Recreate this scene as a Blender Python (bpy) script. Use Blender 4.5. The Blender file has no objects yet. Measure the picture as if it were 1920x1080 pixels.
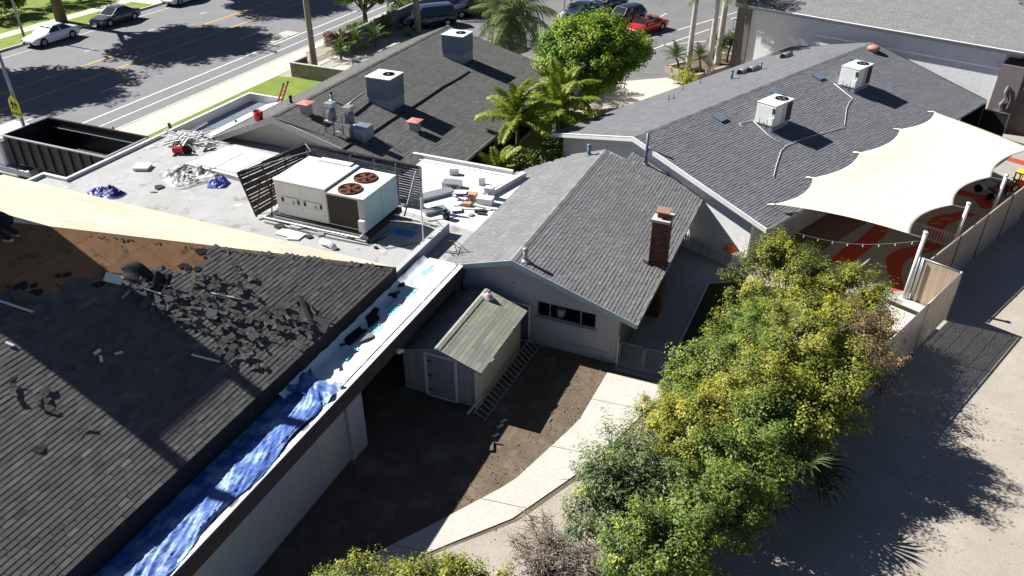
import bpy, bmesh, math, random
import numpy as np
from mathutils import Vector, Matrix

random.seed(11); rng = np.random.default_rng(5)
sc = bpy.context.scene
COL = sc.collection
V = Vector
rad = math.radians

# ------------------------------------------------------------------ camera
CAM = V((5.95, -23.85, 19.0)); YAW = rad(23.4); PITCH = rad(32.6); FPX = 1490.0
cd = bpy.data.cameras.new('camera'); cam = bpy.data.objects.new('camera', cd); COL.objects.link(cam)
cam.location = CAM; cam.rotation_euler = (math.pi/2 - PITCH, 0, YAW)
cd.sensor_width = 36.0; cd.lens = 36.0*FPX/1920.0; cd.clip_start = 0.1; cd.clip_end = 1200
sc.camera = cam
sc.render.resolution_x = 1024; sc.render.resolution_y = 576

# ------------------------------------------------------------------ light
LIGHT = V((1.2, -0.05, -1.0)).normalized()          # the way the sunlight travels
w = bpy.data.worlds.new('World'); sc.world = w; w.use_nodes = True
nt = w.node_tree; bg = nt.nodes['Background']
sky = nt.nodes.new('ShaderNodeTexSky'); sky.sky_type = 'NISHITA'; sky.sun_disc = False
sky.sun_elevation = math.asin(-LIGHT.z); sky.sun_rotation = math.atan2(-LIGHT.x, -LIGHT.y)
nt.links.new(sky.outputs[0], bg.inputs[0]); bg.inputs[1].default_value = 0.05
sky.altitude = 300; sky.air_density = 0.42; sky.dust_density = 0.3; sky.ozone_density = 1.0
sd = bpy.data.lights.new('sun', 'SUN'); sun = bpy.data.objects.new('sun', sd); COL.objects.link(sun)
sd.energy = 5.0; sd.angle = rad(0.5); sd.color = (1.0, 0.975, 0.935)
sun.rotation_euler = LIGHT.to_track_quat('-Z', 'Y').to_euler(); sun.location = (-30, 0, 40)
vs = sc.view_settings; vs.view_transform = 'Standard'; vs.look = 'None'; vs.gamma = 1; vs.exposure = 1.1
try: vs.use_curve_mapping = False
except Exception: pass

# ------------------------------------------------------------------ survey helper: a picture point and a height give a place
_f = V((-math.sin(YAW)*math.cos(PITCH), math.cos(YAW)*math.cos(PITCH), -math.sin(PITCH)))
_r = V((math.cos(YAW), math.sin(YAW), 0)); _u = _r.cross(_f)
def ray(x, y): return (_f*FPX + _r*(x-960) - _u*(y-540)).normalized()
def at(x, y, z=0.0):
    d = ray(x, y); return CAM + d*((z-CAM.z)/d.z)
def onp(x, y, p, n):
    d = ray(x, y); n = V(n); return CAM + d*((V(p)-CAM).dot(n)/d.dot(n))
def hz(x, y, b):
    d = ray(x, y); t = ((b.x-CAM.x)*d.x+(b.y-CAM.y)*d.y)/(d.x*d.x+d.y*d.y); return CAM.z+d.z*t

# ------------------------------------------------------------------ mesh builder
class MB:
    def __init__(s): s.v = []; s.f = []; s.t = []; s.m = []
    def add(s, vs, fs, t=.5, m=0):
        k = len(s.v); s.v.extend([tuple(p) for p in vs])
        for f in fs: s.f.append(tuple(i+k for i in f)); s.t.append(t); s.m.append(m)
        return s
    def poly(s, pts, t=.5, m=0): return s.add(pts, [tuple(range(len(pts)))], t, m)
    def box(s, c, d, rz=0, M=None, t=.5, m=0):
        x, y, z = d[0]/2, d[1]/2, d[2]/2; c = V(c)
        pts = [V((a, b, e)) for e in (-z, z) for a, b in ((-x, -y), (x, -y), (x, y), (-x, y))]
        if rz: M = Matrix.Rotation(rz, 3, 'Z')
        if M is not None: pts = [M @ p for p in pts]
        return s.add([c+p for p in pts], [(3, 2, 1, 0), (4, 5, 6, 7), (0, 1, 5, 4), (1, 2, 6, 5), (2, 3, 7, 6), (3, 0, 4, 7)], t, m)
    def bb(s, x0, x1, y0, y1, z0, z1, t=.5, m=0):
        return s.box(((x0+x1)/2, (y0+y1)/2, (z0+z1)/2), (abs(x1-x0), abs(y1-y0), abs(z1-z0)), t=t, m=m)
    def ext(s, poly, vec, t=.5, m=0):
        n = len(poly); vec = V(vec); a = [V(p) for p in poly]; b = [p+vec for p in a]
        fs = [tuple(range(n-1, -1, -1)), tuple(range(n, 2*n))]+[(i, (i+1) % n, n+(i+1) % n, n+i) for i in range(n)]
        return s.add(a+b, fs, t, m)
    def tube(s, pts, r, n=8, caps=True, t=.5, m=0):
        pts = [V(p) for p in pts]; k = len(pts)
        if not hasattr(r, '__len__'): r = [r]*k
        vs = []; prev = None
        for i, p in enumerate(pts):
            d = (pts[min(i+1, k-1)]-pts[max(i-1, 0)])
            d = d.normalized() if d.length > 1e-9 else V((0, 0, 1))
            if prev is None: a = d.orthogonal().normalized()
            else:
                a = prev-d*prev.dot(d); a = a.normalized() if a.length > 1e-6 else d.orthogonal().normalized()
            prev = a; b = d.cross(a)
            vs += [p+(a*math.cos(q)+b*math.sin(q))*r[i] for q in (2*math.pi*j/n for j in range(n))]
        fs = [(i*n+j, i*n+(j+1) % n, (i+1)*n+(j+1) % n, (i+1)*n+j) for i in range(k-1) for j in range(n)]
        if caps: fs += [tuple(range(n-1, -1, -1)), tuple(range((k-1)*n, k*n))]
        return s.add(vs, fs, t, m)
    def lathe(s, prof, c=(0, 0, 0), n=16, M=None, t=.5, m=0):
        c = V(c); vs = []
        for r, z in prof:
            for j in range(n):
                q = 2*math.pi*j/n; p = V((r*math.cos(q), r*math.sin(q), z)); vs.append(c+(M @ p if M is not None else p))
        k = len(prof)
        fs = [(i*n+j, i*n+(j+1) % n, (i+1)*n+(j+1) % n, (i+1)*n+j) for i in range(k-1) for j in range(n)]
        if prof[0][0] > 1e-6: fs.append(tuple(range(n-1, -1, -1)))
        if prof[-1][0] > 1e-6: fs.append(tuple(range((k-1)*n, k*n)))
        return s.add(vs, fs, t, m)
    def grid(s, fn, nu, nv, t=.5, m=0):
        vs = [fn(i/nu, j/nv) for j in range(nv+1) for i in range(nu+1)]
        fs = [(j*(nu+1)+i, j*(nu+1)+i+1, (j+1)*(nu+1)+i+1, (j+1)*(nu+1)+i) for j in range(nv) for i in range(nu)]
        return s.add(vs, fs, t, m)
    def mesh(s, name, mats, smooth=False):
        me = bpy.data.meshes.new(name); me.from_pydata(s.v, [], s.f)
        if not isinstance(mats, (list, tuple)): mats = [mats]
        for q in mats: me.materials.append(q)
        a = me.attributes.new('tint', 'FLOAT', 'FACE'); a.data.foreach_set('value', np.array(s.t, dtype=np.float32))
        if len(mats) > 1: me.polygons.foreach_set('material_index', np.array(s.m, dtype=np.int32))
        if smooth: me.polygons.foreach_set('use_smooth', np.ones(len(me.polygons), dtype=bool))
        me.update(); return me
    def build(s, name, mats, parent=None, smooth=False, bevel=0):
        o = bpy.data.objects.new(name, s.mesh(name, mats, smooth)); COL.objects.link(o)
        if parent is not None: o.parent = parent
        if bevel:
            b = o.modifiers.new('bevel', 'BEVEL'); b.width = bevel; b.segments = 2; b.limit_method = 'ANGLE'
        return o

def tag(o, label, cat, group=None):
    o['label'] = label; o['category'] = cat
    if group: o['group'] = group
    return o
def thing(name, label, cat, loc=(0, 0, 0), rz=0, group=None):
    o = bpy.data.objects.new(name, None); COL.objects.link(o); o.empty_display_size = .3
    o.location = loc; o.rotation_euler = (0, 0, rz); return tag(o, label, cat, group)
def struct(o): o['kind'] = 'structure'; return o
def stuff(o): o['kind'] = 'stuff'; return o
def inst(name, mesh, parent=None, loc=(0, 0, 0), rot=None, scale=None):
    o = bpy.data.objects.new(name, mesh); COL.objects.link(o)
    if parent is not None: o.parent = parent
    if rot is not None: o.rotation_euler = rot
    o.location = loc
    if scale is not None: o.scale = scale if hasattr(scale, '__len__') else (scale,)*3
    return o
def copy_tree(o, parent=None):
    c = o.copy(); COL.objects.link(c); c.parent = parent
    for ch in list(o.children): copy_tree(ch, c)
    return c

# ------------------------------------------------------------------ materials
MATS = {}
def mat(name, c, c2=None, scale=2.0, rough=.85, bump=0, bscale=60, tint=0, metal=0, spec=.3, stain=None, ramp=None, trans=0, stretch=None, coat=0, obj=False):
    m = bpy.data.materials.new(name); m.use_nodes = True; MATS[name] = m
    nt = m.node_tree; N = nt.nodes; L = nt.links; bs = N['Principled BSDF']
    def nd(t, **k):
        n = N.new(t)
        for a, b in k.items(): setattr(n, a, b)
        return n
    if obj:
        pos = nd('ShaderNodeTexCoord').outputs['Object']
    else:
        pos = nd('ShaderNodeNewGeometry').outputs['Position']
    if stretch:
        mp = nd('ShaderNodeMapping'); mp.inputs['Scale'].default_value = stretch[:3]
        if len(stretch) > 3: mp.inputs['Rotation'].default_value = (0, 0, stretch[3])
        L.new(pos, mp.inputs[0]); pos = mp.outputs[0]
    def noise(sc_, det=6, r=.6):
        n = nd('ShaderNodeTexNoise'); n.inputs['Scale'].default_value = sc_; n.inputs['Detail'].default_value = det
        n.inputs['Roughness'].default_value = r; L.new(pos, n.inputs['Vector']); return n.outputs['Fac']
    def rmp(f, a, b):
        q = nd('ShaderNodeMapRange'); q.inputs['From Min'].default_value = a; q.inputs['From Max'].default_value = b
        L.new(f, q.inputs['Value']); return q.outputs[0]
    def mix(f, a, b, mode='MIX'):
        q = nd('ShaderNodeMix', data_type='RGBA', blend_type=mode)
        if isinstance(f, (int, float)): q.inputs['Factor'].default_value = f
        else: L.new(f, q.inputs['Factor'])
        for s_, k in ((a, 6), (b, 7)):
            if isinstance(s_, (tuple, list)): q.inputs[k].default_value = (*s_[:3], 1)
            else: L.new(s_, q.inputs[k])
        return q.outputs[2]
    if c2 is None: c2 = tuple(x*.78 for x in c)
    if ramp:
        at_ = nd('ShaderNodeAttribute', attribute_name='tint')
        cr = nd('ShaderNodeValToRGB'); e = cr.color_ramp.elements
        while len(e) > 1: e.remove(e[-1])
        e[0].position = ramp[0][0]; e[0].color = (*ramp[0][1], 1)
        for p_, q_ in ramp[1:]:
            k = e.new(p_); k.color = (*q_, 1)
        L.new(at_.outputs['Fac'], cr.inputs[0]); col = cr.outputs[0]
        col = mix(rmp(noise(scale), .35, .65), col, mix(.42, col, c2), 'MIX') if scale else col
    else:
        col = mix(rmp(noise(scale), .3, .7), c, c2)
        col = mix(.35, col, mix(rmp(noise(scale*9, 4), .3, .7), (1, 1, 1), (.55, .55, .55)), 'MULTIPLY')
    if tint:
        at_ = nd('ShaderNodeAttribute', attribute_name='tint')
        tm = nd('ShaderNodeMapRange'); tm.inputs['To Min'].default_value = 1-tint; tm.inputs['To Max'].default_value = 1+tint
        L.new(at_.outputs['Fac'], tm.inputs['Value'])
        vm = nd('ShaderNodeVectorMath', operation='SCALE'); L.new(col, vm.inputs[0]); L.new(tm.outputs[0], vm.inputs['Scale']); col = vm.outputs[0]
    if stain:
        for sc_, lo, hi, cc in stain:
            col = mix(rmp(noise(sc_, 8, .65), lo, hi), col, cc)
    L.new(col, bs.inputs['Base Color'])
    bs.inputs['Roughness'].default_value = rough; bs.inputs['Metallic'].default_value = metal
    bs.inputs['Specular IOR Level'].default_value = spec
    if coat: bs.inputs['Coat Weight'].default_value = coat; bs.inputs['Coat Roughness'].default_value = .05
    if bump:
        b = nd('ShaderNodeBump'); b.inputs['Strength'].default_value = bump; b.inputs['Distance'].default_value = .02
        L.new(noise(bscale, 5), b.inputs['Height']); L.new(b.outputs[0], bs.inputs['Normal'])
    if trans:
        tl = nd('ShaderNodeBsdfTranslucent'); L.new(col, tl.inputs[0]); ms = nd('ShaderNodeMixShader'); ms.inputs[0].default_value = trans
        L.new(bs.outputs[0], ms.inputs[1]); L.new(tl.outputs[0], ms.inputs[2]); L.new(ms.outputs[0], N['Material Output'].inputs[0])
    return m
def glassmat(name, tintc=(.02, .025, .03), clear=.0):
    m = bpy.data.materials.new(name); m.use_nodes = True; nt = m.node_tree; bs = nt.nodes['Principled BSDF']
    bs.inputs['Base Color'].default_value = (*tintc, 1); bs.inputs['Roughness'].default_value = .06; bs.inputs['Specular IOR Level'].default_value = .6
    if clear:
        tr = nt.nodes.new('ShaderNodeBsdfTransparent'); ms = nt.nodes.new('ShaderNodeMixShader'); ms.inputs[0].default_value = clear
        nt.links.new(bs.outputs[0], ms.inputs[1]); nt.links.new(tr.outputs[0], ms.inputs[2]); nt.links.new(ms.outputs[0], nt.nodes['Material Output'].inputs[0])
    MATS[name] = m; return m

G = lambda x: (x, x, x)
M_dirt = mat('pale_dirt', (.40, .36, .30), (.33, .295, .245), .9, .95, .7, 22, stain=[(.22, .48, .72, (.30, .268, .22)), (2.2, .56, .72, (.285, .252, .205)), (9, .60, .70, (.20, .178, .145))])
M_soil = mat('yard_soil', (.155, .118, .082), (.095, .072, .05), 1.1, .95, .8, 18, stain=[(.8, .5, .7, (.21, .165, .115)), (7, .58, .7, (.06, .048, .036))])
M_asph = mat('asphalt', (.20, .20, .205), (.175, .175, .18), .35, .9, .25, 120, stain=[(.15, .5, .8, (.16, .16, .165)), (1.2, .66, .8, (.24, .24, .24))])
M_lot = mat('lot_asphalt', (.185, .18, .175), (.15, .15, .15), .3, .9, .25, 120, stain=[(.5, .55, .75, (.095, .095, .1))])
M_conc = mat('concrete', (.52, .49, .44), (.47, .44, .39), .8, .9, .2, 60, stain=[(.6, .6, .85, (.40, .375, .33))])
M_concd = mat('old_concrete', (.36, .36, .36), (.29, .29, .30), .9, .9, .2, 60)
M_concp = mat('sidewalk_concrete', (.60, .54, .45), (.52, .46, .38), .8, .9, .2, 60)
M_kerb = mat('kerb', (.50, .48, .43), (.40, .38, .34), 1.5, .9)
M_joint = mat('joint', (.2, .19, .17))
M_grass = mat('lawn', (.20, .26, .035), (.12, .19, .025), .9, .95, .6, 30, stain=[(.7, .55, .75, (.26, .25, .06))])
M_turf = mat('dark_turf', (.018, .055, .018), (.012, .04, .014), 3, .95, .6, 60)
M_paint = mat('white_paint', (.72, .72, .70), (.62, .62, .60), 4, .8, stain=[(9, .58, .7, (.4, .4, .4))])
M_yel = mat('yellow_paint', (.62, .36, .06), (.52, .30, .06), 4, .8)
M_red = mat('red_rubber', (.42, .060, .036), (.36, .05, .03), 2, .9, .2, 80)
M_grey = mat('grey_rubber', (.34, .325, .285), (.29, .28, .245), 1, .9, .2, 80)
M_brownp = mat('brown_rubber', (.19, .13, .085), (.155, .105, .07), 1, .9)
# roofs
def shing(name, lo, mi, hi, c2): return mat(name, G(.1), c2, 1.1, .95, .5, 90, ramp=[(0, lo), (.5, mi), (1, hi)], spec=.15, stain=[(.28, .56, .80, tuple(x*.78 for x in mi)), (6, .66, .76, tuple(x*1.25 for x in mi))])
M_shM = shing('mauve_grey_shingle', (.148, .146, .150), (.190, .187, .190), (.24, .235, .236), (.135, .133, .137))
M_shR = shing('blue_grey_shingle', (.115, .118, .127), (.150, .153, .163), (.195, .198, .208), (.112, .116, .125))
M_shB = shing('charcoal_shingle', (.080, .080, .077), (.118, .118, .112), (.17, .168, .16), (.075, .076, .073))
M_shX = shing('black_shingle', (.065, .063, .060), (.115, .111, .104), (.19, .18, .162), (.085, .082, .078))
M_shT = shing('light_grey_shingle', (.165, .165, .166), (.205, .204, .203), (.26, .257, .254), (.155, .155, .155))
M_shS = shing('green_grey_shingle', (.20, .205, .165), (.25, .255, .205), (.32, .32, .26), (.19, .19, .155))
M_felt = mat('black_felt', (.02, .02, .022), (.014, .014, .016), 1.5, .9, .5, 20, stain=[(3, .6, .7, (.045, .043, .04))])
M_ply = mat('fresh_plywood', (.66, .565, .43), (.58, .485, .36), 1.2, .8, .15, 40, stretch=(1.5, 9, 1), tint=.08, stain=[(14, .68, .78, (.55, .44, .3))])
M_plyo = mat('old_plywood', (.29, .155, .07), (.215, .115, .053), 1.5, .9, .3, 30, tint=.16, stain=[(2.5, .58, .66, (.07, .05, .035)), (7, .62, .7, (.36, .25, .15))])
M_memb = mat('white_membrane', (.38, .38, .38), (.33, .33, .33), .7, .7, .15, 20, stain=[(.35, .5, .7, (.30, .295, .28)), (1.3, .57, .66, (.21, .20, .175)), (.9, .62, .7, (.58, .58, .57))])
M_membc = mat('clean_membrane', (.66, .66, .66), (.58, .58, .58), .7, .6, .1, 20, stain=[(1.4, .6, .8, (.62, .62, .61))])
M_under = mat('white_underlayment', (.80, .82, .84), (.74, .77, .80), 1, .55, .2, 10)
M_teal = mat('teal_print', (.10, .52, .48), (.12, .6, .55), 8, .7)
M_tarp = mat('blue_tarp', (.075, .15, .42), (.05, .105, .35), 3, .44, .25, 30, spec=.35, stain=[(1.3, .46, .62, (.26, .40, .56))])  # pale blue overlay paints sunlit streaks into the tarp colour
M_tarpd = mat('dark_blue_tarp', (.02, .03, .17), (.03, .04, .22), 3, .4, .3, 12, spec=.5, tint=.3)
# walls
M_stM = mat('pale_stucco', (.40, .42, .45), (.36, .38, .41), .8, .95, .3, 70, stain=[(.7, .62, .85, (.33, .34, .36))])
M_stC = mat('cream_stucco', (.55, .54, .51), (.50, .49, .46), .7, .95, .3, 70, stain=[(.6, .62, .85, (.44, .43, .41))])
M_stW = mat('white_stucco', (.82, .82, .82), (.78, .78, .78), .5, .95, .2, 70)
M_fasc = mat('plum_fascia', (.075, .055, .06), (.058, .042, .048), 2, .8)
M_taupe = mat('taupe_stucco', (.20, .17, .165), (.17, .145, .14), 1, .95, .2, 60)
M_trim = mat('white_trim', (.70, .71, .72), (.62, .63, .64), 3, .6, stain=[(5, .6, .75, (.5, .5, .5))])
M_trimg = mat('grey_trim', (.45, .45, .45), (.40, .40, .40), 3, .7)
M_blueg = mat('blue_grey_trim', (.42, .50, .55), (.36, .44, .49), 3, .6)
M_brown = mat('dark_wood', (.050, .040, .034), (.032, .026, .022), 4, .85, .4, 40, stain=[(6, .6, .75, (.08, .068, .06))])
M_peel = mat('peeling_boards', (.07, .08, .105), (.045, .05, .065), 5, .85, .3, 30, stretch=(1, 1, 4), stain=[(6, .56, .66, (.20, .21, .225))])
M_brick = mat('brick', (.19, .082, .058), (.13, .055, .042), 6, .9, .4, 80, tint=.35)
M_mort = mat('mortar', (.14, .11, .095))
M_terra = mat('terracotta', (.48, .23, .15), (.40, .18, .12), 5, .8)
M_metal = mat('galvanised', (.42, .44, .46), (.34, .36, .38), 4, .45, metal=.6, stain=[(3, .6, .75, (.3, .26, .22))])
M_hv = mat('hvac_white', (.70, .72, .70), (.63, .65, .63), 1.5, .5, stain=[(3, .62, .8, (.50, .50, .46))])
M_hvt = mat('hvac_teal', (.42, .58, .56), (.38, .53, .52), 1.5, .5, stain=[(3, .62, .75, (.3, .4, .38))])
M_cool = mat('blue_grey_metal', (.165, .21, .27), (.135, .175, .23), 2, .5, metal=.2, stain=[(4, .6, .72, (.2, .23, .26))])
M_duct = mat('duct_metal', (.26, .32, .38), (.2, .25, .3), 2, .4, metal=.4)
M_dark = mat('dark_void', (.012, .012, .013), (.01, .01, .011), 3, .8)
M_coil = mat('condenser_coil', (.045, .037, .03), (.03, .025, .02), 8, .7, .6, 200)
M_rust = mat('rust', (.20, .075, .035), (.11, .045, .025), 7, .9, .4, 60)
M_redcap = mat('faded_red_metal', (.55, .24, .21), (.45, .17, .15), 4, .7)
M_redp = mat('red_plastic', (.50, .03, .025), (.4, .025, .02), 4, .5)
M_sail = mat('cream_sail', (.80, .745, .63), (.77, .715, .60), .5, .8, .06, 9, trans=.28, stain=[(.7, .60, .8, (.75, .68, .54))])
M_white = mat('white_metal', (.78, .77, .75), (.70, .69, .67), 3, .5)
M_fab = mat('tan_screen', (.33, .27, .215), (.29, .235, .185), .8, .9, .2, 60)
M_slat = mat('tan_slat', (.50, .41, .31), (.43, .35, .26), 2, .8, tint=.12)
M_wire = mat('galv_wire', (.38, .39, .40), (.32, .33, .34), 5, .5, metal=.5)
M_shedw = mat('shed_board', (.34, .34, .335), (.29, .29, .29), 1.6, .9, .3, 40, stretch=(6, 6, .8), tint=.1)
M_shedr = mat('shed_side', (.50, .48, .43), (.44, .42, .38), 1.6, .9, .3, 40)
M_picket = mat('picket_board', (.72, .71, .69), (.62, .61, .60), 3, .85, tint=.15)
M_blk = mat('black_steel', (.012, .012, .013), (.02, .019, .018), 2, .5, .2, 20, spec=.4, stain=[(5, .62, .72, (.05, .04, .035))])
M_tyre = mat('tyre', (.015, .015, .016), rough=.9)
M_rim = mat('rim', (.5, .5, .52), (.42, .42, .44), 5, .35, metal=.8)
M_chr = mat('chrome', (.6, .6, .62), rough=.2, metal=.9)
M_lamp = mat('lamp_lens', (.65, .66, .68), rough=.15, spec=.6)
M_tail = mat('tail_lens', (.35, .015, .01), rough=.2, spec=.6)
M_glass = glassmat('car_glass', (.012, .016, .02))
M_shade = mat('windscreen_shade', (.11, .17, .21), (.09, .14, .18), 5, .25, spec=.6)
M_win = glassmat('window_glass', (.01, .01, .012), .8)
def paint(n, c, metal=0): return mat(n, c, tuple(x*.93 for x in c), 1, .28, metal=metal, spec=.5, coat=.6)
M_pw = paint('white_car_paint', (.78, .80, .82)); M_pg = paint('grey_car_paint', (.085, .095, .10), .3); M_pb = paint('blue_car_paint', (.03, .05, .11), .3)
M_pk = paint('black_car_paint', (.014, .016, .022)); M_pr = paint('red_car_paint', (.50, .018, .016)); M_pn = paint('navy_car_paint', (.02, .03, .055), .2)
M_sign = mat('school_sign_yellow', (.72, .70, .02), rough=.5); M_blackp = mat('black_print', (.012, .012, .012))
M_pole = mat('pole_grey', (.30, .32, .34), (.25, .27, .29), 3, .5, metal=.4)
# plants
M_bark = mat('bark', (.16, .12, .09), (.10, .075, .055), 6, .95, .8, 20)
M_palmb = mat('palm_bark', (.30, .26, .21), (.20, .17, .135), 5, .95, .9, 14, stretch=(1, 1, 6))
M_twig = mat('dry_twig', (.30, .24, .18), (.20, .155, .115), 6, .95)
def leaf(n, a, b, c, tr=.3): return mat(n, a, tuple(x*.6 for x in b), 2.2, .5, ramp=[(0, a), (.55, b), (1, c)], trans=tr, spec=.25)
L_ficus = leaf('ficus_leaf', (.04, .105, .010), (.15, .29, .018), (.42, .48, .04))
L_yg = leaf('yellow_green_leaf', (.055, .085, .016), (.205, .240, .036), (.48, .44, .06))
L_g = leaf('green_leaf', (.042, .085, .018), (.155, .230, .040), (.40, .42, .07))
L_grey = leaf('grey_green_leaf', (.045, .078, .030), (.150, .21, .075), (.36, .42, .18))
L_dry = leaf('dry_leaf', (.09, .065, .035), (.21, .15, .075), (.42, .30, .09))
L_palm = leaf('palm_leaf', (.035, .065, .015), (.09, .14, .025), (.20, .25, .035))
L_king = leaf('king_palm_leaf', (.06, .11, .012), (.22, .29, .025), (.48, .48, .05))
L_queen = leaf('queen_palm_leaf', (.08, .115, .045), (.20, .25, .10), (.38, .42, .2))
L_hedge = leaf('hedge_leaf', (.04, .08, .012), (.13, .20, .025), (.24, .30, .045))
L_rusty = leaf('rusty_leaf', (.05, .05, .018), (.16, .075, .03), (.22, .13, .05))
# ------------------------------------------------------------------ shared building helpers
def wm(o):
    m = o.matrix_basis.copy()
    return wm(o.parent) @ o.matrix_parent_inverse @ m if o.parent else m
def wb(mb, name, mats, parent, smooth=False, bevel=0):
    """build a part whose coordinates are given in the world"""
    o = mb.build(name, mats, parent, smooth, bevel); o.matrix_parent_inverse = wm(parent).inverted(); return o
def sheet(name, pts, m, z): return struct(MB().poly([(p[0], p[1], z) for p in pts]).build(name, m))
def inpoly(x, y, P):
    c = False; j = len(P)-1
    for i in range(len(P)):
        if (P[i][1] > y) != (P[j][1] > y) and x < (P[j][0]-P[i][0])*(y-P[i][1])/(P[j][1]-P[i][1])+P[i][0]: c = not c
        j = i
    return c
def clip(poly, f):
    """keep the side of a polygon where f(p) >= 0 (f linear)"""
    out = []
    for i in range(len(poly)):
        a, b = poly[i], poly[(i+1) % len(poly)]; fa, fb = f(a), f(b)
        if fa >= 0: out.append(a)
        if (fa >= 0) != (fb >= 0):
            k = fa/(fa-fb); out.append((a[0]+(b[0]-a[0])*k, a[1]+(b[1]-a[1])*k))
    return out
def shingles(parent, O, e1, e2, L1, L2, m, expo=.145, tab=.305, thick=.016, keep=None, name='shingle_courses', single=0, world=True, lift=.0, bow=.5, seed=3):
    r = random.Random(seed); O = V(O); e1 = V(e1).normalized(); e2 = V(e2).normalized(); n = e1.cross(e2)
    tabs = []
    for k in range(int(L2/expo)):
        s0 = k*expo; a = -r.random()*tab; courset = r.gauss(0, .05)
        wob = r.uniform(-.004, .004)
        while a < L1:
            wd = tab+r.uniform(-.02, .02); a0, a1 = max(a, 0), min(a+wd-.010, L1); a += wd
            if a1-a0 < .05: continue
            if keep and not keep(O+e1*((a0+a1)/2)+e2*(s0+expo/2)): continue
            t = min(1, max(0, .5+courset+r.gauss(0, .13)+(r.random() < .05)*r.uniform(-.4, .4)))
            tabs.append((a0, a1, s0+wob+r.uniform(-.006, .006), t, thick*r.uniform(.7, 1.25)))
    def pts(a0, a1, s0, h):
        s1 = s0+expo+.02; f = .001+lift
        return [(a0, s0, f), (a1, s0, f), (a1, s0, h+lift), (a0, s0, h+lift), (a1, s1, .003+lift), (a0, s1, .003+lift)]
    FS = [(0, 1, 2, 3), (3, 2, 4, 5), (0, 3, 5), (1, 4, 2)]
    sel = set()
    if single:
        dd = sorted(range(len(tabs)), key=lambda i: (O+e1*tabs[i][0]+e2*tabs[i][2]-CAM).length+(0 if vis(O+e1*tabs[i][0]+e2*tabs[i][2]) else 1000))
        sel = set(dd[:single])
    mb = MB()
    base = Matrix((e1, e2, n)).transposed().to_4x4(); variants = {}
    for i, (a0, a1, s0, t, h) in enumerate(tabs):
        if i in sel:
            key = (round((a1-a0)/.02), round(t*5))
            if key not in variants:
                variants[key] = MB().add(pts(0, key[0]*.02, 0, thick), FS, key[1]/5).mesh('shingle', m)
            o = bpy.data.objects.new('shingle', variants[key]); COL.objects.link(o); o.parent = parent
            o.matrix_basis = Matrix.Translation(O+e1*a0+e2*s0) @ base
            if world: o.matrix_parent_inverse = wm(parent).inverted()
        else:
            mb.add([O+e1*p[0]+e2*p[1]+n*p[2] for p in pts(a0, a1, s0, h)], FS, t)
    return stuff(wb(mb, name, m, parent) if world else mb.build(name, m, parent))
def vis(p):
    q = V(p)-CAM; d = q.dot(_f); x = 960+FPX*q.dot(_r)/d; y = 540-FPX*q.dot(_u)/d
    return -10 < x < 1930 and -10 < y < 1090
def topx(p):
    q = V(p)-CAM; d = q.dot(_f); return 960+FPX*q.dot(_r)/d, 540-FPX*q.dot(_u)/d

# ================================================================== GROUND
gx = [(-260, 0), (-59.75, 0), (-59.72, -.15), (-36.78, -.15), (-36.75, 0), (260, 0)]
mb = MB()
for (x0, z0), (x1, z1) in zip(gx[:-1], gx[1:]): mb.poly([(x0, -120, z0), (x1, -120, z1), (x1, 320, z1), (x0, 320, z0)])
struct(mb.build('ground', M_dirt))
sheet('road', [(-59.6, -120), (-36.9, -120), (-36.9, 320), (-59.6, 320)], M_asph, -.146)
ROADM = -.141
def stripe(name, x, y0, y1, wd, m): return sheet(name, [(x-wd/2, y0), (x+wd/2, y0), (x+wd/2, y1), (x-wd/2, y1)], m, ROADM)
stripe('bike_lane_line', -40.05, -60, 160, .15, M_paint); stripe('bike_lane_line', -38.55, -60, 160, .12, M_paint)
stripe('parking_lane_line', -57.9, -60, 160, .10, M_paint)
stripe('turn_lane_line', -50.2, -60, 160, .22, M_yel); stripe('turn_lane_line', -47.2, -60, 160, .22, M_yel)
for k in range(-6, 14):
    stripe('lane_dash', -53.3, 2.0+k*6.9+.4, 2.0+k*6.9+1.3, .12, M_paint); stripe('lane_dash', -43.85, .75+k*7.6, .75+k*7.6+2.2, .12, M_paint)
sheet('utility_patch', [(-41.9, 31.0), (-40.4, 31.0), (-40.4, 35.2), (-41.9, 35.2)], M_kerb, ROADM+.004)
struct(MB().lathe([(0, 0), (.4, 0), (.4, .012), (0, .012)], (-41.1, 33, ROADM+.006), 20).build('manhole_cover', M_concd))
# kerbs, pavements
for x0, x1 in ((-36.95, -36.72), (-59.78, -59.55)):
    for k in range(-10, 40):
        o = MB().bb(x0, x1, k*3.0, k*3.0+2.99, -.2, .02).build('kerb', M_kerb); struct(o)
sheet('parkway_strip', [(-36.72, -120), (-35.7, -120), (-35.7, 320), (-36.72, 320)], M_concp, .006)
for k in range(-2, 40):
    struct(MB().bb(-35.69, -34.15, k*1.8, k*1.8+1.788, -.05, .014+.002*(k % 2)).build('pavement_slab', M_concp))
sheet('verge_grass', [(-34.12, -120), (-33.2, -120), (-33.2, 23.9), (-34.12, 23.9)], M_grass, .01)
sheet('front_lawn', [(-33.19, 13.4), (-24, 13.4), (-24, 24.0), (-33.19, 24.0)], M_grass, .010)
sheet('driveway', [(-36.6, -6), (-26, -6), (-26, 8.6), (-36.6, 8.6)], M_concd, .018)
sheet('far_parkway', [(-62.6, -120), (-59.8, -120), (-59.8, 320), (-62.6, 320)], M_grass, .008)
for k in range(4, 30):
    struct(MB().bb(-64.1, -62.6, k*1.9, k*1.9+1.885, -.05, .02+.002*(k % 2)).build('pavement_slab', M_concp))
sheet('far_driveway', [(-75, 37.5), (-59.8, 37.5), (-59.8, 44), (-75, 44)], M_concp, .026)
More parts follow.
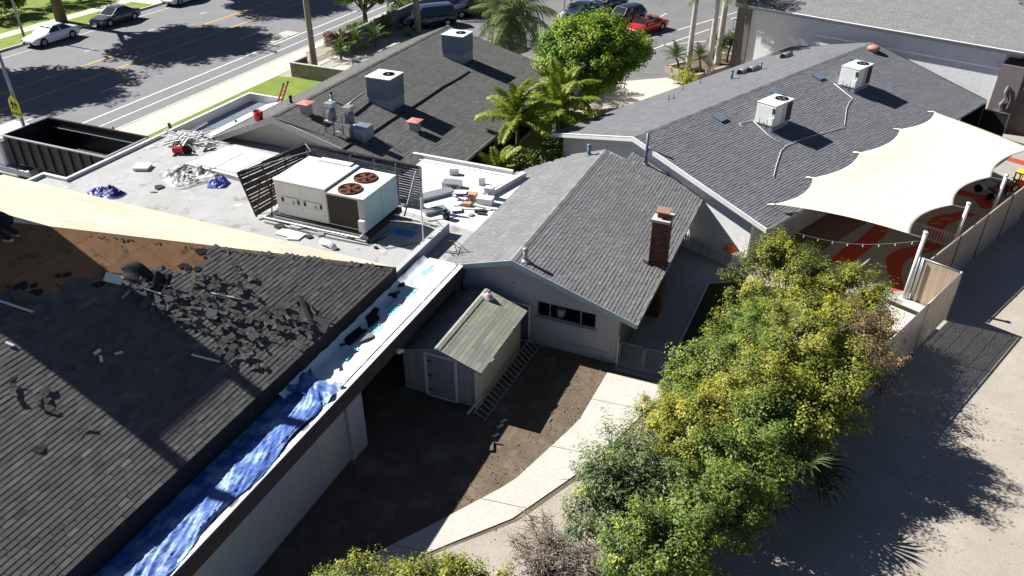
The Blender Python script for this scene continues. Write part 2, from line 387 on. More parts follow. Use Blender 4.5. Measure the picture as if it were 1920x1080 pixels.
sheet('far_lawn', [(-120, -60), (-64.15, -60), (-64.15, 200), (-120, 200)], M_grass, .008)
# car park, patio
sheet('car_park', [(-33, 26.3), (-14.4, 26.3), (-14.4, 29.6), (-13.4, 30.2), (-6.86, 35.2), (-5.1, 34.5), (-1, 42), (40, 42), (40, 160), (-33, 160)], M_lot, .008)
sheet('patio', [(-14.3, 9), (-6, 9), (-6, 26), (-3.5, 33.4), (-6.86, 35.15), (-13.4, 30.15), (-14.3, 29.5)], M_concp, .014)
for (a, b) in (((1225, 92), (1330, 55)), ((1150, 37), (1205, 18)), ((1180, 62), (1250, 25)), ((1240, 85), (1345, 75)), ((1330, 80), (1420, 50)), ((1210, 75), (1390, 20)), ((1370, 36), (1420, 22))):
    p, q = at(*a), at(*b); d = (q-p).normalized(); s = d.cross(V((0, 0, 1)))*.06
    sheet('bay_line', [p-s, q-s, q+s, p+s], M_paint, .013)
# yard
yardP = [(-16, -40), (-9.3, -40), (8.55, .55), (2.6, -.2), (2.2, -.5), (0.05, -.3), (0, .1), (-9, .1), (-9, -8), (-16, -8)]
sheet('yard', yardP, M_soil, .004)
pathL = [(-6.6, -15.6), (-4.7, -12.7), (-3.65, -11.12), (-2.78, -9.77), (-1.24, -7.22), (-.24, -3.64), (-.12, -.05)]
pathR = [(-5.2, -15.6), (-3.6, -12.3), (-2.1, -10.35), (-.65, -8.6), (.85, -5.4), (2.25, -.65)]
def pathat(P, y):
    for (x0, y0), (x1, y1) in zip(P[:-1], P[1:]):
        if y0 <= y <= y1: return x0+(x1-x0)*(y-y0)/(y1-y0)
    return P[-1][0] if y > P[-1][1] else P[0][0]
ys = [-15.6, -13.2, -10.9, -8.25, -5.2, -2.35, -.65]
for y0, y1 in zip(ys[:-1], ys[1:]):
    n = 5; yy = [y0+.012+(y1-y0-.024)*i/n for i in range(n+1)]
    P = [(pathat(pathL, y), y) for y in yy]+[(pathat(pathR, y+.2), y+.2) for y in reversed(yy)]
    struct(MB().ext([(p[0], p[1], -.04) for p in P], (0, 0, .075)).build('path_slab', M_conc))
for P in ([(.02, -.38), (2.2, -.4), (1.8, 2.3), (.02, 2.3)], [(.02, 2.32), (1.8, 2.32), (1.95, 5.6), (.02, 5.6)], [(.02, 5.62), (1.95, 5.62), (2.0, 7.3), (3.3, 8.1), (3.2, 9.5), (1, 10.3), (.02, 10.6)]):
    struct(MB().ext([(p[0], p[1], -.04) for p in P], (0, 0, .07)).build('walk_slab', M_concd))
sheet('path_verge', [(-4.9, -15.6), (-3.4, -12.3), (-1.9, -10.3), (-.45, -8.6), (1.05, -5.4), (2.3, -1.2), (4.2, -1.6), (4.6, -6), (3, -10), (.5, -14), (-1, -16)], M_dirt, .010)
sheet('artificial_turf', [(1.93, .3), (2.12, 7.25), (3.4, 8.0), (7.2, 8.3), (7.2, 1.5), (3, -.2)], M_turf, .012)
struct(MB().ext([(1.83, .1, 0), (1.93, .1, 0), (2.12, 7.2, 0), (3.4, 7.95, 0), (3.36, 8.05, 0), (2.02, 7.26, 0)], (0, 0, .05)).build('turf_edging', M_kerb))

# ================================================================== MAIN BUILDING (torn roof)
S = .51; TH = math.atan(S); cS, sS = math.cos(TH), math.sin(TH)
EX, EY, EZ = -7.95, -2.5, 3.83          # eave corner
main = thing('main_building', 'large building at left with half torn off black shingle hip roof', 'building', (-8.2, -2.1, 0))
ridge_t = 10.3
# roof volume (felt covered deck)
A0 = V((EX, EY, EZ)); A1 = V((EX-2*ridge_t, EY, EZ)); P1 = V((EX-ridge_t, EY-ridge_t, EZ+S*ridge_t)); P2 = V((EX-ridge_t, -34, EZ+S*ridge_t)); A2 = V((EX, -34, EZ)); A3 = V((EX-2*ridge_t, -34, EZ))
mb = MB().poly([A2, A0, P1, P2]).poly([A0, A1, P1]).poly([A1, A3, P2, P1]).poly([A3, A2, P2])
wb(mb, 'roof_deck', M_felt, main)
mb = MB().bb(EX-.35, EX+.002, -34, EY, 2.9, EZ-.004); wb(mb, 'eave_board', M_felt, main)
mb = MB().bb(EX-2*ridge_t, EX-.36, EY-.3, EY, 2.9, EZ-.004); wb(mb, 'eave_board', M_ply, main)
wb(MB().bb(-28.4, -9.2, -34, -2.6, 0, 2.9), 'wall', M_stC, main)
wb(MB().bb(-9.19, -6.55, -34, -8.4, 0, 2.75), 'wall', M_stM, main)
wb(MB().bb(-7.4, -6.42, -8.4, -7.55, 0, 2.75), 'pillar', M_stM, main, bevel=.02)
wb(MB().bb(-6.56, -6.535, -9.9, -9.0, 0.05, 2.5), 'door', M_trimg, main)
wb(MB().bb(-9.1, -6.42, -34, -.32, 2.75, 3.13), 'gutter_roof', M_membc, main)
wb(MB().bb(-6.41, -6.25, -34, -.30, 2.55, 3.15), 'fascia', M_fasc, main)
wb(MB().bb(-6.42, -6.235, -34, -.30, 3.155, 3.19), 'drip_edge', M_trim, main)
mb = MB()
for k in range(90): mb.bb(-6.249, -6.243, -34+k*.37, -34+k*.37+.22, 2.94, 2.965)
stuff(wb(mb, 'fascia_trim', M_blk, main))
wb(MB().bb(-6.49, -6.455, -34, -.35, 3.131, 3.17), 'edge_dark_line', M_felt, main)  # thin black strip drawn as the dark gap beside the drip edge
wb(MB().lathe([(0, 0), (.09, .0), (.11, .06), (.06, .14), (0, .15)], (-6.12, -5.6, 2.62), 12).tube([(-6.25, -5.6, 2.7), (-6.12, -5.6, 2.7)], .03, 6).box((-6.05, -5.5, 2.66), (.1, .08, .08)), 'flood_light', M_white, main)
# pale new plywood on the far slope, sheet by sheet
def sheets(parent, O, e1, e2, lim, m, name, tl, halves, a0, a1, s0, s1, h=.012, seed=1, stag=True):
    r = random.Random(seed); O = V(O); e1 = V(e1); e2 = V(e2); n = e1.cross(e2); k = 0; s = s0
    while s < s1:
        a = a0-(tl/2 if (k % 2 and stag) else 0)
        while a < a1:
            P = [(a+.004, s+.004), (a+tl-.004, s+.004), (a+tl-.004, min(s+1.22, s1)-.004), (a+.004, min(s+1.22, s1)-.004)]
            P = clip(P, lambda p: p[0]-a0); 
            for f in halves:
                if P: P = clip(P, f)
            if len(P) > 2:
                hh = h+r.uniform(0, .004)
                wb(MB().ext([O+e1*p[0]+e2*p[1]+n*.002 for p in P], n*hh, t=r.random()), name, m, parent)
            a += tl
        s += 1.22; k += 1
HB = 2*ridge_t
sheets(main, A0, (-1, 0, 0), (0, -cS, sS), None, M_ply, 'plywood_sheet', 2.44, [lambda p: p[0]-p[1]*cS, lambda p: HB-p[1]*cS-p[0]], 0, HB, 0.0, 11.5, seed=2)
# old plywood and shingles on the near slope
On = V((EX, -34, EZ)); e1n = V((0, 1, 0)); e2n = V((-cS, 0, sS)); nn = e1n.cross(e2n)
sheets(main, On, e1n, e2n, None, M_plyo, 'old_plywood_sheet', 2.44, [lambda p: (EY+34-p[0])-p[1]*cS-.01], 17.0, 32, 1.22, 11.6, h=.010, seed=4)
torn = [(-90, 380), (35, 415), (120, 420), (385, 458), (383, 480), (386, 498), (368, 512), (345, 500), (318, 508), (290, 503), (262, 516), (240, 523), (205, 530), (180, 540), (150, 522), (120, 525), (100, 548), (62, 552), (50, 538), (20, 545), (-90, 560)]
pn, qn = V((EX, -34, EZ)), nn
def keepn(p):
    if p.y > EY-(EX-p.x)-.06: return False
    x, y = topx(p); return not inpoly(x+random.gauss(0, 5), y+random.gauss(0, 4), torn)
shingles(main, On, e1n, e2n, 31.9, 11.4, M_shX, thick=.014, keep=keepn, single=300, lift=.013)
# crumbling hip edge: leftover starter shingles
r = random.Random(9); mb = MB()
for k in range(70):
    t = r.uniform(0, 6.6); p = A0+V((-t, -t, S*t)); q = r.random()*6.28
    mb.box(p+nn*(.022+.006*(k % 4))+V((0, -.16-r.random()*.14, 0)), (r.uniform(.05, .14), r.uniform(.03, .07), .006), M=(Matrix.Rotation(-TH*-1, 3, 'Y') @ Matrix.Rotation(q, 3, 'Z')), t=r.uniform(.55, 1))
stuff(wb(mb, 'hip_edge_scraps', M_shX, main))
# tower on the ridge, beyond the left edge of the picture
tw = thing('roof_tower', 'square stucco tower with corner posts above the torn roof, out of view', 'tower', (-20.2, -11.5, 8))
ty0, ty1 = -13.2, -9.74
wb(MB().bb(-22, -18.5, ty0, ty1, 6, 12.4), 'wall', M_stC, tw)
for x in (-21.7, -18.8):
    for y in (ty0+.18, ty1-.18): wb(MB().bb(x-.3, x+.299, y-.18, y+.18, 12.4001, 13.35), 'post', M_stC, tw)

# ================================================================== FLAT WING
flat = thing('flat_roof_wing', 'low wing with white flat roof littered with roofing debris', 'building', (-18, 2, 0))
FP = [(-28.65, -2.55), (-8.16, -2.55), (-8.16, -.3), (-6.7, -.3), (-6.7, 8.6), (-14.0, 8.6), (-14.0, 6.75), (-27.15, 6.75), (-27.15, -.55), (-28.65, -.55)]
wb(MB().ext([(x, y, 0) for x, y in FP], (0, 0, 2.93)), 'wall', M_stC, flat)
wb(MB().poly([(x, y, 2.945) for x, y in FP]), 'roof_membrane', M_memb, flat)
# clean patch strips
wb(MB().poly([(x, y, 2.950) for x, y in [(-13.6, 3.5), (-7.2, 2.6), (-7.2, 8.5), (-13.6, 8.5)]]), 'new_membrane', M_membc, flat)
def rim(P, z0, z1, wd, m, name, par):
    for (x0, y0), (x1, y1) in zip(P[:-1], P[1:]):
        d = V((x1-x0, y1-y0, 0)); L = d.length; d.normalize(); n_ = V((d.y, -d.x, 0))
        wb(MB().box(((x0+x1)/2, (y0+y1)/2, (z0+z1)/2), (L-.002, wd, z1-z0), M=Matrix((d, -n_, V((0, 0, 1)))).transposed()), name, m, par)
rim([(-28.65, -2.4), (-28.65, -.55)], 2.2, 3.1, .16, M_trim, 'roof_edge', flat)
rim([(-28.73, -.55), (-27.15, -.55)], 2.2, 3.095, .16, M_trim, 'roof_edge', flat)
rim([(-27.15, -.63), (-27.15, 12.75)], 2.2, 3.1, .16, M_trim, 'roof_edge', flat)
rim([(-27.23, 12.75), (-24.8, 12.75)], 2.2, 3.095, .16, M_trim, 'roof_edge', flat)
rim([(-14.0, 8.62), (-8.05, 8.62)], 2.7, 3.12, .18, M_trim, 'roof_edge', flat)
wb(MB().ext([(-13.7, 8.3, 2.951), (-8.2, 8.3, 2.951), (-8.2, 8.2, 2.951), (-13.7, 8.2, 2.951)], (0, 0, .03)), 'membrane_seam', M_membc, flat)
wb(MB().bb(-27.05, -24.9, 6.77, 12.65, 2.0, 2.62), 'porch_roof', M_duct, flat)
wb(MB().ext([(-25.8, 6.77, 2.63), (-24.6, 6.77, 2.63), (-24.6, 6.77, 3.0)], (0, 5.8, 0)), 'roof_cricket', M_membc, flat)
for y in (8.2, 10.1, 11.6): wb(MB().bb(-26.9, -25.9, y, y+.03, 2.621, 2.65), 'metal_seam', M_metal, flat)
wb(MB().bb(-17.6, -8.32, -2.54, 2.1, 2.952, 3.14), 'raised_deck', M_memb, flat)
wb(MB().bb(-8.31, -8.15, -2.49, 2.12, 2.95, 3.40), 'deck_parapet', M_stM, flat)
wb(MB().bb(-8.33, -8.13, -2.24, 2.14, 3.402, 3.43), 'parapet_cap', M_trimg, flat)
wb(MB().ext([(-8.1, 5.2, 2.95), (-7.6, 8.5, 2.95), (-7.3, 8.5, 2.95)], (0, 0, .25)).ext([(-9.05, 4.3, 2.951), (-7.9, 8.3, 2.951), (-7.7, 8.3, 2.951), (-8.9, 4.3, 2.951)], (0, 0, .10)), 'valley_flashing', M_membc, flat)
wb(MB().ext([(-23.0, 2.9, 2.951), (-17.5, 2.5, 2.951), (-16.6, 5.2, 2.951), (-22.6, 5.7, 2.951)], (0, 0, .22)), 'skylight_curb', M_membc, flat)
for k in range(4):
    x = -22.6+k*1.35; wb(MB().ext([(x, 3.0, 3.175), (x+1.28, 2.92, 3.175), (x+1.36, 5.1, 3.175), (x+.1, 5.3, 3.175)], (0, 0, .05)), 'white_panel', M_membc, flat)
# ================================================================== BUILDING WITH COOLERS (charcoal roof)
bz, bx, bs_, bl = 4.82, -20.2, .255, .42
by0, by1 = 6.3, 25.4; bxe = -11.3; bxl = -24.4; bze = bz-(bxe-bx)*bs_; bzl = bz-(bx-bxl)*bl
bld = thing('cooler_building', 'long building with charcoal shingle roof carrying two blue coolers', 'building', (-18, 16, 0))
wb(MB().ext([(-24.0, by0+.75, 0), (-12.0, by0+.75, 0), (-12.0, by0+.75, bz-(-12.0-bx)*bs_-.1), (bx, by0+.75, bz-.1), (-24.0, by0+.75, bz-(bx+24.0)*bl-.1)], (0, by1-by0-1.3, 0)), 'wall', M_stC, bld)
tk = .14
wb(MB().ext([(bx, by0, bz-.012), (bxe, by0, bze-.012), (bxe, by0, bze-tk), (bx, by0, bz-tk)], (0, by1-by0, 0)), 'roof_deck', M_felt, bld)
wb(MB().ext([(bx-.001, by0, bz-.012), (bx-.001, by0, bz-tk), (bxl, by0, bzl-tk), (bxl, by0, bzl-.012)], (0, by1-by0, 0)), 'roof_deck', M_felt, bld)
tb = math.atan(bs_); tl_ = math.atan(bl)
shingles(bld, (bxe, by0, bze-.012), (0, 1, 0), (-math.cos(tb), 0, math.sin(tb)), by1-by0, (bxe-bx)/math.cos(tb)*-1 if bxe < bx else (bxe-bx)/math.cos(tb), M_shB, thick=.015, seed=21)
shingles(bld, (bxl, by1, bzl-.012), (0, -1, 0), (math.cos(tl_), 0, math.sin(tl_)), by1-by0, (bx-bxl)/math.cos(tl_), M_shB, thick=.012, seed=22)
mb = MB()
for k in range(64): y = by0+k*.3; mb.ext([(bx-.14, y, bz-.05), (bx, y, bz+.022), (bx+.16, y, bz-.02), (bx, y, bz+.008)], (0, .292, 0), t=random.random())
stuff(wb(mb, 'ridge_caps', M_shB, bld))
# barge boards, front gable infill
wb(MB().ext([(bx, by0-.03, bz-.0), (bxe, by0-.03, bze), (bxe, by0-.03, bze-.3), (bx, by0-.03, bz-.33)], (0, .05, 0)), 'barge_board', M_trimg, bld)
wb(MB().ext([(bx-.002, by0-.03, bz), (bx-.002, by0-.03, bz-.33), (bxl, by0-.03, bzl-.33), (bxl, by0-.03, bzl)], (0, .05, 0)), 'barge_board', M_trimg, bld)
wb(MB().ext([(bx-.3, by0-.03, bz-.02), (bx+.55, by0-.03, bz-.02), (bx+3.6, by0+.5, bz-.95), (bx+3.5, by0+.5, bz-1.0)], (0, .0, .02)), 'barge_cap', M_trimg, bld)
wb(MB().bb(bxe-.01, bxe+.03, by0+2.4, by1, bze-.18, bze-.005), 'gutter', M_trimg, bld)
wb(MB().ext([(bx, by1-.02, bz), (bxe, by1-.02, bze), (bxe, by1-.02, bze-.22), (bx, by1-.02, bz-.22)], (0, .05, 0)), 'barge_board', M_blk, bld)
wb(MB().tube([(-18.0, by0+.73, 2.9), (-18.0, by0+.73, 4.3)], .03, 6), 'conduit', M_metal, bld)
wb(MB().tube([(-23.4, by0+.70, 2.99), (-16, by0+.70, 2.99)], .035, 6), 'conduit', M_white, bld)
for y in (9.6, 14.5, 20, 25): wb(MB().bb(-11.75, -11.65, y, y+.1, 0, bze-.05), 'post', M_trimg, bld)
wb(MB().bb(-11.99, -11.94, 9.5, 24, .3, 2.2), 'window_band', M_dark, bld)

# ================================================================== MIDDLE HOUSE
mh = thing('middle_house', 'pale stucco house with mauve grey gable roof and brick chimney', 'house', (-3.2, 0, 0))
mz, mx, ms = 3.9, -4.2, .313; mxe = .75; mze = mz-(mxe-mx)*ms; mxl = -8.3; mzl = mz-(mx-mxl)*ms
mf = -.42
wx0, wx1, wz0, wz1 = -3.32, -.90, 1.38, 2.09
def rz(x): return mz-abs(x-mx)*ms-.13
# front wall in pieces round the window
mb = MB()
for P in ([(-6.5, 0), (wx0, 0), (wx0, rz(wx0)), (mx, rz(mx)), (-6.5, rz(-6.5))], [(wx0, 0), (wx1, 0), (wx1, wz0), (wx0, wz0)], [(wx0, wz1), (wx1, wz1), (wx1, rz(wx1)), (wx0, rz(wx0))], [(wx1, 0), (0, 0), (0, rz(0)), (wx1, rz(wx1))]):
    mb.ext([(x, 0, z) for x, z in P], (0, .16, 0))
wb(mb, 'front_wall', M_stM, mh)
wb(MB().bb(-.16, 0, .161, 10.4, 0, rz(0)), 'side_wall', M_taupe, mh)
wb(MB().bb(-6.5, -.17, 10.2, 10.4, 0, 2.5), 'back_wall', M_stM, mh)
wb(MB().bb(-6.4, -.2, 2.4, 2.5, 0, 2.4), 'partition', M_dark, mh); wb(MB().bb(-6.4, -.2, .2, 2.4, 2.2, 2.24), 'room_ceiling', M_dark, mh)
wn = wb(MB().bb(wx0, wx1, .02, .08, wz0, wz0+.05).bb(wx0, wx1, .02, .08, wz1-.05, wz1).bb(wx0, wx0+.05, .02, .08, wz0+.051, wz1-.051).bb(wx1-.05, wx1, .02, .08, wz0+.051, wz1-.051).bb(-2.80, -2.76, .015, .085, wz0+.051, wz1-.051).bb(-1.54, -1.50, .015, .085, wz0+.051, wz1-.051), 'window', M_metal, mh)
for a, b in ((wx0+.05, -2.80), (-2.76, -1.54), (-1.50, wx1-.05)): wb(MB().bb(a+.002, b-.002, .045, .052, wz0+.052, wz1-.052), 'pane', M_win, wn)
wb(MB().bb(wx0-.06, wx1+.06, -.05, .019, wz0-.07, wz0-.002), 'sill', M_metal, wn)
for (x0, x1, y0, y1, xa) in ((mx, mxe, 0, 0, 0),):
    pass
def yfar(x): return 11.1 if x < -3.14 else 12.19-(x+3.14)*.355
# deck: right and left slopes
wb(MB().ext([(mx, mf, mz-.012), (mx, 11.1, mz-.012), (-3.14, 11.1, mz-.012-1.06*ms), (-3.14, 12.19, mz-.012-1.06*ms), (mxe, yfar(mxe), mze-.012), (mxe, mf, mze-.012)], (0, 0, -.12)), 'roof_deck', M_blueg, mh)
wb(MB().ext([(mx-.001, mf, mz-.012), (mxl, mf, mzl-.012), (mxl, 9.4, mzl-.012), (-6.6, 10.4, mz-2.4*ms-.012), (mx-.001, 11.1, mz-.012)], (0, 0, -.12)), 'roof_deck', M_blueg, mh)
tm = math.atan(ms)
shingles(mh, (mxe, mf, mze-.010), (0, 1, 0), (-math.cos(tm), 0, math.sin(tm)), 12.7, (mxe-mx)/math.cos(tm), M_shM, thick=.021, keep=lambda p: p.y < yfar(p.x), seed=31, single=0)
shingles(mh, (mxl, 11.1, mzl-.010), (0, -1, 0), (math.cos(tm), 0, math.sin(tm)), 11.5, (mx-mxl)/math.cos(tm), M_shM, thick=.009, keep=lambda p: p.y < 11.1-max(0, (-5.6-p.x))*.6, seed=32)
mb = MB()
for k in range(38): y = mf+k*.302; mb.ext([(mx-.15, y, mz-.04), (mx, y, mz+.024), (mx+.15, y, mz-.03), (mx, y, mz+.010)], (0, .296, 0), t=random.random())
stuff(wb(mb, 'ridge_caps', M_shM, mh))
wb(MB().ext([(mx, mf-.03, mz+.004), (mxe, mf-.03, mze+.004), (mxe, mf-.03, mze-.2), (mx, mf-.03, mz-.22)], (0, .028, 0)), 'barge_board', M_blueg, mh)
wb(MB().ext([(mx-.002, mf-.03, mz+.004), (mx-.002, mf-.03, mz-.22), (-6.45, mf-.03, rz(-6.45)-.08), (-6.45, mf-.03, rz(-6.45)+.134)], (0, .028, 0)), 'barge_board', M_blueg, mh)
wb(MB().bb(mxe, mxe+.03, mf-.02, 10.8, mze-.17, mze+.0), 'eave_board', M_trimg, mh)
wb(MB().tube([(-2.45, -.03, .45), (-.35, -.03, .45), (-.25, -.03, .55), (-.25, -.03, 1.1)], .02, 6), 'conduit', M_stM, mh)
wb(MB().tube([(-4.3, -.03, 2.2), (-4.3, -.03, 2.65)], .02, 6).box((-4.3, -.03, 2.65), (.14, .05, .03)), 'wall_bracket', M_stM, mh)
wb(MB().tube([(-.55, -.06, .02), (-.55, -.06, .35)], .03, 8).tube([(-.45, -.1, .1), (-.2, -.1, .1)], .02, 6), 'hose_bib', M_metal, mh)
# chimney of brick courses
ch = wb(MB().bb(.06, .66, 3.66, 4.36, 0, 4.45), 'chimney', M_mort, mh)
mb = MB()
for k in range(58):
    z = .02+k*.076; off = .11 if k % 2 else 0
    for face in range(4):
        L = .64 if face % 2 == 0 else .74; a = -off
        while a < L-.02:
            b0, b1 = max(a, 0)+.005, min(a+.215, L)-.005; a += .22
            if b1-b0 < .03: continue
            t = random.random()
            if face == 0: mb.bb(.04+b0, .04+b1, 3.64, 3.665, z, z+.064, t=t)
            elif face == 2: mb.bb(.04+b0, .04+b1, 4.355, 4.38, z, z+.064, t=t)
            elif face == 1: mb.bb(.655, .68, 3.64+b0, 3.64+b1, z, z+.064, t=t)
            else: mb.bb(.04, .065, 3.64+b0, 3.64+b1, z, z+.064, t=t)
stuff(wb(mb, 'bricks', M_brick, ch))
wb(MB().bb(-.02, .74, 3.58, 4.44, 4.45, 4.56), 'chimney_crown', M_kerb, ch)
wb(MB().lathe([(.24, 0), (.26, .02), (.26, .18), (.22, .2)], (.36, 4.01, 4.56), 4, M=Matrix.Rotation(rad(45), 3, 'Z')), 'flue', M_brick, ch)
wb(MB().bb(.08, .64, 3.73, 4.29, 4.80, 4.85), 'flue_cap', mat('clay_cap', (.30, .185, .14), (.25, .15, .115), 5, .85), ch)
wb(MB().ext([(-.15, 3.5, rz(-.15)+.15), (.06, 3.5, rz(.06)+.15), (.06, 4.45, rz(.06)+.15), (-.15, 4.45, rz(-.15)+.15)], (0, 0, .12)), 'flashing', M_metal, ch)
# ================================================================== RIGHT HOUSE (own axes)
RZ = -rad(23.9); RQ = V((3.29, 9.63, 0)); RM = Matrix.Translation(RQ) @ Matrix.Rotation(RZ, 4, 'Z')
RMi = RM.inverted()
def R(u, v, z=0): return RM @ V((u, v, z))
def rat(x, y, z=0): return RMi @ at(x, y, z)
rzp, rxp, rs = 4.37, -6.8, .253; rxe = 1.0; rze = rzp-(rxe-rxp)*rs; rxl = -12.5; rzl = rzp-(rxp-rxl)*rs; rv0, rv1 = -.5, 24.0
rh = thing('right_house', 'long house with blue grey shingle gable roof and two rooftop units', 'house', RQ, RZ)
gw = [(-11.9, 0), (0, 0), (0, rzp-(0-rxp)*rs-.12), (rxp, rzp-.12), (-11.9, rzp-(rxp+11.9)*rs-.12)]
MB().ext([(x, 0, z) for x, z in gw], (0, .2, 0)).build('front_wall', M_stW, rh)
MB().bb(-.2, 0, .201, 23.2, 0, gw[2][1]).build('side_wall', M_stC, rh); MB().bb(-11.9, -11.7, .201, 23.2, 0, gw[4][1]-.02).build('side_wall', M_stC, rh)
MB().ext([(x, 23.2, z) for x, z in gw], (0, .2, 0)).build('back_wall', M_stC, rh)
MB().ext([(rxp, rv0, rzp-.012), (rxe, rv0, rze-.012), (rxe, rv0, rze-.14), (rxp, rv0, rzp-.14)], (0, rv1-rv0, 0)).build('roof_deck', M_trimg, rh)
MB().ext([(rxp-.001, rv0, rzp-.012), (rxp-.001, rv0, rzp-.14), (rxl, rv0, rzl-.14), (rxl, rv0, rzl-.012)], (0, rv1-rv0, 0)).build('roof_deck', M_trimg, rh)
tr_ = math.atan(rs)
shingles(rh, (rxe, rv0, rze-.010), (0, 1, 0), (-math.cos(tr_), 0, math.sin(tr_)), rv1-rv0, (rxe-rxp)/math.cos(tr_), M_shR, thick=.022, world=False, seed=41)
shingles(rh, (rxl, rv1, rzl-.010), (0, -1, 0), (math.cos(tr_), 0, math.sin(tr_)), rv1-rv0, (rxp-rxl)/math.cos(tr_), M_shR, thick=.008, world=False, seed=42)
mb = MB()
for k in range(81): y = rv0+k*.302; mb.ext([(rxp-.15, y, rzp-.035), (rxp, y, rzp+.024), (rxp+.15, y, rzp-.025), (rxp, y, rzp+.010)], (0, .296, 0), t=random.random())
stuff(mb.build('ridge_caps', M_shR, rh))
MB().ext([(rxp, rv0-.04, rzp+.006), (rxe, rv0-.04, rze+.006), (rxe, rv0-.04, rze-.18), (rxp, rv0-.04, rzp-.2)], (0, .038, 0)).build('barge_board', M_white, rh)
MB().ext([(rxp-.002, rv0-.04, rzp+.006), (rxp-.002, rv0-.04, rzp-.2), (rxl, rv0-.04, rzl-.18), (rxl, rv0-.04, rzl+.006)], (0, .038, 0)).build('barge_board', M_white, rh)
MB().ext([(rxp, rv0-.05, rzp+.03), (rxp, rv0+.05, rzp+.03), (rxe, rv0+.05, rze+.03), (rxe, rv0-.05, rze+.03)], (0, 0, -.022)).build('rake_sun_strip', M_white, rh)  # white strips added on top to catch sun and brighten the gable edge
MB().ext([(rxp-.002, rv0-.05, rzp+.03), (rxl, rv0-.05, rzl+.03), (rxl, rv0+.05, rzl+.03), (rxp-.002, rv0+.05, rzp+.03)], (0, 0, -.022)).build('rake_sun_strip', M_white, rh)
MB().ext([(rxp, rv1+.01, rzp+.03), (rxe, rv1+.01, rze+.03), (rxe, rv1+.01, rze-.15), (rxp, rv1+.01, rzp-.16)], (0, .03, 0)).build('barge_board', M_blk, rh)
MB().bb(rxe, rxe+.03, rv0, rv1, rze-.16, rze-.0).build('eave_board', M_trimg, rh)
MB().bb(.002, .03, 1.0, 1.25, 1.2, 1.5).build('meter_box', M_trimg, rh)
for v0 in (3.0, 8.5, 14): MB().bb(.002, .03, v0, v0+1.0, .02, 2.05).build('door', M_trimg, rh)
# ================================================================== BACK HALL (top right)
HR = RZ+rad(6.0); HO = R(-17.4, 23.95)-Matrix.Rotation(HR, 3, 'Z') @ V((-17.4, 25.0, 0))
bh = thing('back_hall', 'tall pale hall with light grey shingle roof at top right', 'building', HO, HR)
hz_, hv = 5.1, 25.0; hu1 = 5.2; hs = .30
MB().bb(-16.3, .74, 25.42, 45, 0, 5.0).build('wall', M_stW, bh)
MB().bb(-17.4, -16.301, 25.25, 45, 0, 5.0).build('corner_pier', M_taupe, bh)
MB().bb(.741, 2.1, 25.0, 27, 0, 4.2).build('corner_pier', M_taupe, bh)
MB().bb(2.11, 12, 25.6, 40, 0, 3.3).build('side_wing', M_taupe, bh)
MB().bb(2.2, 12, 25.5, 25.59, 2.75, 2.95).build('wing_trim', M_trimg, bh)
T = 11
mb = MB().poly([(-17.6, hv, hz_), (hu1, hv, hz_), (hu1-T, hv+T, hz_+hs*T), (-17.6, hv+T, hz_+hs*T)]).poly([(hu1, hv, hz_), (hu1, hv+2*T, hz_), (hu1-T, hv+T, hz_+hs*T)]).poly([(-17.6, hv, hz_-.02), (-17.6, 46, hz_-.02), (hu1, 46, hz_-.02), (hu1, hv, hz_-.02)])
mb.build('roof_deck', M_felt, bh)
th = math.atan(hs)
def keeph(p): return p.x < hu1-(p.y-hv)-.05
shingles(bh, (-17.6, hv, hz_), (1, 0, 0), (0, math.cos(th), math.sin(th)), hu1+17.6, T/math.cos(th), M_shT, tab=.32, thick=.010, keep=keeph, world=False, seed=51)
shingles(bh, (hu1, hv, hz_), (0, 1, 0), (-math.cos(th), 0, math.sin(th)), 2*T, T/math.cos(th), M_shT, tab=.32, thick=.012, keep=lambda p: p.y-hv > hu1-p.x+.05 and hv+2*T-p.y > hu1-p.x, world=False, seed=52)
MB().bb(-17.6, hu1, hv-.05, hv-.01, hz_-.25, hz_+.0).build('fascia', M_trimg, bh)
MB().tube([(-17.6, hv-.1, hz_-.02), (hu1, hv-.1, hz_-.02)], .05, 6).build('gutter', M_white, bh)
pts = [(1.5, 24.93, 3.0), (1.45, 24.9, 2.6), (1.55, 24.88, 2.2), (1.4, 24.9, 1.8), (1.5, 24.89, 1.4)]
MB().tube(pts, [.06, .1, .05, .1, .04], 8).tube([(1.1, 24.92, 1.45), (1.8, 24.92, 1.35)], .03, 6).tube([(1.55, 24.93, 2.9), (1.85, 24.9, 2.2), (1.8, 24.9, 1.6)], .03, 6).build('pipe_fitting', M_metal, bh)
# ================================================================== ROOFTOP PLANT
def bolt_box(mb, x0, x1, y0, y1, z0, z1, **k): return mb.bb(x0, x1, y0, y1, z0, z1, **k)
hv_ = thing('rooftop_air_handler', 'big white package air unit with two rusty fans on the flat roof', 'air conditioner', (-13.0, 1.25, 3.14))
hx0, hx1, hy0, hy1, ht = -15.2, -10.85, 0.0, 2.55, 5.0
wb(MB().bb(hx0, -12.66, hy0, hy1, 3.42, ht-.02), 'cabinet', M_hv, hv_, bevel=.02)
wb(MB().bb(-12.655, hx1, hy0+.03, hy1-.02, 3.42, ht-.12), 'condenser_cabinet', M_hv, hv_, bevel=.02)
wb(MB().bb(hx1+.001, hx1+.02, hy0+.02, hy1-.03, 3.45, ht-.14), 'side_panel', M_hvt, hv_)
wb(MB().bb(hx1+.021, hx1+.03, 1.28, 1.31, 3.45, ht-.14), 'panel_seam', M_metal, hv_)
wb(MB().bb(hx0-.03, -12.64, hy0-.03, hy1+.03, ht-.02, ht+.03), 'top_panel', M_hv, hv_, bevel=.01)
wb(MB().bb(hx0-.03, -12.64, 1.26, 1.275, ht+.031, ht+.036), 'panel_seam', M_metal, hv_)
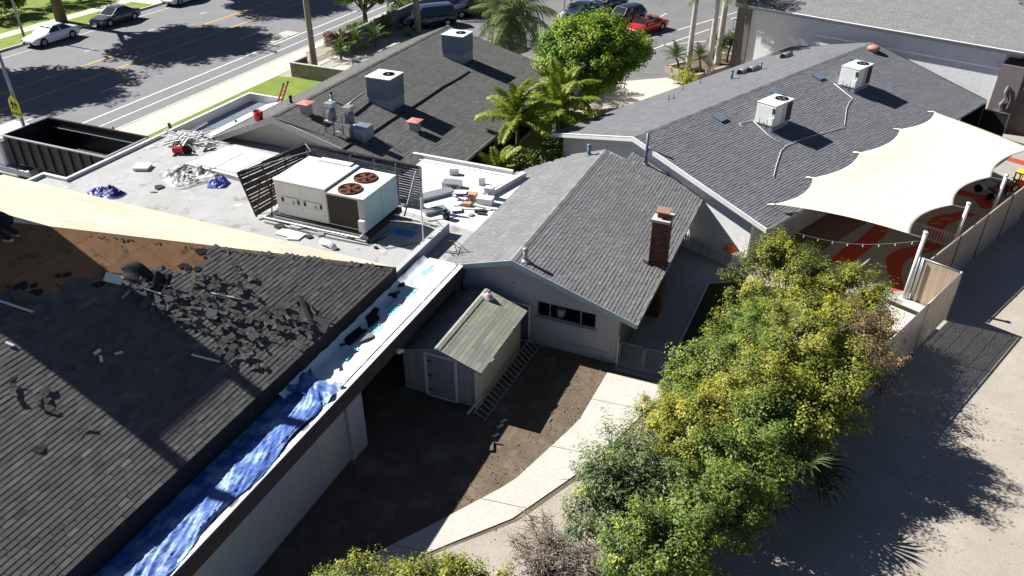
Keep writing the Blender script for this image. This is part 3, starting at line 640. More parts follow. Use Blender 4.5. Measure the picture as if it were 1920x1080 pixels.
wb(MB().bb(-12.62, hx1+.04, hy0-.02, hy1+.01, ht-.12, ht-.07), 'top_panel', M_hv, hv_, bevel=.01)
wb(MB().bb(-14.5, -12.9, hy1-.3, hy1+.02, ht+.03, ht+.10), 'top_hood', M_hv, hv_)
for fy in (.55, 1.72):
    f = wb(MB().lathe([(.46, 0), (.50, .0), (.50, .07), (.46, .07), (.46, 0)], (-11.8, fy, ht-.069), 28), 'fan_shroud', M_rust, hv_, True)
    wb(MB().lathe([(0, 0), (.455, 0)], (-11.8, fy, ht-.065), 24), 'fan_well', M_dark, f)
    mb = MB()
    for k in range(5):
        q = k*2*math.pi/5; d = V((math.cos(q), math.sin(q), 0)); s = d.cross(V((0, 0, 1)))
        c = V((-11.8, fy, ht-.045)); mb.ext([c+d*.08-s*.05, c+d*.43-s*.12, c+d*.43+s*.10+V((0, 0, .03)), c+d*.08+s*.06], (0, 0, .006))
    mb.lathe([(0, 0), (.10, 0), (.08, .05), (0, .06)], (-11.8, fy, ht-.05), 12); wb(mb, 'fan_blades', M_rust, f)
    mb = MB()
    for rr_ in (.14, .22, .30, .38, .45): mb.tube([(-11.8+rr_*math.cos(q*math.pi/12), fy+rr_*math.sin(q*math.pi/12), ht+.0) for q in range(25)], .006, 4, False)
    for q in range(6): mb.tube([(-11.8, fy, ht+.0), (-11.8+.47*math.cos(q*math.pi/3), fy+.47*math.sin(q*math.pi/3), ht+.0)], .006, 4)
    wb(mb, 'fan_guard', M_rust, f)
for x in (-15.0, -13.88):
    wb(MB().bb(x, x+1.08, hy0-.012, hy0-.002, 3.47, 3.98), 'access_panel', M_hv, hv_); wb(MB().bb(x, x+1.08, hy0-.012, hy0-.002, 4.0, 4.32), 'access_panel', M_hv, hv_); wb(MB().bb(x, x+1.08, hy0-.012, hy0-.002, 4.34, 4.93), 'access_panel', M_hv, hv_)
    wb(MB().bb(x+.06, x+1.0, hy0-.03, hy0-.013, 4.29, 4.315), 'drip_rail', M_trimg, hv_)
    wb(MB().bb(x+.08, x+.2, hy0-.02, hy0-.013, 4.05, 4.25), 'vent_slot', M_coil, hv_); wb(MB().bb(x+.88, x+1.0, hy0-.02, hy0-.013, 4.05, 4.25), 'vent_slot', M_coil, hv_)
    wb(MB().lathe([(0, .03), (.07, .03), (.08, 0)], (x+.66, hy0-.02, 4.08), 10, M=Matrix.Rotation(math.pi/2, 3, 'X')), 'latch', M_metal, hv_)
wb(MB().bb(-12.6, -11.15, hy0+.0, hy0+.025, 3.5, ht-.2), 'coil_face', M_coil, hv_)
wb(MB().bb(-11.1, -10.87, hy0-.0, hy0+.026, 3.46, ht-.16), 'control_panel', M_trimg, hv_)
wb(MB().bb(-11.05, -10.78, hy0-.22, hy0-.02, 3.5, 4.02), 'disconnect_box', M_hv, hv_, bevel=.015)
wb(MB().bb(hx0-.12, hx1+.12, hy0-.1, hy1+.1, 3.141, 3.40), 'curb', M_brown, hv_)
wb(MB().bb(hx0-.16, hx1+.16, hy0-.16, hy0-.11, 3.20, 3.33), 'curb_rail', M_metal, hv_)
wb(MB().tube([(-15.9, -.25, 3.2), (-13, -.3, 3.25), (-11.0, -.3, 3.28), (-10.8, -.25, 3.5)], .05, 8), 'gas_pipe', M_metal, hv_, True)
wb(MB().tube([(-15.6, -.55, 3.19), (-12, -.6, 3.19), (-10.5, -.5, 3.18), (-10.2, .4, 3.18)], .022, 6), 'conduit', M_blk, hv_)
# slatted screens
def screen(name, label, p0, p1, top0, top1, nsl, m, posts, gap=.45, thick=.03):
    p0, p1, t0, t1 = V(p0), V(p1), V(top0), V(top1); o = thing(name, label, 'screen', p0); n = (p1-p0).cross(t0-p0).normalized()
    for k in range(nsl):
        a = (k+.12)/nsl; b = (k+1-gap)/nsl; tw_ = random.uniform(-.01, .01)
        q = [p0.lerp(t0, a+tw_), p1.lerp(t1, a), p1.lerp(t1, b), p0.lerp(t0, b+tw_)]
        wb(MB().ext(q, n*thick, t=random.random()), 'slat', m, o)
    for f in posts:
        b, t = p0.lerp(p1, f), t0.lerp(t1, f); wb(MB().tube([b-n*.03, t-n*.03], .035, 4), 'post', M_brown, o)
    return o
s1 = screen('slat_screen', 'leaning dark wooden slat screen left of the big air unit', (-16.1, -.45, 3.25), (-15.9, 3.1, 3.25), (-17.35, .25, 4.75), (-16.5, 3.95, 4.75), 15, M_brown, (.02, .35, .68, .98), .02)
for a, b in (((-16.4, 0, 3.2), (-16.7, .9, 4.3)), ((-15.7, .1, 3.18), (-16.6, 1.5, 4.2)), ((-15.75, 1.4, 3.2), (-16.7, 2.0, 4.4))): wb(MB().tube([a, b], .03, 5), 'brace', M_brown, s1)
wb(MB().tube([(-16.5, 3.95, 4.78), (-17.35, .25, 4.78)], .035, 5), 'top_rail', M_brown, s1)
s2 = screen('board_screen', 'peeling dark board screen behind the big air unit', (-16.3, 3.65, 3.1), (-10.15, 3.45, 3.1), (-16.5, 4.0, 4.85), (-10.35, 3.75, 4.85), 16, M_peel, (.0, .2, .4, .6, .8, 1.0), .06)
wb(MB().tube([(-16.6, 4.0, 4.9), (-10.3, 3.72, 4.9)], .045, 5), 'top_rail', M_brown, s2)
for f in (.42, .62, .80): 
    x = -16.3+6.15*f; wb(MB().tube([(x, 3.42, 3.1), (x-.15, 3.70, 4.85)], .04, 4), 'batten', M_metal, s2)
wb(MB().tube([(-10.3, 3.72, 4.9), (-10.1, 3.3, 3.0)], .06, 4), 'end_post', M_metal, s2); wb(MB().tube([(-10.5, 3.7, 4.7), (-10.3, 1.9, 3.0)], .04, 5), 'brace', M_metal, s2)
wb(MB().tube([(-16.55, 4.0, 4.86), (-17.1, 1.6, 4.80)], .03, 5).tube([(-16.5, 4.0, 4.88), (-15.6, 3.2, 4.95), (-17.3, .6, 4.78)], .025, 5), 'tie_bar', M_metal, s2)
# antenna mast with guys
an = thing('aerial_mast', 'thin white aerial mast with rods beside the big air unit', 'aerial', (-8.6, .62, 3.14))
wb(MB().tube([(-8.55, .6, 3.1), (-8.6, .7, 5.1)], .03, 8), 'mast', M_white, an)
for k in range(5): wb(MB().tube([(-9.9+.3*k, .35+.1*k, 4.0), (-8.0+.1*k, 1.0-.15*k, 3.95)], .012, 5), 'rod', M_white, an)
wb(MB().tube([(-10.0, .9, 4.0), (-8.0, .75, 4.05)], .018, 5), 'boom', M_white, an)
wb(MB().tube([(-8.6, .7, 5.0), (-10.2, 2.6, 3.0)], .012, 4).tube([(-8.6, .7, 4.9), (-8.3, 2.0, 3.1)], .012, 4), 'guy_wire', M_wire, an)
# coolers on the charcoal roof
def cooler(label, cx, cy, w_, d_, topz):
    zb = bz-(cx-bx)*bs_; o = thing('evaporative_cooler', label, 'cooler', (cx, cy, zb), 0, 'blue coolers on the charcoal roof')
    z1 = topz-1.15; x0, x1, y0, y1 = cx-w_/2, cx+w_/2, cy-d_/2, cy+d_/2
    wb(MB().bb(x0, x1, y0, y1, z1, topz-.03), 'cabinet', M_cool, o, bevel=.015)
    wb(MB().bb(x0-.03, x1+.03, y0-.03, y1+.03, topz-.03, topz+.02), 'top_panel', M_hv, o, bevel=.01)
    f = wb(MB().lathe([(.26, 0), (.33, 0), (.33, .03), (.26, .03), (.26, 0)], (cx+.22, cy+.1, topz+.021), 22), 'fan_ring', M_dark, o)
    wb(MB().lathe([(0, 0), (.26, 0)], (cx+.22, cy+.1, topz+.022), 18), 'fan_opening', M_dark, f)
    wb(MB().lathe([(0, .02), (.08, .02), (.06, .05), (0, .05)], (cx+.22, cy+.1, topz+.01), 10), 'fan_hub', M_metal, f)
    for s in (y0-.006, y1+.006):
        for k in range(3): wb(MB().bb(x0+.06+k*(w_-.1)/3, x0+.02+(k+1)*(w_-.1)/3, min(s, s+.01 if s < cy else s-.01), max(s, s+.01 if s < cy else s-.01), z1+.08, topz-.1), 'louvre_panel', M_cool, o)
    for k in range(7): wb(MB().bb(x1+.001, x1+.012, y0+.08, y1-.08, z1+.12+k*.12, z1+.19+k*.12), 'louvre', M_cool, o)
    zl = lambda x: bz-(x-bx)*bs_
    wb(MB().ext([(x0+.05, y0+.04, z1-.002), (x1-.02, y0+.04, z1-.002), (x1-.02, y0+.04, zl(x1)-.02), (x0+.05, y0+.04, zl(x0)-.02)], (0, d_-.08, 0)), 'base_duct', M_duct, o)
    return o
cooler('blue cooler on the charcoal roof, nearer one, above the exhaust fans', -17.15, 12.2, 1.5, 1.45, 5.62)
cooler('blue cooler on the charcoal roof, farther one, near the roof end', -17.3, 21.2, 1.5, 1.4, 5.62)
def zB(x): return bz-(x-bx)*bs_
def capvent(label, x, y, h):
    o = thing('roof_vent', label, 'vent', (x, y, zB(x)), 0, 'red capped vents'); z = zB(x)
    wb(MB().bb(x-.22, x+.22, y-.22, y+.22, z-.1, z+h), 'vent_box', M_metal, o); wb(MB().lathe([(.48, 0), (.5, .03), (.12, .09), (0, .1)], (x, y, z+h), 4, M=Matrix.Rotation(rad(45), 3, 'Z')), 'cap', M_redcap, o)
capvent('red capped square vent left of the exhaust fans', -19.25, 7.9, .55); capvent('red capped square vent right of the exhaust fans', -14.6, 10.75, .5)
ex = thing('exhaust_fans', 'pair of grimy galvanised exhaust fans on a roof curb', 'exhaust fan', (-16.9, 7.6, zB(-16.9)))
for k, (x, y) in enumerate(((-17.35, 7.4), (-16.55, 7.75))):
    z = zB(x)+.75
    wb(MB().tube([(x, y, z-.1), (x+.04, y-.04, z+.54)], [.25, .20], 12), 'fan_drum', M_cool, ex, True)
    wb(MB().bb(x-.23, x+.23, y-.23, y+.23, z+.55, z+.78), 'motor_box', M_metal, ex, bevel=.02)
    for dx in (-.25, .25): wb(MB().tube([(x+dx, y-.3, zB(x+dx)), (x+dx, y-.3, z+.3)], .025, 5), 'leg', M_rust, ex)
wb(MB().bb(-16.5, -15.7, 7.5, 8.5, zB(-15.7)-.1, zB(-16.4)+.5), 'curb_box', M_duct, ex)
wb(MB().bb(-17.7, -16.2, 7.15, 7.25, zB(-17)+.62, zB(-17)+.72), 'support_rail', M_trim, ex)
wb(MB().bb(-16.95, -16.7, 7.0, 7.4, zB(-16.9)+.3, zB(-16.9)+.33), 'foil_scrap', M_white, ex)
def pipe(name, label, b, h, r_=.07, m=M_metal, cap=True, group=None, mcap=None):
    b = V(b); mb = MB().tube([b-V((0, 0, .1)), b+V((0, 0, h))], r_, 10)
    o = thing(name, label, 'vent', b, 0, group); wb(mb, 'pipe', m, o, True)
    wb(MB().lathe([(r_*2.2, -.02), (r_*2.0, .03), (r_*1.05, .07)], b, 12), 'flashing', m, o)
    if cap: wb(MB().lathe([(r_*1.0, 0), (r_*1.25, .02), (r_*1.25, r_*1.2), (r_*.9, r_*1.5)], b+V((0, 0, h-.02)), 12), 'cap', mcap or m, o, True)
    return o
pB = lambda x, y: onp(x, y, (bx, 0, bz), (bs_, 0, 1)); pBl = lambda x, y: onp(x, y, (bx, 0, bz), (-bl, 0, 1))
pipe('vent_pipe', 'black capped vent pipe on the charcoal roof near the ridge', pB(622, 188), .38, .07, M_metal, mcap=M_blk); pipe('vent_pipe', 'black capped vent pipe on the street side of the charcoal roof', pBl(546, 194), .35, .08, M_blk)
pipe('vent_pipe', 'small black vent pipe by the red bucket', pBl(443, 232), .22, .06, M_blk, False)
nM_, pM_ = (ms, 0, 1), (mx, 0, mz)
pipe('vent_pipe', 'galvanised vent pipe on the mauve grey roof near its gable', onp(985, 489, pM_, nM_), .45, .085)
pipe('vent_pipe', 'tall grey vent stack at the far end of the mauve grey roof', onp(1210, 308, pM_, nM_), 1.6, .07, M_cool, False)
pipe('vent_pipe', 'thin vent rod on the mauve grey roof', onp(1187, 320, pM_, nM_), .45, .02, M_metal, False)
pipe('vent_pipe', 'capped vent pipe on the sunny side of the mauve grey roof', onp(1104, 291, pM_, (-ms, 0, 1)), .45, .09, M_cool)
def wire_item(name, label, cat, pts, r_, m): 
    o = MB().tube(pts, r_, 6).build(name, m, None, True); return tag(o, label, cat)
up = V((0, 0, .04))
wire_item('roof_cable', 'black cable sagging across the charcoal shingles', 'cable', [pB(x, y)+up for x, y in ((640, 282), (672, 262), (695, 252), (740, 222), (768, 205), (792, 190), (830, 164), (862, 146), (880, 134))], .035, M_blk)
wire_item('roof_conduit', 'white conduit crossing the charcoal roof to the flat roof', 'conduit', [pB(x, y)+up for x, y in ((655, 230), (690, 250), (752, 286))], .03, M_white)
wire_item('roof_conduit', 'silver conduit between the nearer blue cooler and exhaust fans', 'conduit', [pB(682, 185)+V((0, 0, .3)), pB(650, 210)+V((0, 0, .3))], .06, M_metal)
# rooftop units on the right house (own axes)
nR = (rs, 0, 1)
RB3 = RM.to_3x3()
pR = lambda x, y: RMi @ onp(x, y, RM @ V((rxp, 0, rzp)), RB3 @ V((rs, 0, 1)))
pRl = lambda x, y: RMi @ onp(x, y, RM @ V((rxp, 0, rzp)), RB3 @ V((-rs, 0, 1)))
def zR(u): return rzp-abs(u-rxp)*rs
def runit(label, u, v):
    o = thing('rooftop_unit', label, 'air conditioner', R(u, v, zR(u)), RZ, 'white units on the blue grey roof'); z0 = zR(u+.55)-zR(u)+.28; zt = z0+1.12
    MB().bb(-.55, .55, -.85, .85, z0, zt-.03).build('cabinet', M_hv, o, bevel=.02)
    MB().bb(-.57, .57, -.87, .87, zt-.03, zt+.02).build('top_panel', M_hv, o, bevel=.01)
    f = MB().lathe([(.30, 0), (.35, 0), (.35, .03), (.30, .03), (.30, 0)], (.1, .38, zt+.021), 22).build('fan_ring', M_dark, o)
    MB().lathe([(0, 0), (.30, 0)], (.1, .38, zt+.022), 18).build('fan_opening', M_coil, f)
    mb = MB()
    for q in range(4):
        d = V((math.cos(q*1.57), math.sin(q*1.57), 0)); s = V((-d.y, d.x, 0)); c = V((.1, .38, zt+.026)); mb.ext([c+d*.05-s*.03, c+d*.27-s*.08, c+d*.27+s*.06, c+d*.05+s*.04], (0, 0, .005))
    mb.build('fan_blades', M_rim, f)
    MB().bb(.551, .565, .25, .78, z0+.05, zt-.08).build('coil_face', M_coil, o); MB().bb(.551, .562, -.8, -.15, z0+.05, zt-.08).build('access_panel', M_hv, o); MB().bb(.551, .562, -.12, .2, z0+.05, zt-.08).build('access_panel', M_metal, o)
    MB().bb(.38, .56, -.98, -.86, z0+.1, z0+.5).build('disconnect_box', M_hv, o, bevel=.015)
    MB().bb(-.42, .42, -.865, -.851, z0+.06, zt-.1).build('access_panel', M_hv, o); MB().bb(.38, .54, -.87, -.851, zt-.42, zt-.15).build('label_plate', M_coil, o)
    MB().tube([(.47, -.92, z0+.1), (.47, -.9, z0-.2), (.5, -.7, z0-.45)], .04, 6).build('conduit', M_metal, o)
    zz = lambda x: zR(u+x)-zR(u)
    MB().ext([(-.52, -.8, z0-.005), (.52, -.8, z0-.005), (.52, -.8, zz(.52)-.03), (-.52, -.8, zz(-.52)-.03)], (0, 1.6, 0)).build('base_duct', M_duct, o)
    for x in (-.2, .25): MB().tube([(x, -.95, zz(x)), (x, -.95, z0+.35)], .015, 5).build('rod', M_blk, o)
    return o
runit('white rooftop unit, nearer one on the blue grey roof', -4.15, 7.75); runit('white rooftop unit, farther one on the blue grey roof', -4.2, 16.6)
def rwire(name, label, cat, px_, r_, m, h=.05):
    o = MB().tube([RM @ (pR(x, y)+V((0, 0, h))) for x, y in px_], r_, 6).build(name, m, None, True); return tag(o, label, cat)
rwire('condensate_pipe', 'white condensate pipe looping below the nearer white rooftop unit', 'pipe', ((1450, 333), (1455, 312), (1464, 284), (1474, 274), (1500, 264), (1540, 251), (1583, 240)), .015, M_white)
rwire('condensate_pipe', 'white condensate pipe from the farther white rooftop unit', 'pipe', ((1583, 236), (1587, 205), (1592, 193), (1598, 186), (1563, 158)), .015, M_white)
rwire('condensate_pipe', 'straight white pipe at the foot of the nearer white rooftop unit', 'pipe', ((1412, 228), (1440, 255), (1470, 276)), .013, M_white); rwire('condensate_pipe', 'short hooked white pipe left of the nearer white rooftop unit', 'pipe', ((1412, 226), (1386, 233), (1392, 240)), .016, M_white)
for i, (x, y, s) in enumerate(((1349, 222, 'leftmost'), (1455, 176, 'second from left'), (1533, 145, 'third from left'), (1604, 114, 'rightmost'))):
    p = pR(x, y); o = tag(MB().bb(-.3, .3, -.28, .28, .0, .09).bb(-.34, .34, -.32, .32, .09, .11).build('flat_vent', M_cool), 'low dark flat vent on the blue grey roof, %s of four' % s, 'vent', 'flat vents on the blue grey roof')
    o.location = RM @ p; o.rotation_euler = (RM.to_3x3() @ Matrix.Rotation(math.atan(rs), 3, 'Y')).to_euler()
p = RM @ pR(1637, 96); o = thing('turbine_vent', 'rusty orange dome vent at the far ridge of the blue grey roof', 'vent', p)
MB().lathe([(.2, -.1), (.2, .15)], n=14).build('neck', M_metal, o, True); MB().lathe([(.36, .12), (.42, .18), (.36, .30), (.2, .38), (0, .40)], n=18).build('dome', M_terra, o, True)
def hoodvent(label, x, y):
    p = RM @ pRl(x, y); o = thing('hood_vent', label, 'vent', p, RZ)
    mb = MB(); n = 10; vs = []
    for k in range(n+1):
        q = math.pi*k/n; vs.append((.26*math.cos(q), .26*math.sin(q)+.05))
    mb.ext([(a, -.45, b) for a, b in vs], (0, .9, 0)); mb.build('hood', M_metal, o, True)
    MB().lathe([(0, 0), (.22, 0)], (0, -.452, .1), 14, M=Matrix.Rotation(math.pi/2, 3, 'X')).build('mouth', M_dark, o)
hoodvent('half round metal hood vent, left one of the close pair', 1394, 137); hoodvent('half round metal hood vent, right one of the close pair', 1412, 133); hoodvent('lone half round metal hood vent near the far end', 1474, 107)
pipe('vent_pipe', 'grey capped vent pipe left of the paired hood vents', RM @ pRl(1371, 148), .45, .08, M_cool); pipe('vent_pipe', 'short grey vent pipe right of the paired hood vents', RM @ pRl(1426, 129), .35, .06, M_cool)
for i, (x, y) in enumerate(((1254, 187), (1263, 185), (1280, 168), (1313, 156))): pipe('vent_pipe', 'thin dark rod vent low on the sunny side of the blue grey roof', RM @ pRl(x, y), .28, .02, M_blk, False, 'thin rod vents')
# ================================================================== TORN ROOF DEBRIS
pN = lambda x, y: onp(x, y, (EX, EY, EZ), (S, 0, 1))
rotN = Matrix.Rotation(TH, 3, 'Y')
r = random.Random(77); scraps = []
for k in range(8):
    mb = MB(); w_, d_ = r.uniform(.16, .34), r.uniform(.4, .95); nx = 4
    w_ *= .8; d_ *= .7
    P = [V((-w_/2+r.uniform(-.03, .03), -d_/2+d_*i/nx, 0)) for i in range(nx+1)]+[V((w_/2+r.uniform(-.05, .05), d_/2-d_*i/nx, 0)) for i in range(nx+1)]
    bend = r.uniform(-.06, .12); n2 = len(P)
    P = [V((p.x, p.y, .02+bend*(p.y/d_*2)**2+r.uniform(0, .015))) for p in P]; m_ = nx+1
    t = r.random()*.5; fs = [(i, i+1, n2-2-i, n2-1-i) for i in range(nx)]
    top = [p+V((0, 0, .012)) for p in P]; mb.add(P, [tuple(reversed(f)) for f in fs], t); mb.add(top, fs, t)
    k0 = 0; mb.add(P+top, [(i, (i+1) % n2, n2+(i+1) % n2, n2+i) for i in range(n2)], t)
    for f in range(r.randint(0, 2)):
        y0 = r.uniform(-d_/2, d_/2-.15); mb.bb(-w_/2+.01, w_/2-.02, y0, y0+.13, .03+bend*(2*y0/d_)**2, .045+bend*(2*y0/d_)**2, t=r.random()*.6)
    scraps.append(mb.mesh('shingle_scrap', M_shX))
def scrap(x, y, s=1.0, lift=0.0, label='torn black shingle scrap lying loose on the dark roof'):
    p = pN(x, y); o = inst('shingle_scrap', r.choice(scraps)); tag(o, label, 'shingle scrap', 'shingle scraps: '+label.split(' scrap ')[1])
    q = rotN @ Matrix.Rotation(r.uniform(0, 6.28), 3, 'Z') @ Matrix.Rotation(r.gauss(0, .05), 3, 'X') @ Matrix.Rotation(r.gauss(0, .05), 3, 'Y')
    o.matrix_basis = Matrix.Translation(p+nn*(.03+lift)) @ q.to_4x4() @ Matrix.Scale(s, 4); return o
zone = [(250, 520), (390, 510), (470, 545), (520, 600), (470, 680), (440, 690), (400, 655), (330, 600), (270, 575), (235, 545)]
n = 0
while n < 140:
    x, y = r.uniform(235, 540), r.uniform(505, 700)
    if inpoly(x, y, zone): scrap(x, y, r.uniform(.4, .95), r.uniform(0, .05), 'torn black shingle scrap in the big heap below the bare plywood'); n += 1
for k in range(26):
    x, y = r.gauss(555, 28), r.gauss(600, 18)
    if y < 650: scrap(x, y, r.uniform(.6, 1.0), r.uniform(0, .06), 'torn shingle scrap in the small heap by the dark roof edge')
for x, y in ((25, 730), (78, 745), (95, 770), (155, 805), (75, 842), (85, 755), (90, 735), (440, 500), (455, 515), (475, 525), (140, 690), (590, 610), (605, 620), (410, 665), (430, 655), (565, 580), (480, 690), (495, 690), (30, 560), (130, 575), (340, 690)): scrap(x, y, r.uniform(.6, 1.0), .005, 'stray shingle scrap lying alone on the dark shingles')
# curled felt and pale metal strips
def nloc(mb, name, m, label, cat, x, y, rz_, lift=.04, smooth=False):
    o = mb.build(name, m, None, smooth); tag(o, label, cat); o.matrix_basis = Matrix.Translation(pN(x, y)+nn*lift) @ (rotN @ Matrix.Rotation(rz_, 3, 'Z')).to_4x4(); return o
nloc(MB().grid(lambda a, b: (.95*(a-.5), .7*(b-.5)+.08*math.sin(a*5), .03+.22*max(0, math.sin(a*3.4+.3))*(.3+.7*b)+.05*math.sin(b*9+a*4)), 14, 8), 'felt_flap', M_felt, 'curled black felt flap at the torn edge of plywood', 'felt', 262, 520, .6, .0, True)
nloc(MB().grid(lambda a, b: (.8*(a-.5), .5*(b-.5), .03+.2*a*a+.04*math.sin(b*9)), 10, 6), 'felt_flap', M_felt, 'smaller curled felt sheet beside the larger black flap', 'felt', 300, 540, 2.1, .02, True)
nloc(MB().box((0, 0, .1), (.5, .3, .01), M=Matrix.Rotation(.3, 3, 'X')), 'bright_sheet', M_white, 'small bright white sheet by the curled black felt', 'scrap', 212, 528, .5)
for i, (x, y, q, L, s) in enumerate(((292, 551, -1.2, .8, 'beside the curled black felt'), (424, 558, -1.0, .95, 'among the torn shingle scraps'), (30, 577, -1.2, .9, 'in the tower shadow at far left'), (385, 674, -1.1, .8, 'just below the big shadow edge'), (242, 548, .2, .7, 'under the curled black felt'))):
    nloc(MB().box((0, 0, .03), (.07, L, .012)).box((.035, 0, .05), (.008, L, .05)), 'metal_strip', M_trim if i != 4 else M_kerb, 'thin pale metal edging strip %s' % s, 'metal strip', x, y, q)
for i, (x, y) in enumerate(((182, 662), (189, 675), (18, 647), (222, 664))):
    nloc(MB().box((0, 0, .02), (.09, .22, .01), M=Matrix.Rotation(.2, 3, 'Y')), 'paper_scrap', M_trim, 'small pale paper scrap on the shaded dark roof', 'scrap', x, y, .9*i)['group'] = 'paper scraps on the shaded roof'
nloc(MB().box((0, 0, .06), (.3, .3, .1), M=Matrix.Rotation(.3, 3, 'X')), 'grey_block', M_concd, 'small pale grey lump among the torn shingles', 'debris', 395, 592, .5)
nloc(MB().box((0, 0, .05), (.16, 1.3, .1)).box((0, 0, .11), (.12, 1.25, .03)), 'shingle_bundle', M_brown, 'rolled brown ridge piece lying by the dark roof edge', 'ridge piece', 572, 588, .95)
nloc(MB().box((0, 0, .05), (.55, .5, .08), M=Matrix.Rotation(.15, 3, 'X')), 'shingle_clump', M_shX, 'curled shingle clump hanging over the dark roof edge', 'shingle clump', 598, 612, .3)
# felt remnants on the old plywood edge
mb = MB()
for k in range(34):
    j = r.randrange(3, len(torn)-2); a, b = torn[j], torn[j+1]; f = r.random(); x, y = a[0]+(b[0]-a[0])*f+r.gauss(0, 9), a[1]+(b[1]-a[1])*f-abs(r.gauss(0, 8))
    if not (-20 < x < 384) or y < 440+.06*x: continue
    p = pN(x, y)+nn*(.020+.004*(k % 5)); n_ = r.randint(6, 9); R0 = r.uniform(.04, .15)
    P = []
    for i in range(n_):
        q = 2*math.pi*i/n_; rr_ = R0*r.uniform(.5, 1.3); P.append(p+rotN @ V((rr_*math.cos(q), rr_*math.sin(q)*1.3, 0)))
    mb.ext(P, nn*.004)
o = wb(mb, 'felt_remnants', M_felt, main); stuff(o)
# white underlayment sheet with teal print on the gutter strip
ul = thing('underlayment_sheet', 'white roofing underlayment with teal print beside the black roof', 'underlayment', (-7.3, -4, 3.04))
r2 = random.Random(5)
def ulf(a, b):
    y = -9.6+a*9.1; x = -7.94+b*1.47; return (x, y, 3.155+.018*math.sin(y*5+x*3)+.014*math.sin(y*11+x*7)+.12*max(0, .22-b)*5*max(0, .22-b)*5)
wb(MB().grid(ulf, 60, 14), 'sheet', M_under, ul, True)
for i, (x, y) in enumerate(((798, 507), (768, 550), (735, 582), (698, 620), (652, 664), (775, 524), (735, 570))):
    p = at(x, y, 3.20); o_ = MB(); big = i < 5
    for row in range(4 if big else 2):
        a = -.30
        while a < .30:
            l_ = r2.uniform(.05, .12); o_.box(p+V((row*.075-.1, a+l_/2, .0)), (.045, l_*.8, .003)); a += l_+.02
    if big: o_.box(p+V((-.02, .42, 0)), (.10, .07, .003)).box(p+V((.1, .42, 0)), (.05, .07, .003))
    stuff(wb(o_, 'teal_print', M_teal, ul))
def flatblob(name, label, cat, px_, z, m, group=None):
    P = [at(x, y, z) for x, y in px_]; o = MB().ext(P, (0, 0, .012)).build(name, m); tag(o, label, cat, group); return o
Z_ = lambda pts, x0, y0, k: [(x0+a*k, y0+b*k) for a, b in pts]
flatblob('felt_scrap', 'big torn black felt piece on the white underlayment, middle', 'felt scrap', Z_([(700, 700), (760, 690), (880, 620), (915, 640), (890, 680), (920, 730), (850, 800), (800, 830), (790, 740), (720, 730)], 540, 460, .1875), 3.20, M_felt)
flatblob('felt_scrap', 'long torn black felt piece on the white underlayment, lowest', 'felt scrap', Z_([(560, 930), (720, 810), (740, 840), (800, 840), (620, 1005), (580, 990), (520, 1010), (515, 990), (570, 980)], 540, 460, .1875), 3.20, M_felt)
flatblob('felt_scrap', 'small black felt scrap on the white underlayment, topmost', 'felt scrap', Z_([(1060, 400), (1120, 360), (1165, 370), (1160, 405), (1100, 420)], 540, 460, .1875), 3.20, M_felt)
flatblob('felt_scrap', 'small ragged black felt scrap below the topmost scrap', 'felt scrap', Z_([(975, 510), (1010, 480), (1060, 475), (1120, 455), (1120, 470), (1080, 485), (1095, 520), (1060, 525), (1030, 505)], 540, 460, .1875), 3.20, M_felt)
flatblob('shingle_strip', 'grey shingle strip beside the lowest black felt piece', 'shingle strip', Z_([(740, 930), (800, 880), (850, 880), (860, 910), (800, 930), (670, 985)], 540, 460, .1875), 3.22, M_shM)
# blue tarp crumpled along the gutter strip
tp = thing('blue_tarp', 'long crumpled blue tarp along the edge of the black roof', 'tarp', (-7.2, -16, 3.05))
from mathutils import noise as _n
def tpf(a, b):
    y = -32+a*23.9; wdt = 1.78 if y < -9.6 else 1.78-(y+9.6)*1.1; x = -7.94+b*wdt*.865+.10*math.sin(y*1.9)*(b > .9)
    amp = .018+.12*max(0, min(1, (b-.22)*3))*(1-.55*max(0, (b-.9)*8))
    f1 = _n.noise(V((x*1.4+y*.30, y*.45, 1.3)))*1.0; w1 = .35*_n.noise(V((y*.8, x, 4))); f2 = abs(_n.noise(V((x*3.2+y*.9+w1, y*.55, 7.1)))); f3 = abs(_n.noise(V((x*8+y*2.6+w1*3, y*1.2, 3.1)))); f4 = abs(_n.noise(V((x*15-y*4, y*2.5+x*5, 5.1))))
    return (x, y, 3.15+amp*(.45*f1+.65*(.5-f2)+.5*(.5-f3)+.34*(.5-f4))+.05*b+(-.28*(b-.95)*20*max(0, _n.noise(V((y*.6, 2, 2)))) if b > .95 else 0))
wb(MB().grid(tpf, 420, 56), 'tarp_sheet', M_tarp, tp, True)
wb(MB().grid(lambda a, b: (-7.95+b*1.55, -9.3+a*.9, 3.24+.035*math.sin(a*9+b*5)+.03*math.sin(b*19+a*7)+.06*_n.noise(V((a*5, b*4, 2)))), 24, 24), 'tarp_fold', M_tarp, tp, True)
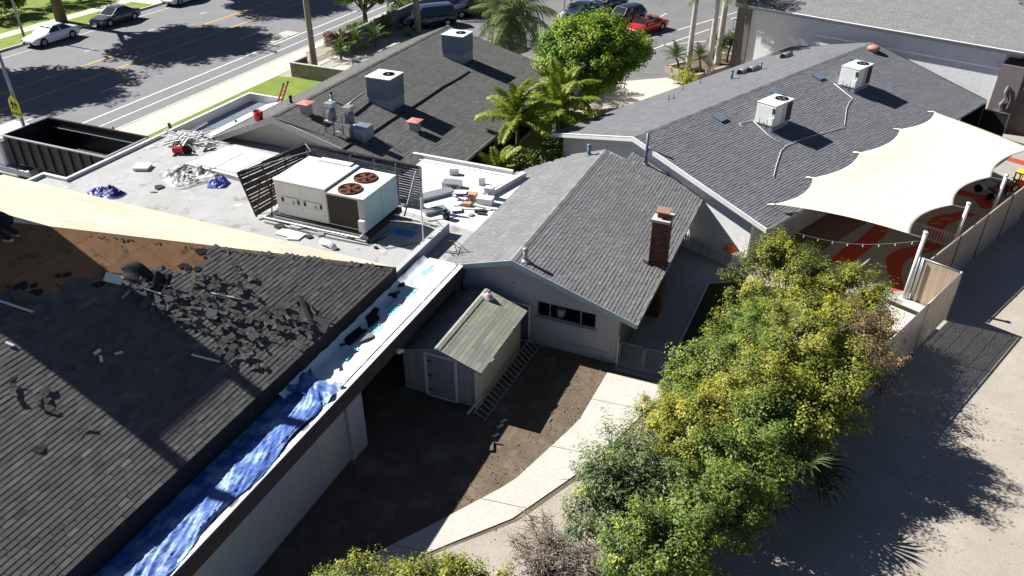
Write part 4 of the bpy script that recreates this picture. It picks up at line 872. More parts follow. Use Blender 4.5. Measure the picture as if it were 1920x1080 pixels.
# ================================================================== FLAT ROOF CLUTTER
def crumple(name, label, cat, c, rx, ry, h, m, seed, nl=13, sm=False, mats=None):
    rr_ = random.Random(seed); o_ = V((rr_.uniform(0, 50), rr_.uniform(0, 50), 0))
    def f(a, b):
        q = a*2*math.pi; k = b
        R0 = 1+.35*_n.noise(V((math.cos(q)*1.3, math.sin(q)*1.3, seed)))
        x, y = c[0]+rx*k*R0*math.cos(q), c[1]+ry*k*R0*math.sin(q)
        z = h*(1-k**3)*(.15+1.7*abs(_n.noise(V((x*1.7, y*1.7, seed))))+.9*abs(_n.noise(V((x*4.5, y*4.5, seed*2)))))
        return (x, y, c[2]+max(.006, z))
    return tag(MB().grid(f, nl*2, nl).build(name, m, None, sm), label, cat)
M_gtarp = mat('grey_white_tarp', (.62, .62, .63), (.05, .05, .055), 1.6, .6, .2, 10, stain=[(2.0, .56, .6, (.04, .04, .045))]); M_btarp = mat('crumpled_blue_plastic', (.05, .07, .34), (.10, .13, .45), 4, .4, spec=.5)
crumple('crumpled_tarp', 'crumpled grey and white tarp heap on the flat roof', 'tarp', at(362, 326, 2.95), 1.55, 1.4, .24, M_gtarp, 3, 22)
crumple('blue_plastic', 'crumpled blue plastic lump right of the grey tarp heap', 'tarp', at(411, 345, 2.95), .55, .55, .30, M_btarp, 8)
crumple('blue_plastic', 'dark blue crumpled plastic lump near the pale plywood', 'tarp', at(200, 362, 2.95), .95, .6, .24, M_tarpd, 12, 18)
hp = at(358, 268, 2.95); r3 = random.Random(4)
for k in range(34):
    q = r3.uniform(-.5, 3.6); L = r3.uniform(.7, 1.8); d = V((math.cos(q), math.sin(q)*.8, 0)); c = hp+V((r3.gauss(0, .7), r3.gauss(0, .5), .05+.35*r3.random()))
    Mx = Matrix.Rotation(q, 3, 'Z') @ Matrix.Rotation(r3.gauss(0, .18), 3, 'Y')
    o = MB().box((0, 0, 0), (L, r3.uniform(.08, .26), .02)).box((0, .03, .03), (L, .012, .06)).build('metal_strip', M_white if r3.random() < .88 else M_metal); o.matrix_basis = Matrix.Translation(c) @ Mx.to_4x4()
    tag(o, 'pale metal flashing strip in the tangled pile on the flat roof', 'metal strip', 'pile of flashing strips')
p = at(336, 288, 2.95); o = thing('red_tool', 'red petrol saw tool on the flat roof left of white panels', 'tool', p, .4)
MB().box((0, 0, .22), (.55, .3, .28)).build('body', M_redp, o, bevel=.04); MB().lathe([(0, -.03), (.26, -.03), (.26, .03), (0, .03)], (.45, 0, .2), 18, M=Matrix.Rotation(math.pi/2, 3, 'X')).build('disc', M_dark, o); MB().tube([(-.2, 0, .35), (-.2, 0, .52), (.2, 0, .52), (.25, 0, .36)], .035, 8).build('handle', M_blk, o)
MB().tube([(-.35, .2, .05), (-.1, .2, .05)], .05, 8).build('fuel_can', M_redp, o)
def carton(label, x, y, z, sx, sy, sz, rz_, m, lidm=None, name='carton', cat='box'):
    o = thing(name, label, cat, at(x, y, z), rz_); MB().bb(-sx/2, sx/2, -sy/2, sy/2, .004, sz).build('body', m, o)
    MB().bb(-sx/2-.01, sx/2+.01, -sy/2-.01, sy/2+.01, sz+.001, sz+.02).build('lid', lidm or m, o); return o
M_purp = mat('purple_print', (.12, .08, .32), (.30, .28, .42), 6, .6); M_card = mat('cardboard', (.48, .30, .18), (.40, .24, .14), 6, .9); M_blup = mat('blue_plastic', (.03, .20, .50), (.03, .16, .42), 6, .5)
carton('grey louvred metal vent box lying on the white roof', 848, 352, 2.95, .85, .55, .3, .2, M_metal, M_metal, 'louvre_box')
for k in range(5): carton('purple printed shingle wrapper in the heap, layer %s' % ('bottom', 'second', 'third', 'fourth', 'top')[k], 868+r3.uniform(-5, 5), 366+r3.uniform(-4, 4), 2.95+.075*k, .95-.1*k, .6-.06*k, .06, r3.uniform(-.4, .4), M_purp, M_purp if k % 2 else M_white, 'shingle_wrapper', 'wrapper')
carton('open brown cardboard box in the roof clutter', 886, 374, 2.95, .42, .32, .3, .15, M_card, M_card); carton('white carton right of the brown cardboard box', 910, 381, 2.95, .72, .42, .28, .12, M_white)
carton('white carton standing by the purple wrappers', 918, 370, 2.95, .4, .3, .5, .1, M_trim); carton('small pink box beside the brown cardboard box', 872, 379, 2.95, .3, .3, .2, .5, M_redcap); carton('small tan box below the brown cardboard box', 876, 386, 2.95, .35, .25, .15, .2, M_card)
carton('flat blue package beside the black bucket', 856, 396, 2.95, .42, .36, .1, .6, M_blup, M_white, 'package')
carton('grey square vent curb near the roof edge rim', 852, 327, 2.95, .45, .25, .22, .4, M_metal); carton('grey tilted vent curb right of the purple wrappers', 904, 346, 2.95, .3, .25, .26, .4, M_metal)
tag(MB().box((0, 0, .06), (1.9, .1, .05)).box((0, -.3, .03), (1.4, .1, .05), rz=.3).build('timber_offcut', M_white), 'white timber length lying below the cartons', 'timber').location = at(897, 388, 2.95)
tag(MB().box((0, 0, .05), (.5, .2, .08), rz=.5).box((.2, -.2, .04), (.4, .15, .06), rz=.2).build('dark_offcut', M_brown), 'dark timber offcut below the white timber length', 'timber').location = at(900, 397, 2.95)
tag(MB().lathe([(0, 0), (.14, 0), (.15, .05), (.12, .08), (0, .08)], n=16).build('lid', M_concd), 'round grey lid lying on the white roof', 'lid').location = at(883, 404, 2.95)
bk = thing('bucket', 'black bucket standing on the white roof', 'bucket', at(837, 410, 2.95)); MB().lathe([(0, .01), (.15, .01), (.18, .38), (.165, .38), (.14, .04), (0, .04)], n=18).build('pail', M_blk, bk, True); MB().tube([(-.18, 0, .36), (-.1, .1, .45), (.1, .1, .45), (.18, 0, .36)], .008, 5).build('handle', M_metal, bk)
tag(MB().bb(-.5, .5, -.22, .22, 0, .02).bb(-.5, .5, -.22, -.2, .02, .05).build('insulation_board', M_blup), 'flat pale blue panel in the air unit shadow', 'panel').location = at(757, 436, 3.15)
for i, (x, y, L, q, w_, l_) in enumerate(((800, 372, 2.6, .95, .5, 'long purple shaded roof duct right of the board screen'), (815, 398, 1.0, .95, .35, 'short dark duct curb below the long roof duct'))):
    o = tag(MB().bb(-L/2, L/2, -w_/2, w_/2, 0, .16).bb(-L/2-.02, L/2+.02, -w_/2-.02, w_/2+.02, .161, .18).build('roof_duct', M_metal), l_, 'duct'); o.location = at(x, y, 2.95); o.rotation_euler.z = q
def elbow(label, x, y, z, q):
    o = tag(MB().tube([(-.35, 0, .12), (.1, 0, .14), (.3, 0, .1), (.36, 0, -.02)], [.12, .13, .13, .14], 12).build('pipe_elbow', M_trim, None, True), label, 'pipe'); o.location = at(x, y, z); o.rotation_euler.z = q
elbow('pale pipe elbow lying near the plywood edge', 615, 462, 3.15, -.2)
tag(MB().bb(-.6, .6, -.25, .25, 0, .05).box((.35, -.3, .03), (.5, .12, .05), rz=.3).build('board_offcut', M_trim), 'white board offcut left of the big air unit', 'board').location = at(545, 440, 3.15)
o = tag(MB().bb(-.35, .35, -.3, .3, 0, .14).bb(-.38, .38, -.33, .33, .14, .16).build('roof_hatch', M_trim), 'small white boxed scrap on the flat roof at left', 'scrap'); o.location = at(268, 316, 2.95); o.rotation_euler.z = .4
for i, (x, y, s) in enumerate(((288, 360, .16), (300, 352, .3), (540, 418, .3), (560, 425, .4), (525, 425, .25), (580, 445, .2), (600, 440, .22), (690, 455, .12), (705, 465, .1), (660, 445, .25))):
    o = tag(MB().ext([(s*math.cos(q)*random.uniform(.6, 1.2), s*math.sin(q)*random.uniform(.5, 1), 0) for q in (0, 1, 2, 3, 4, 5)], (0, 0, .05)).build('roof_rubble', M_blk if i % 3 else M_metal), 'small dark roofing offcut near the big air unit', 'scrap', 'small roofing offcuts'); o.location = at(x, y, 2.95 if x < 400 else 3.15)
tag(MB().tube([at(732, 428, 3.18), at(700, 452, 3.18), at(725, 466, 3.17), at(785, 455, 3.17), at(792, 470, 3.17)], .015, 5).build('loose_cable', M_blk), 'thin black cable loose on the raised deck', 'cable')
tag(MB().tube([at(843, 455, 2.98)+V((0, 0, .1)), at(852, 462, 2.98)+V((0, 0, .25)), at(860, 490, 2.98)+V((0, 0, .05))], .02, 5).tube([at(845, 475, 3.05), at(853, 480, 3.05)], .015, 4).build('dry_branch', M_bark), 'dark dry branch lying at the low corner of the mauve roof', 'branch')
o = thing('red_bucket', 'red bucket tipped on the sunny side of the charcoal roof', 'bucket', pBl(486, 226), .3); MB().lathe([(0, 0), (.2, 0), (.25, .5), (.22, .5), (.18, .04), (0, .04)], n=16).build('pail', M_redp, o, True); MB().tube([(-.24, 0, .45), (0, .2, .55), (.24, 0, .45)], .01, 5).build('handle', M_blk, o)
# ================================================================== YARD
sh = thing('garden_shed', 'small grey shed with mossy shingle roof between the buildings', 'shed', (-5.2, -2.5, 0))
sx0, sx1, sy0, sy1 = -6.7, -3.74, -4.5, -.62; sr, srx = 2.42, -5.19; sle = 1.92
slope_r = .32; zsr = lambda x: sr-abs(x-srx)*slope_r
for k in range(12):
    x0 = sx0+k*(sx1-sx0)/12; x1 = sx0+(k+1)*(sx1-sx0)/12-.008
    if -5.80 < (x0+x1)/2 < -4.52: z0 = 1.98
    else: z0 = .08
    wb(MB().ext([(x0, sy0, z0), (x1, sy0, z0), (x1, sy0, zsr(x1)-.09), (x0, sy0, zsr(x0)-.09)], (0, .03, 0), t=random.random()), 'board', M_shedw, sh)
wb(MB().ext([(sx0+.02, sy0+.031, .05), (sx1-.02, sy0+.031, .05), (sx1-.02, sy0+.031, zsr(sx1)-.12), (srx, sy0+.031, sr-.12), (sx0+.02, sy0+.031, zsr(sx0)-.12)], (0, .02, 0)), 'gable_frame', M_dark, sh)
wb(MB().bb(sx1-.03, sx1, sy0+.055, sy1, .05, zsr(sx1)-.1), 'side_wall', M_shedr, sh); wb(MB().bb(sx0, sx0+.03, sy0+.055, sy1, .05, zsr(sx0)-.1), 'side_wall', M_shedw, sh)
wb(MB().bb(sx0+.031, sx1-.031, sy1-.03, sy1, .05, zsr(sx1)-.12), 'back_wall', M_shedw, sh)
wb(MB().bb(sx1-.10, sx1+.015, sy0-.03, sy0-.002, .05, zsr(sx1)-.12), 'corner_trim', M_trim, sh)
dr = wb(MB().bb(-5.70, -4.62, sy0-.02, sy0-.002, .12, 1.92), 'door', M_shedw, sh)
for k in range(3): wb(MB().bb(-5.69+k*.36, -5.36+k*.36, sy0-.034, sy0-.021, .13, 1.91, t=random.random()), 'door_board', M_shedw, dr)
for a, b, c_, d_ in ((-5.82, -5.71, .08, 2.02), (-4.61, -4.50, .08, 2.02), (-5.709, -4.611, 1.93, 2.02), (-5.709, -4.611, .05, .115)): wb(MB().bb(a, b, sy0-.04, sy0-.003, c_, d_), 'door_trim', M_trim, sh)
for z in (.35, 1.0, 1.65): wb(MB().bb(-5.70, -5.52, sy0-.05, sy0-.036, z, z+.05), 'hinge', M_blk, dr)
wb(MB().tube([(-4.72, sy0-.06, .95), (-4.72, sy0-.06, 1.15)], .015, 6), 'handle', M_blk, dr)
xr = -3.50; xl = -6.92; yy0, yy1 = sy0-.16, sy1+.12
wb(MB().ext([(srx, yy0, sr-.01), (xr, yy0, zsr(xr)-.01), (xr, yy0, zsr(xr)-.06), (srx, yy0, sr-.07)], (0, yy1-yy0, 0)), 'roof_deck', M_shedw, sh); wb(MB().ext([(srx-.001, yy0, sr-.01), (srx-.001, yy0, sr-.07), (xl, yy0, zsr(xl)-.06), (xl, yy0, zsr(xl)-.01)], (0, yy1-yy0, 0)), 'roof_deck', M_shedw, sh)
tsd = math.atan(slope_r)
for sgn in (1, -1):
    O_ = V((xr, yy0, zsr(xr)-.008)) if sgn > 0 else V((xl, yy1, zsr(xl)-.008)); d1 = V((0, sgn, 0)); d2 = V((-sgn*math.cos(tsd), 0, math.sin(tsd))); n_ = d1.cross(d2); ex_ = .165
    for k in range(int(1.76/math.cos(tsd)/ex_)+1):
        a = 0; off = (k % 2)*.45; first = True
        while a < yy1-yy0-.01:
            wd = .9-(off if first else 0); first = False; a1 = min(a+wd, yy1-yy0); s0 = k*ex_; e2_ = min(ex_*1.1, ((xr-srx) if sgn > 0 else (srx-xl))/math.cos(tsd)-s0)
            if e2_ < .01: break
            P = [O_+d1*a+d2*s0, O_+d1*(a1-.006)+d2*s0]; h_ = .008
            wb(MB().add([P[0], P[1], P[1]+n_*h_, P[0]+n_*h_, P[1]+d2*e2_+n_*.004, P[0]+d2*e2_+n_*.004], [(0, 1, 2, 3), (3, 2, 4, 5), (0, 3, 5), (1, 4, 2)], random.random()), 'shingle', M_shS, sh)
            a = a1
for k in range(9):
    y = yy0+k*(yy1-yy0)/9; wb(MB().ext([(srx-.13, y, sr-.02), (srx, y, sr+.03), (srx+.13, y, sr-.02), (srx, y, sr+.012)], (0, (yy1-yy0)/9-.008, 0), t=.7), 'ridge_cap', M_shS, sh)
wb(MB().ext([(srx, yy0-.02, sr+.0), (xr, yy0-.02, zsr(xr)), (xr, yy0-.02, zsr(xr)-.09), (srx, yy0-.02, sr-.1)], (0, .018, 0)), 'barge_board', M_shedw, sh); wb(MB().ext([(srx-.001, yy0-.02, sr), (srx-.001, yy0-.02, sr-.1), (xl, yy0-.02, zsr(xl)-.09), (xl, yy0-.02, zsr(xl))], (0, .018, 0)), 'barge_board', M_shedw, sh)
crumple('plastic_bag', 'crumpled pale plastic bag on the shed ridge', 'bag', (-4.98, -.95, zsr(-4.98)+.0), .3, .18, .18, mat('pink_white_plastic', (.62, .52, .58), (.5, .4, .46), 8, .4), 31, 12)
for i, (x, y) in enumerate(((962, 615), (935, 652), (922, 676))): tag(MB().ext([(0, -.14, 0), (.03, -.05, .0), (.05, .14, .0), (-.02, .1, .0)], (0, 0, .012)).build('shingle_chip', M_shS), ('shingle chip near the back eave of the shed', 'shingle chip midway along the shed eave', 'shingle chip near the front eave of the shed')[i], 'shingle chip').location = at(x, y, zsr(xr)+.03)
# ladder on its edge against the shed
ld = thing('ladder', 'aluminium ladder on its edge along the shed side', 'ladder', (-3.45, -2.5, 0))
l0a, l0b = V((-3.28, -5.0, .03)), V((-3.12, .05, .03)); l1a, l1b = V((-3.62, -5.15, .40)), V((-3.48, .02, .42))
wb(MB().tube([l0a, l0b], .028, 4), 'rail', M_metal, ld); wb(MB().tube([l1a, l1b], .028, 4), 'rail', M_metal, ld)
for k in range(20): f = (k+.5)/20; wb(MB().tube([l0a.lerp(l0b, f), l1a.lerp(l1b, f)], .016, 6), 'rung', M_metal, ld)
wb(MB().tube([V((-3.78, -5.25, .42)), V((-3.70, -4.2, .43))], .035, 4), 'fly_rail', M_white, ld)
# frames leaning on the wall behind the shed
def frame(label, x0, x1, z0, z1, y):
    o = thing('window_frame', label, 'frame', ((x0+x1)/2, y, z0))
    for a, b, c_, d_, nm in ((x0, x1, z1-.05, z1, 'head'), (x0, x1, z0, z0+.05, 'sill'), (x0, x0+.05, z0+.051, z1-.051, 'jamb'), (x1-.05, x1, z0+.051, z1-.051, 'jamb')): wb(MB().bb(a, b, y-.06, y-.01, c_, d_), nm, M_white, o)
    wb(MB().bb(x0+.051, x1-.051, y-.045, y-.03, z0+.051, z1-.051), 'pane', M_win, o)
frame('white frame on the house wall behind the shed, left one', -6.2, -4.85, .3, 1.95, -.02); frame('white door frame leaning on the house wall, right one', -4.95, -3.55, .1, 1.85, -.10)
bk = thing('white_bucket', 'white paint bucket behind the house window', 'bucket', (-2.42, .30, 1.36)); MB().lathe([(0, 0), (.15, 0), (.18, .42), (.165, .42), (.14, .02), (0, .02)], n=18).build('pail', M_white, bk, True); MB().lathe([(.182, .36), (.19, .37), (.19, .40), (.182, .41)], n=18).build('rim', M_white, bk, True)
MB().bb(-.6, .6, -.08, .3, -.03, -.001).build('shelf', M_brown, bk)
# yard rubbish
for i, (x, y, s) in enumerate(((930, 817, 'upper'), (938, 800, 'middle'), (945, 790, 'lower'))): tag(MB().box((0, 0, .03), (.07, .25, .04), rz=-.5).build('white_stick', M_white), 'short white stick in the shaded yard, %s of three' % s, 'stick').location = at(x, y, .01)
tag(MB().box((0, 0, .05), (.12, .5, .1), rz=.4).box((.12, .2, .04), (.3, .06, .05), rz=.2).build('dark_branch', M_bark), 'dark stick at the edge of the yard shadow', 'stick').location = at(922, 838, .0)
rk = random.Random(21)
# gate between house corner and hedge
gt = thing('pipe_gate', 'chain link pipe gate between the house corner and hedge', 'gate', (1.1, -.2, 0))
def pipeframe(x0, x1, z1, y, par, nm='gate_leaf'):
    o = wb(MB().tube([(x0, y, .08), (x0, y, z1-.12), (x0+.04, y, z1-.03), (x0+.12, y, z1), (x1-.12, y, z1), (x1-.04, y, z1-.03), (x1, y, z1-.12), (x1, y, .08), (x0, y, .08)], .022, 6), nm, M_cool, par, True)
    mb = MB(); n = int((x1-x0)/.13)
    for k in range(-int(z1/.13), n+1):
        for sg in (1, -1):
            a = (x0+k*.13, .1) if sg > 0 else (x0+k*.13, z1-.05); b = (a[0]+(z1-.15), z1-.05) if sg > 0 else (a[0]+(z1-.15), .1)
            f0 = max(0, (x0-a[0])/(b[0]-a[0])); f1 = min(1, (x1-a[0])/(b[0]-a[0]))
            if f1-f0 > .03: mb.tube([(a[0]+(b[0]-a[0])*f0, y, a[1]+(b[1]-a[1])*f0), (a[0]+(b[0]-a[0])*f1, y, a[1]+(b[1]-a[1])*f1)], .0022, 3, False)
    stuff(wb(mb, 'chain_link', M_wire, o)); return o
pipeframe(.15, 1.05, 1.25, -.2, gt); pipeframe(1.12, 2.05, 1.25, -.2, gt)
for x, h_ in ((.07, 1.5), (2.12, 1.55)): wb(MB().tube([(x, -.2, 0), (x, -.2, h_)], .035, 8), 'post', M_wire, gt)
g2 = thing('pipe_fence', 'short galvanised pipe fence end emerging from the hedge', 'fence', (2.6, -.1, 0)); wb(MB().tube([(2.2, -.15, 1.3), (3.0, .1, 1.35)], .022, 6), 'rail', M_wire, g2); wb(MB().tube([(2.75, .0, 0), (2.75, .0, 1.45)], .03, 6), 'post', M_wire, g2)
# picket fence by the right house
pf = thing('picket_fence', 'low white picket fence in front of the right house gable', 'picket fence', (1.5, 9.6, 0))
PK = [V((.05, 10.15, 0)), V((2.72, 8.92, 0)), V((3.2, 9.55, 0))]
for a, b in zip(PK[:-1], PK[1:]):
    d = (b-a); L = d.length; d.normalize(); q = math.atan2(d.y, d.x); n = int(L/.125)
    for k in range(n):
        p = a+d*(k+.5)*L/n; o = MB().ext([(-.045, 0, .04), (.045, 0, .04), (.045, 0, .74), (0, 0, .80), (-.045, 0, .74)], (0, .018, 0), t=random.random()).build('picket', M_picket, pf); o.matrix_parent_inverse = wm(pf).inverted(); o.matrix_basis = Matrix.Translation(p) @ Matrix.Rotation(q, 4, 'Z')
    for z in (.2, .58): wb(MB().box((a+b)/2+V((-d.y*.03, d.x*.03, z)), (L, .03, .07), rz=q), 'rail', M_picket, pf)
toy = thing('orange_toy', 'orange round plastic toy behind the picket fence', 'toy', at(1366, 486, .0), .4)
MB().lathe([(0, -.2), (.30, -.2), (.36, -.1), (.36, .1), (.30, .2), (0, .2)], (0, 0, .38), 20, M=Matrix.Rotation(math.pi/2, 3, 'X')).build('drum', mat('orange_plastic', (.55, .11, .02), (.45, .08, .02), 4, .5), toy, True); MB().box((.35, 0, .3), (.5, .35, .45)).build('seat', M_rust, toy, bevel=.06)
# ================================================================== PLAYGROUND
def rp(*uv): return [RM @ V((u, v, 0)) for u, v in uv]
sheet('play_surface', rp((.05, .8), (6.9, 1.6), (6.9, 26), (4.3, 26), (4.3, 25.0), (.05, 25.0)), M_grey, .010)
sheet('play_strip', rp((.06, 1.2), (1.75, 1.4), (1.9, 9), (1.75, 22), (.06, 22)), M_brownp, .014)
ZP = lambda pts: [at(1560+a*.1875, 330+b*.1875, 0) for a, b in pts]
sheet('red_path', ZP([(-40, 860), (120, 720), (250, 650), (340, 570), (470, 460), (700, 330), (760, 350), (620, 480), (560, 545), (520, 610), (420, 690), (330, 770), (150, 900)]), M_red, .018)
sheet('red_path', ZP([(600, 1150), (560, 980), (530, 870), (535, 830), (580, 780), (680, 730), (820, 705), (900, 690), (950, 655), (966, 610), (960, 560), (952, 500), (965, 450), (1010, 415), (1100, 388), (1200, 375), (1330, 350), (1440, 395), (1290, 430), (1230, 460), (1150, 490), (1115, 540), (1108, 590), (1120, 640), (1140, 690), (1000, 760), (900, 780), (800, 815), (740, 845), (710, 890), (695, 980), (720, 1150)]), M_red, .020)
sheet('red_path', ZP([(1200, 110), (1340, 150), (1440, 185), (1540, 190), (1600, 260), (1640, 330), (1500, 330), (1460, 300), (1440, 250), (1390, 215), (1290, 195), (1150, 160)]), M_red, .020)
sheet('red_path', ZP([(1530, 125), (1620, 100), (1790, 70), (1900, 60), (1920, 140), (1700, 175), (1600, 165)]), M_red, .022)
sheet('red_path', ZP([(1740, -155), (1780, -185), (2000, -130), (2000, -80)]), M_red, .022)
for a, b in ((1040, 480), (1145, 437), (1640, 145), (910, 740), (550, 555)): 
    p = at(1560+a*.1875, 330+b*.1875, 0); o = struct(MB().ext([(-.35, -.06, 0), (.1, -.06, 0), (.1, -.16, 0), (.38, 0, 0), (.1, .16, 0), (.1, .06, 0), (-.35, .06, 0)], (0, 0, .004)).build('path_arrow', M_terra)); o.location = (p.x, p.y, .024); o.rotation_euler.z = .4
# shade sail
sl = thing('shade_sail', 'large cream shade sail stretched from the house roof to poles', 'shade sail', RQ, RZ)
top_ = [(.30, 1.10), (.02, 4.94), (.05, 9.52), (-.02, 14.22), (.08, 18.37)]; bot_ = [(5.9, 2.35), (5.98, 6.41), (5.98, 10.72), (6.15, 15.9)]
def edge(C, f, ins):
    n = len(C)-1; k = min(int(f*n), n-1); g = f*n-k; a, b = C[k], C[k+1]
    return (a[0]+(b[0]-a[0])*g+ins*4*g*(1-g), a[1]+(b[1]-a[1])*g)
def sailf(a, b):
    t = edge(top_, a, .45*(1-.0)); q = edge(bot_, a, -.48)
    u = t[0]+(q[0]-t[0])*b; v = t[1]+(q[1]-t[1])*b
    v += .16*4*b*(1-b)*(1-2*a)*(abs(1-2*a))          # concave ends
    z = 2.84+(3.08-2.84)*b-.22*4*b*(1-b)*4*a*(1-a)+.35*math.sin(math.pi*b)*(a-.5)**2
    return (u, v, z)
o = MB().grid(sailf, 72, 30).build('fabric', M_sail, sl, True); md = o.modifiers.new('solid', 'SOLIDIFY'); md.thickness = .006
for b_ in (.2, .4, .6, .8):
    MB().grid(lambda a, q: tuple(V(sailf(.01+.98*a, b_+(q-.5)*.008))+V((0, 0, .012))), 60, 1).build('seam', M_sail, sl)
for (u, v), h_ in zip(top_, (2.84,)*5): MB().tube([(u, v, 2.84), (u-.35, v+.02, zR(u-.35)+.03)], .02, 6).build('turnbuckle', M_metal, sl)
for i, ((u, v), (pu, pv)) in enumerate(zip(bot_[:3], ((6.33, 2.5), (6.45, 6.55), (6.45, 10.9)))): MB().tube([(u, v, 3.08), (pu, pv, 3.05)], .02, 6).build('turnbuckle', M_metal, sl)
for i, (u, v) in enumerate(((6.33, 2.54), (6.45, 6.6), (6.45, 10.95))):
    o = thing('sail_pole', 'white steel sail pole, %s from the camera' % ('nearest', 'middle one', 'farthest')[i], 'pole', R(u, v), RZ, 'white sail poles'); MB().tube([(0, 0, 0), (.06, 0, 3.28)], .085, 14).build('post', M_white, o, True); MB().lathe([(0, 3.28), (.11, 3.28), (.11, 3.32), (0, 3.34)], (.06, 0, 0), 14).build('cap', M_white, o, True); MB().box((0, 0, .015), (.35, .35, .03)).build('base_plate', M_white, o)
# string lights
s0, s1_ = at(1490, 436, 2.3), at(1722, 452, 2.9); sg = thing('string_lights', 'string of small white bulbs hanging below the sail edge', 'string lights', (s0+s1_)/2)
pts = [s0.lerp(s1_, k/24)+V((0, 0, -.35*math.sin(math.pi*k/24))) for k in range(25)]; wb(MB().tube(pts, .010, 4), 'cable', M_wire, sg)
for k in range(2, 24, 3): wb(MB().lathe([(.012, 0), (.014, -.04), (.028, -.07), (.03, -.10), (.02, -.13), (0, -.135)], pts[k], 8), 'bulb', M_white, sg, True)
# toys
def trike(label, p, rz_, m, sc_=1.0):
    o = thing('tricycle', label, 'tricycle', p, rz_); o.scale = (sc_,)*3
    for x, y, r_ in ((.38, 0, .17), (-.28, .2, .13), (-.28, -.2, .13)): w_ = MB().lathe([(r_*.8, -.03), (r_, -.03), (r_, .03), (r_*.8, .03), (r_*.8, -.03)], (x, y, r_), 16, M=Matrix.Rotation(math.pi/2, 3, 'X')).build('wheel', M_tyre, o); MB().lathe([(0, -.015), (r_*.8, -.02), (r_*.8, .02), (0, .015)], (x, y, r_), 12, M=Matrix.Rotation(math.pi/2, 3, 'X')).build('hub', M_white, w_)
    MB().tube([(.38, 0, .17), (.30, 0, .55)], .025, 6).tube([(.34, 0, .35), (-.28, 0, .18)], .03, 6).tube([(-.28, -.2, .13), (-.28, .2, .13)], .018, 6).build('frame', m, o); MB().tube([(.28, -.2, .58), (.30, 0, .55), (.28, .2, .58)], .02, 6).build('handlebar', M_blk, o); MB().lathe([(0, .36), (.12, .36), (.15, .32), (0, .3)], (-.12, 0, 0), 10).build('seat', M_blk, o)
trike('grey tricycle on the red path, left of the toy row', at(1849, 366, .02), 2.6, M_white, 1.3); trike('dark tricycle right behind the tan fence', at(1862, 372, .02), 1.4, M_pn, 1.4); trike('black wheeled toy beside the farthest sail pole', at(1888, 362, .02), .8, M_blk, 1.3)
ts = thing('toy_tower', 'yellow and orange plastic play tower behind the fence end', 'toy', at(1907, 352, 0), .5); ts.scale = (.55, .55, .55)
for x in (-.4, .4):
    for y in (-.35, .35): MB().box((x, y, .8), (.1, .1, 1.6)).build('post', mat('yellow_toy', (.6, .38, .02), rough=.5) if (x, y) == (-.4, -.35) else MATS['yellow_toy'], ts)
MB().ext([(-.5, -.45, 1.6), (.5, -.45, 1.6), (0, -.45, 1.95)], (0, .9, 0)).build('roof', MATS['yellow_toy'], ts); MB().bb(-.42, .42, -.37, .37, .7, .76).build('platform', M_redp, ts); MB().ext([(-.3, -.36, .76), (.3, -.36, .76), (.3, -1.3, .05), (-.3, -1.3, .05)], (0, 0, .05)).build('slide', MATS['orange_plastic'], ts)
pg = thing('play_gate', 'low white picket play gate behind the tan fence', 'gate', at(1835, 375, 0), 0)
ga, gb = at(1778, 368, 0), at(1842, 392, 0); d = gb-ga; q = math.atan2(d.y, d.x)
ga2 = R(3.9, 8.3); gb2 = R(6.85, 8.6); d = gb2-ga2; q = math.atan2(d.y, d.x); L = d.length; d.normalize()
for k in range(22): p = ga2+d*(k+.5)*L/22; wb(MB().box(p+V((0, 0, .42)), (.05, .03, .8), rz=q), 'picket', M_white, pg)
for z in (.12, .72): wb(MB().box((ga2+gb2)/2+V((-d.y*.03, d.x*.03, z)), (L, .03, .06), rz=q), 'rail', M_white, pg)
tag(MB().lathe([(0, 0), (.25, 0), (.3, .5), (.2, .6), (0, .62)], n=14).build('purple_bin', mat('purple_plastic', (.10, .03, .16), rough=.6), None, True), 'small purple bin by the right house wall', 'bin').location = at(1452, 470, 0)
# perimeter fence
FH = 2.32
def fence(name, label, P, panels, slatted, h_=FH):
    o = thing(name, label, 'fence', R(*P[0]), RZ); o_ = V((P[0][0], P[0][1], 0))
    a, b = V((*P[0], 0)), V((*P[1], 0)); d = (b-a); L = d.length; d.normalize(); q = math.atan2(d.y, d.x); nrm = V((d.y, -d.x, 0))
    for k in range(panels):
        p0 = a+d*L*k/panels-o_; p1 = a+d*L*(k+1)/panels-o_; m_ = (p0+p1)/2; pl = L/panels
        if slatted:
            mb = MB(); n = int(pl/.055)
            for i in range(n): 
                c = p0+d*(i+.5)*pl/n; mb.box(c+V((0, 0, h_/2+.02)), (.046, .012, h_-.16), rz=q, t=random.random())
            stuff(mb.build('slat_panel', M_slat, o))
            mb = MB()
            for z in (.3, .75, 1.2, 1.65, 2.1):
                mb.box(m_+V((0, 0, z)), (pl-.08, .006, .02), rz=q)
            mb.build('tension_wire', M_wire, o)
        else:
            MB().box(m_+V((0, 0, h_/2)), (pl-.09, .02, h_-.12), rz=q, t=random.random()).build('screen_panel', M_fab, o)
            MB().tube([p0+V((0, 0, .06)), p1+V((0, 0, .06))], .015, 6).build('bottom_wire', M_wire, o)
        MB().tube([p0+V((0, 0, h_)), p1+V((0, 0, h_))], .03, 8).build('top_rail', M_slat if not slatted else M_wire, o, True)
    for k in range(panels+1): 
        p0 = a+d*L*k/panels-o_; MB().tube([p0, p0+V((0, 0, h_+.03))], .04, 8).build('post', M_brown if not slatted else M_wire, o, True)
    return o
fence('screened_fence', 'long tan screened fence along the playground', ((6.95, 2.32), (7.1, 29.3)), 9, False)
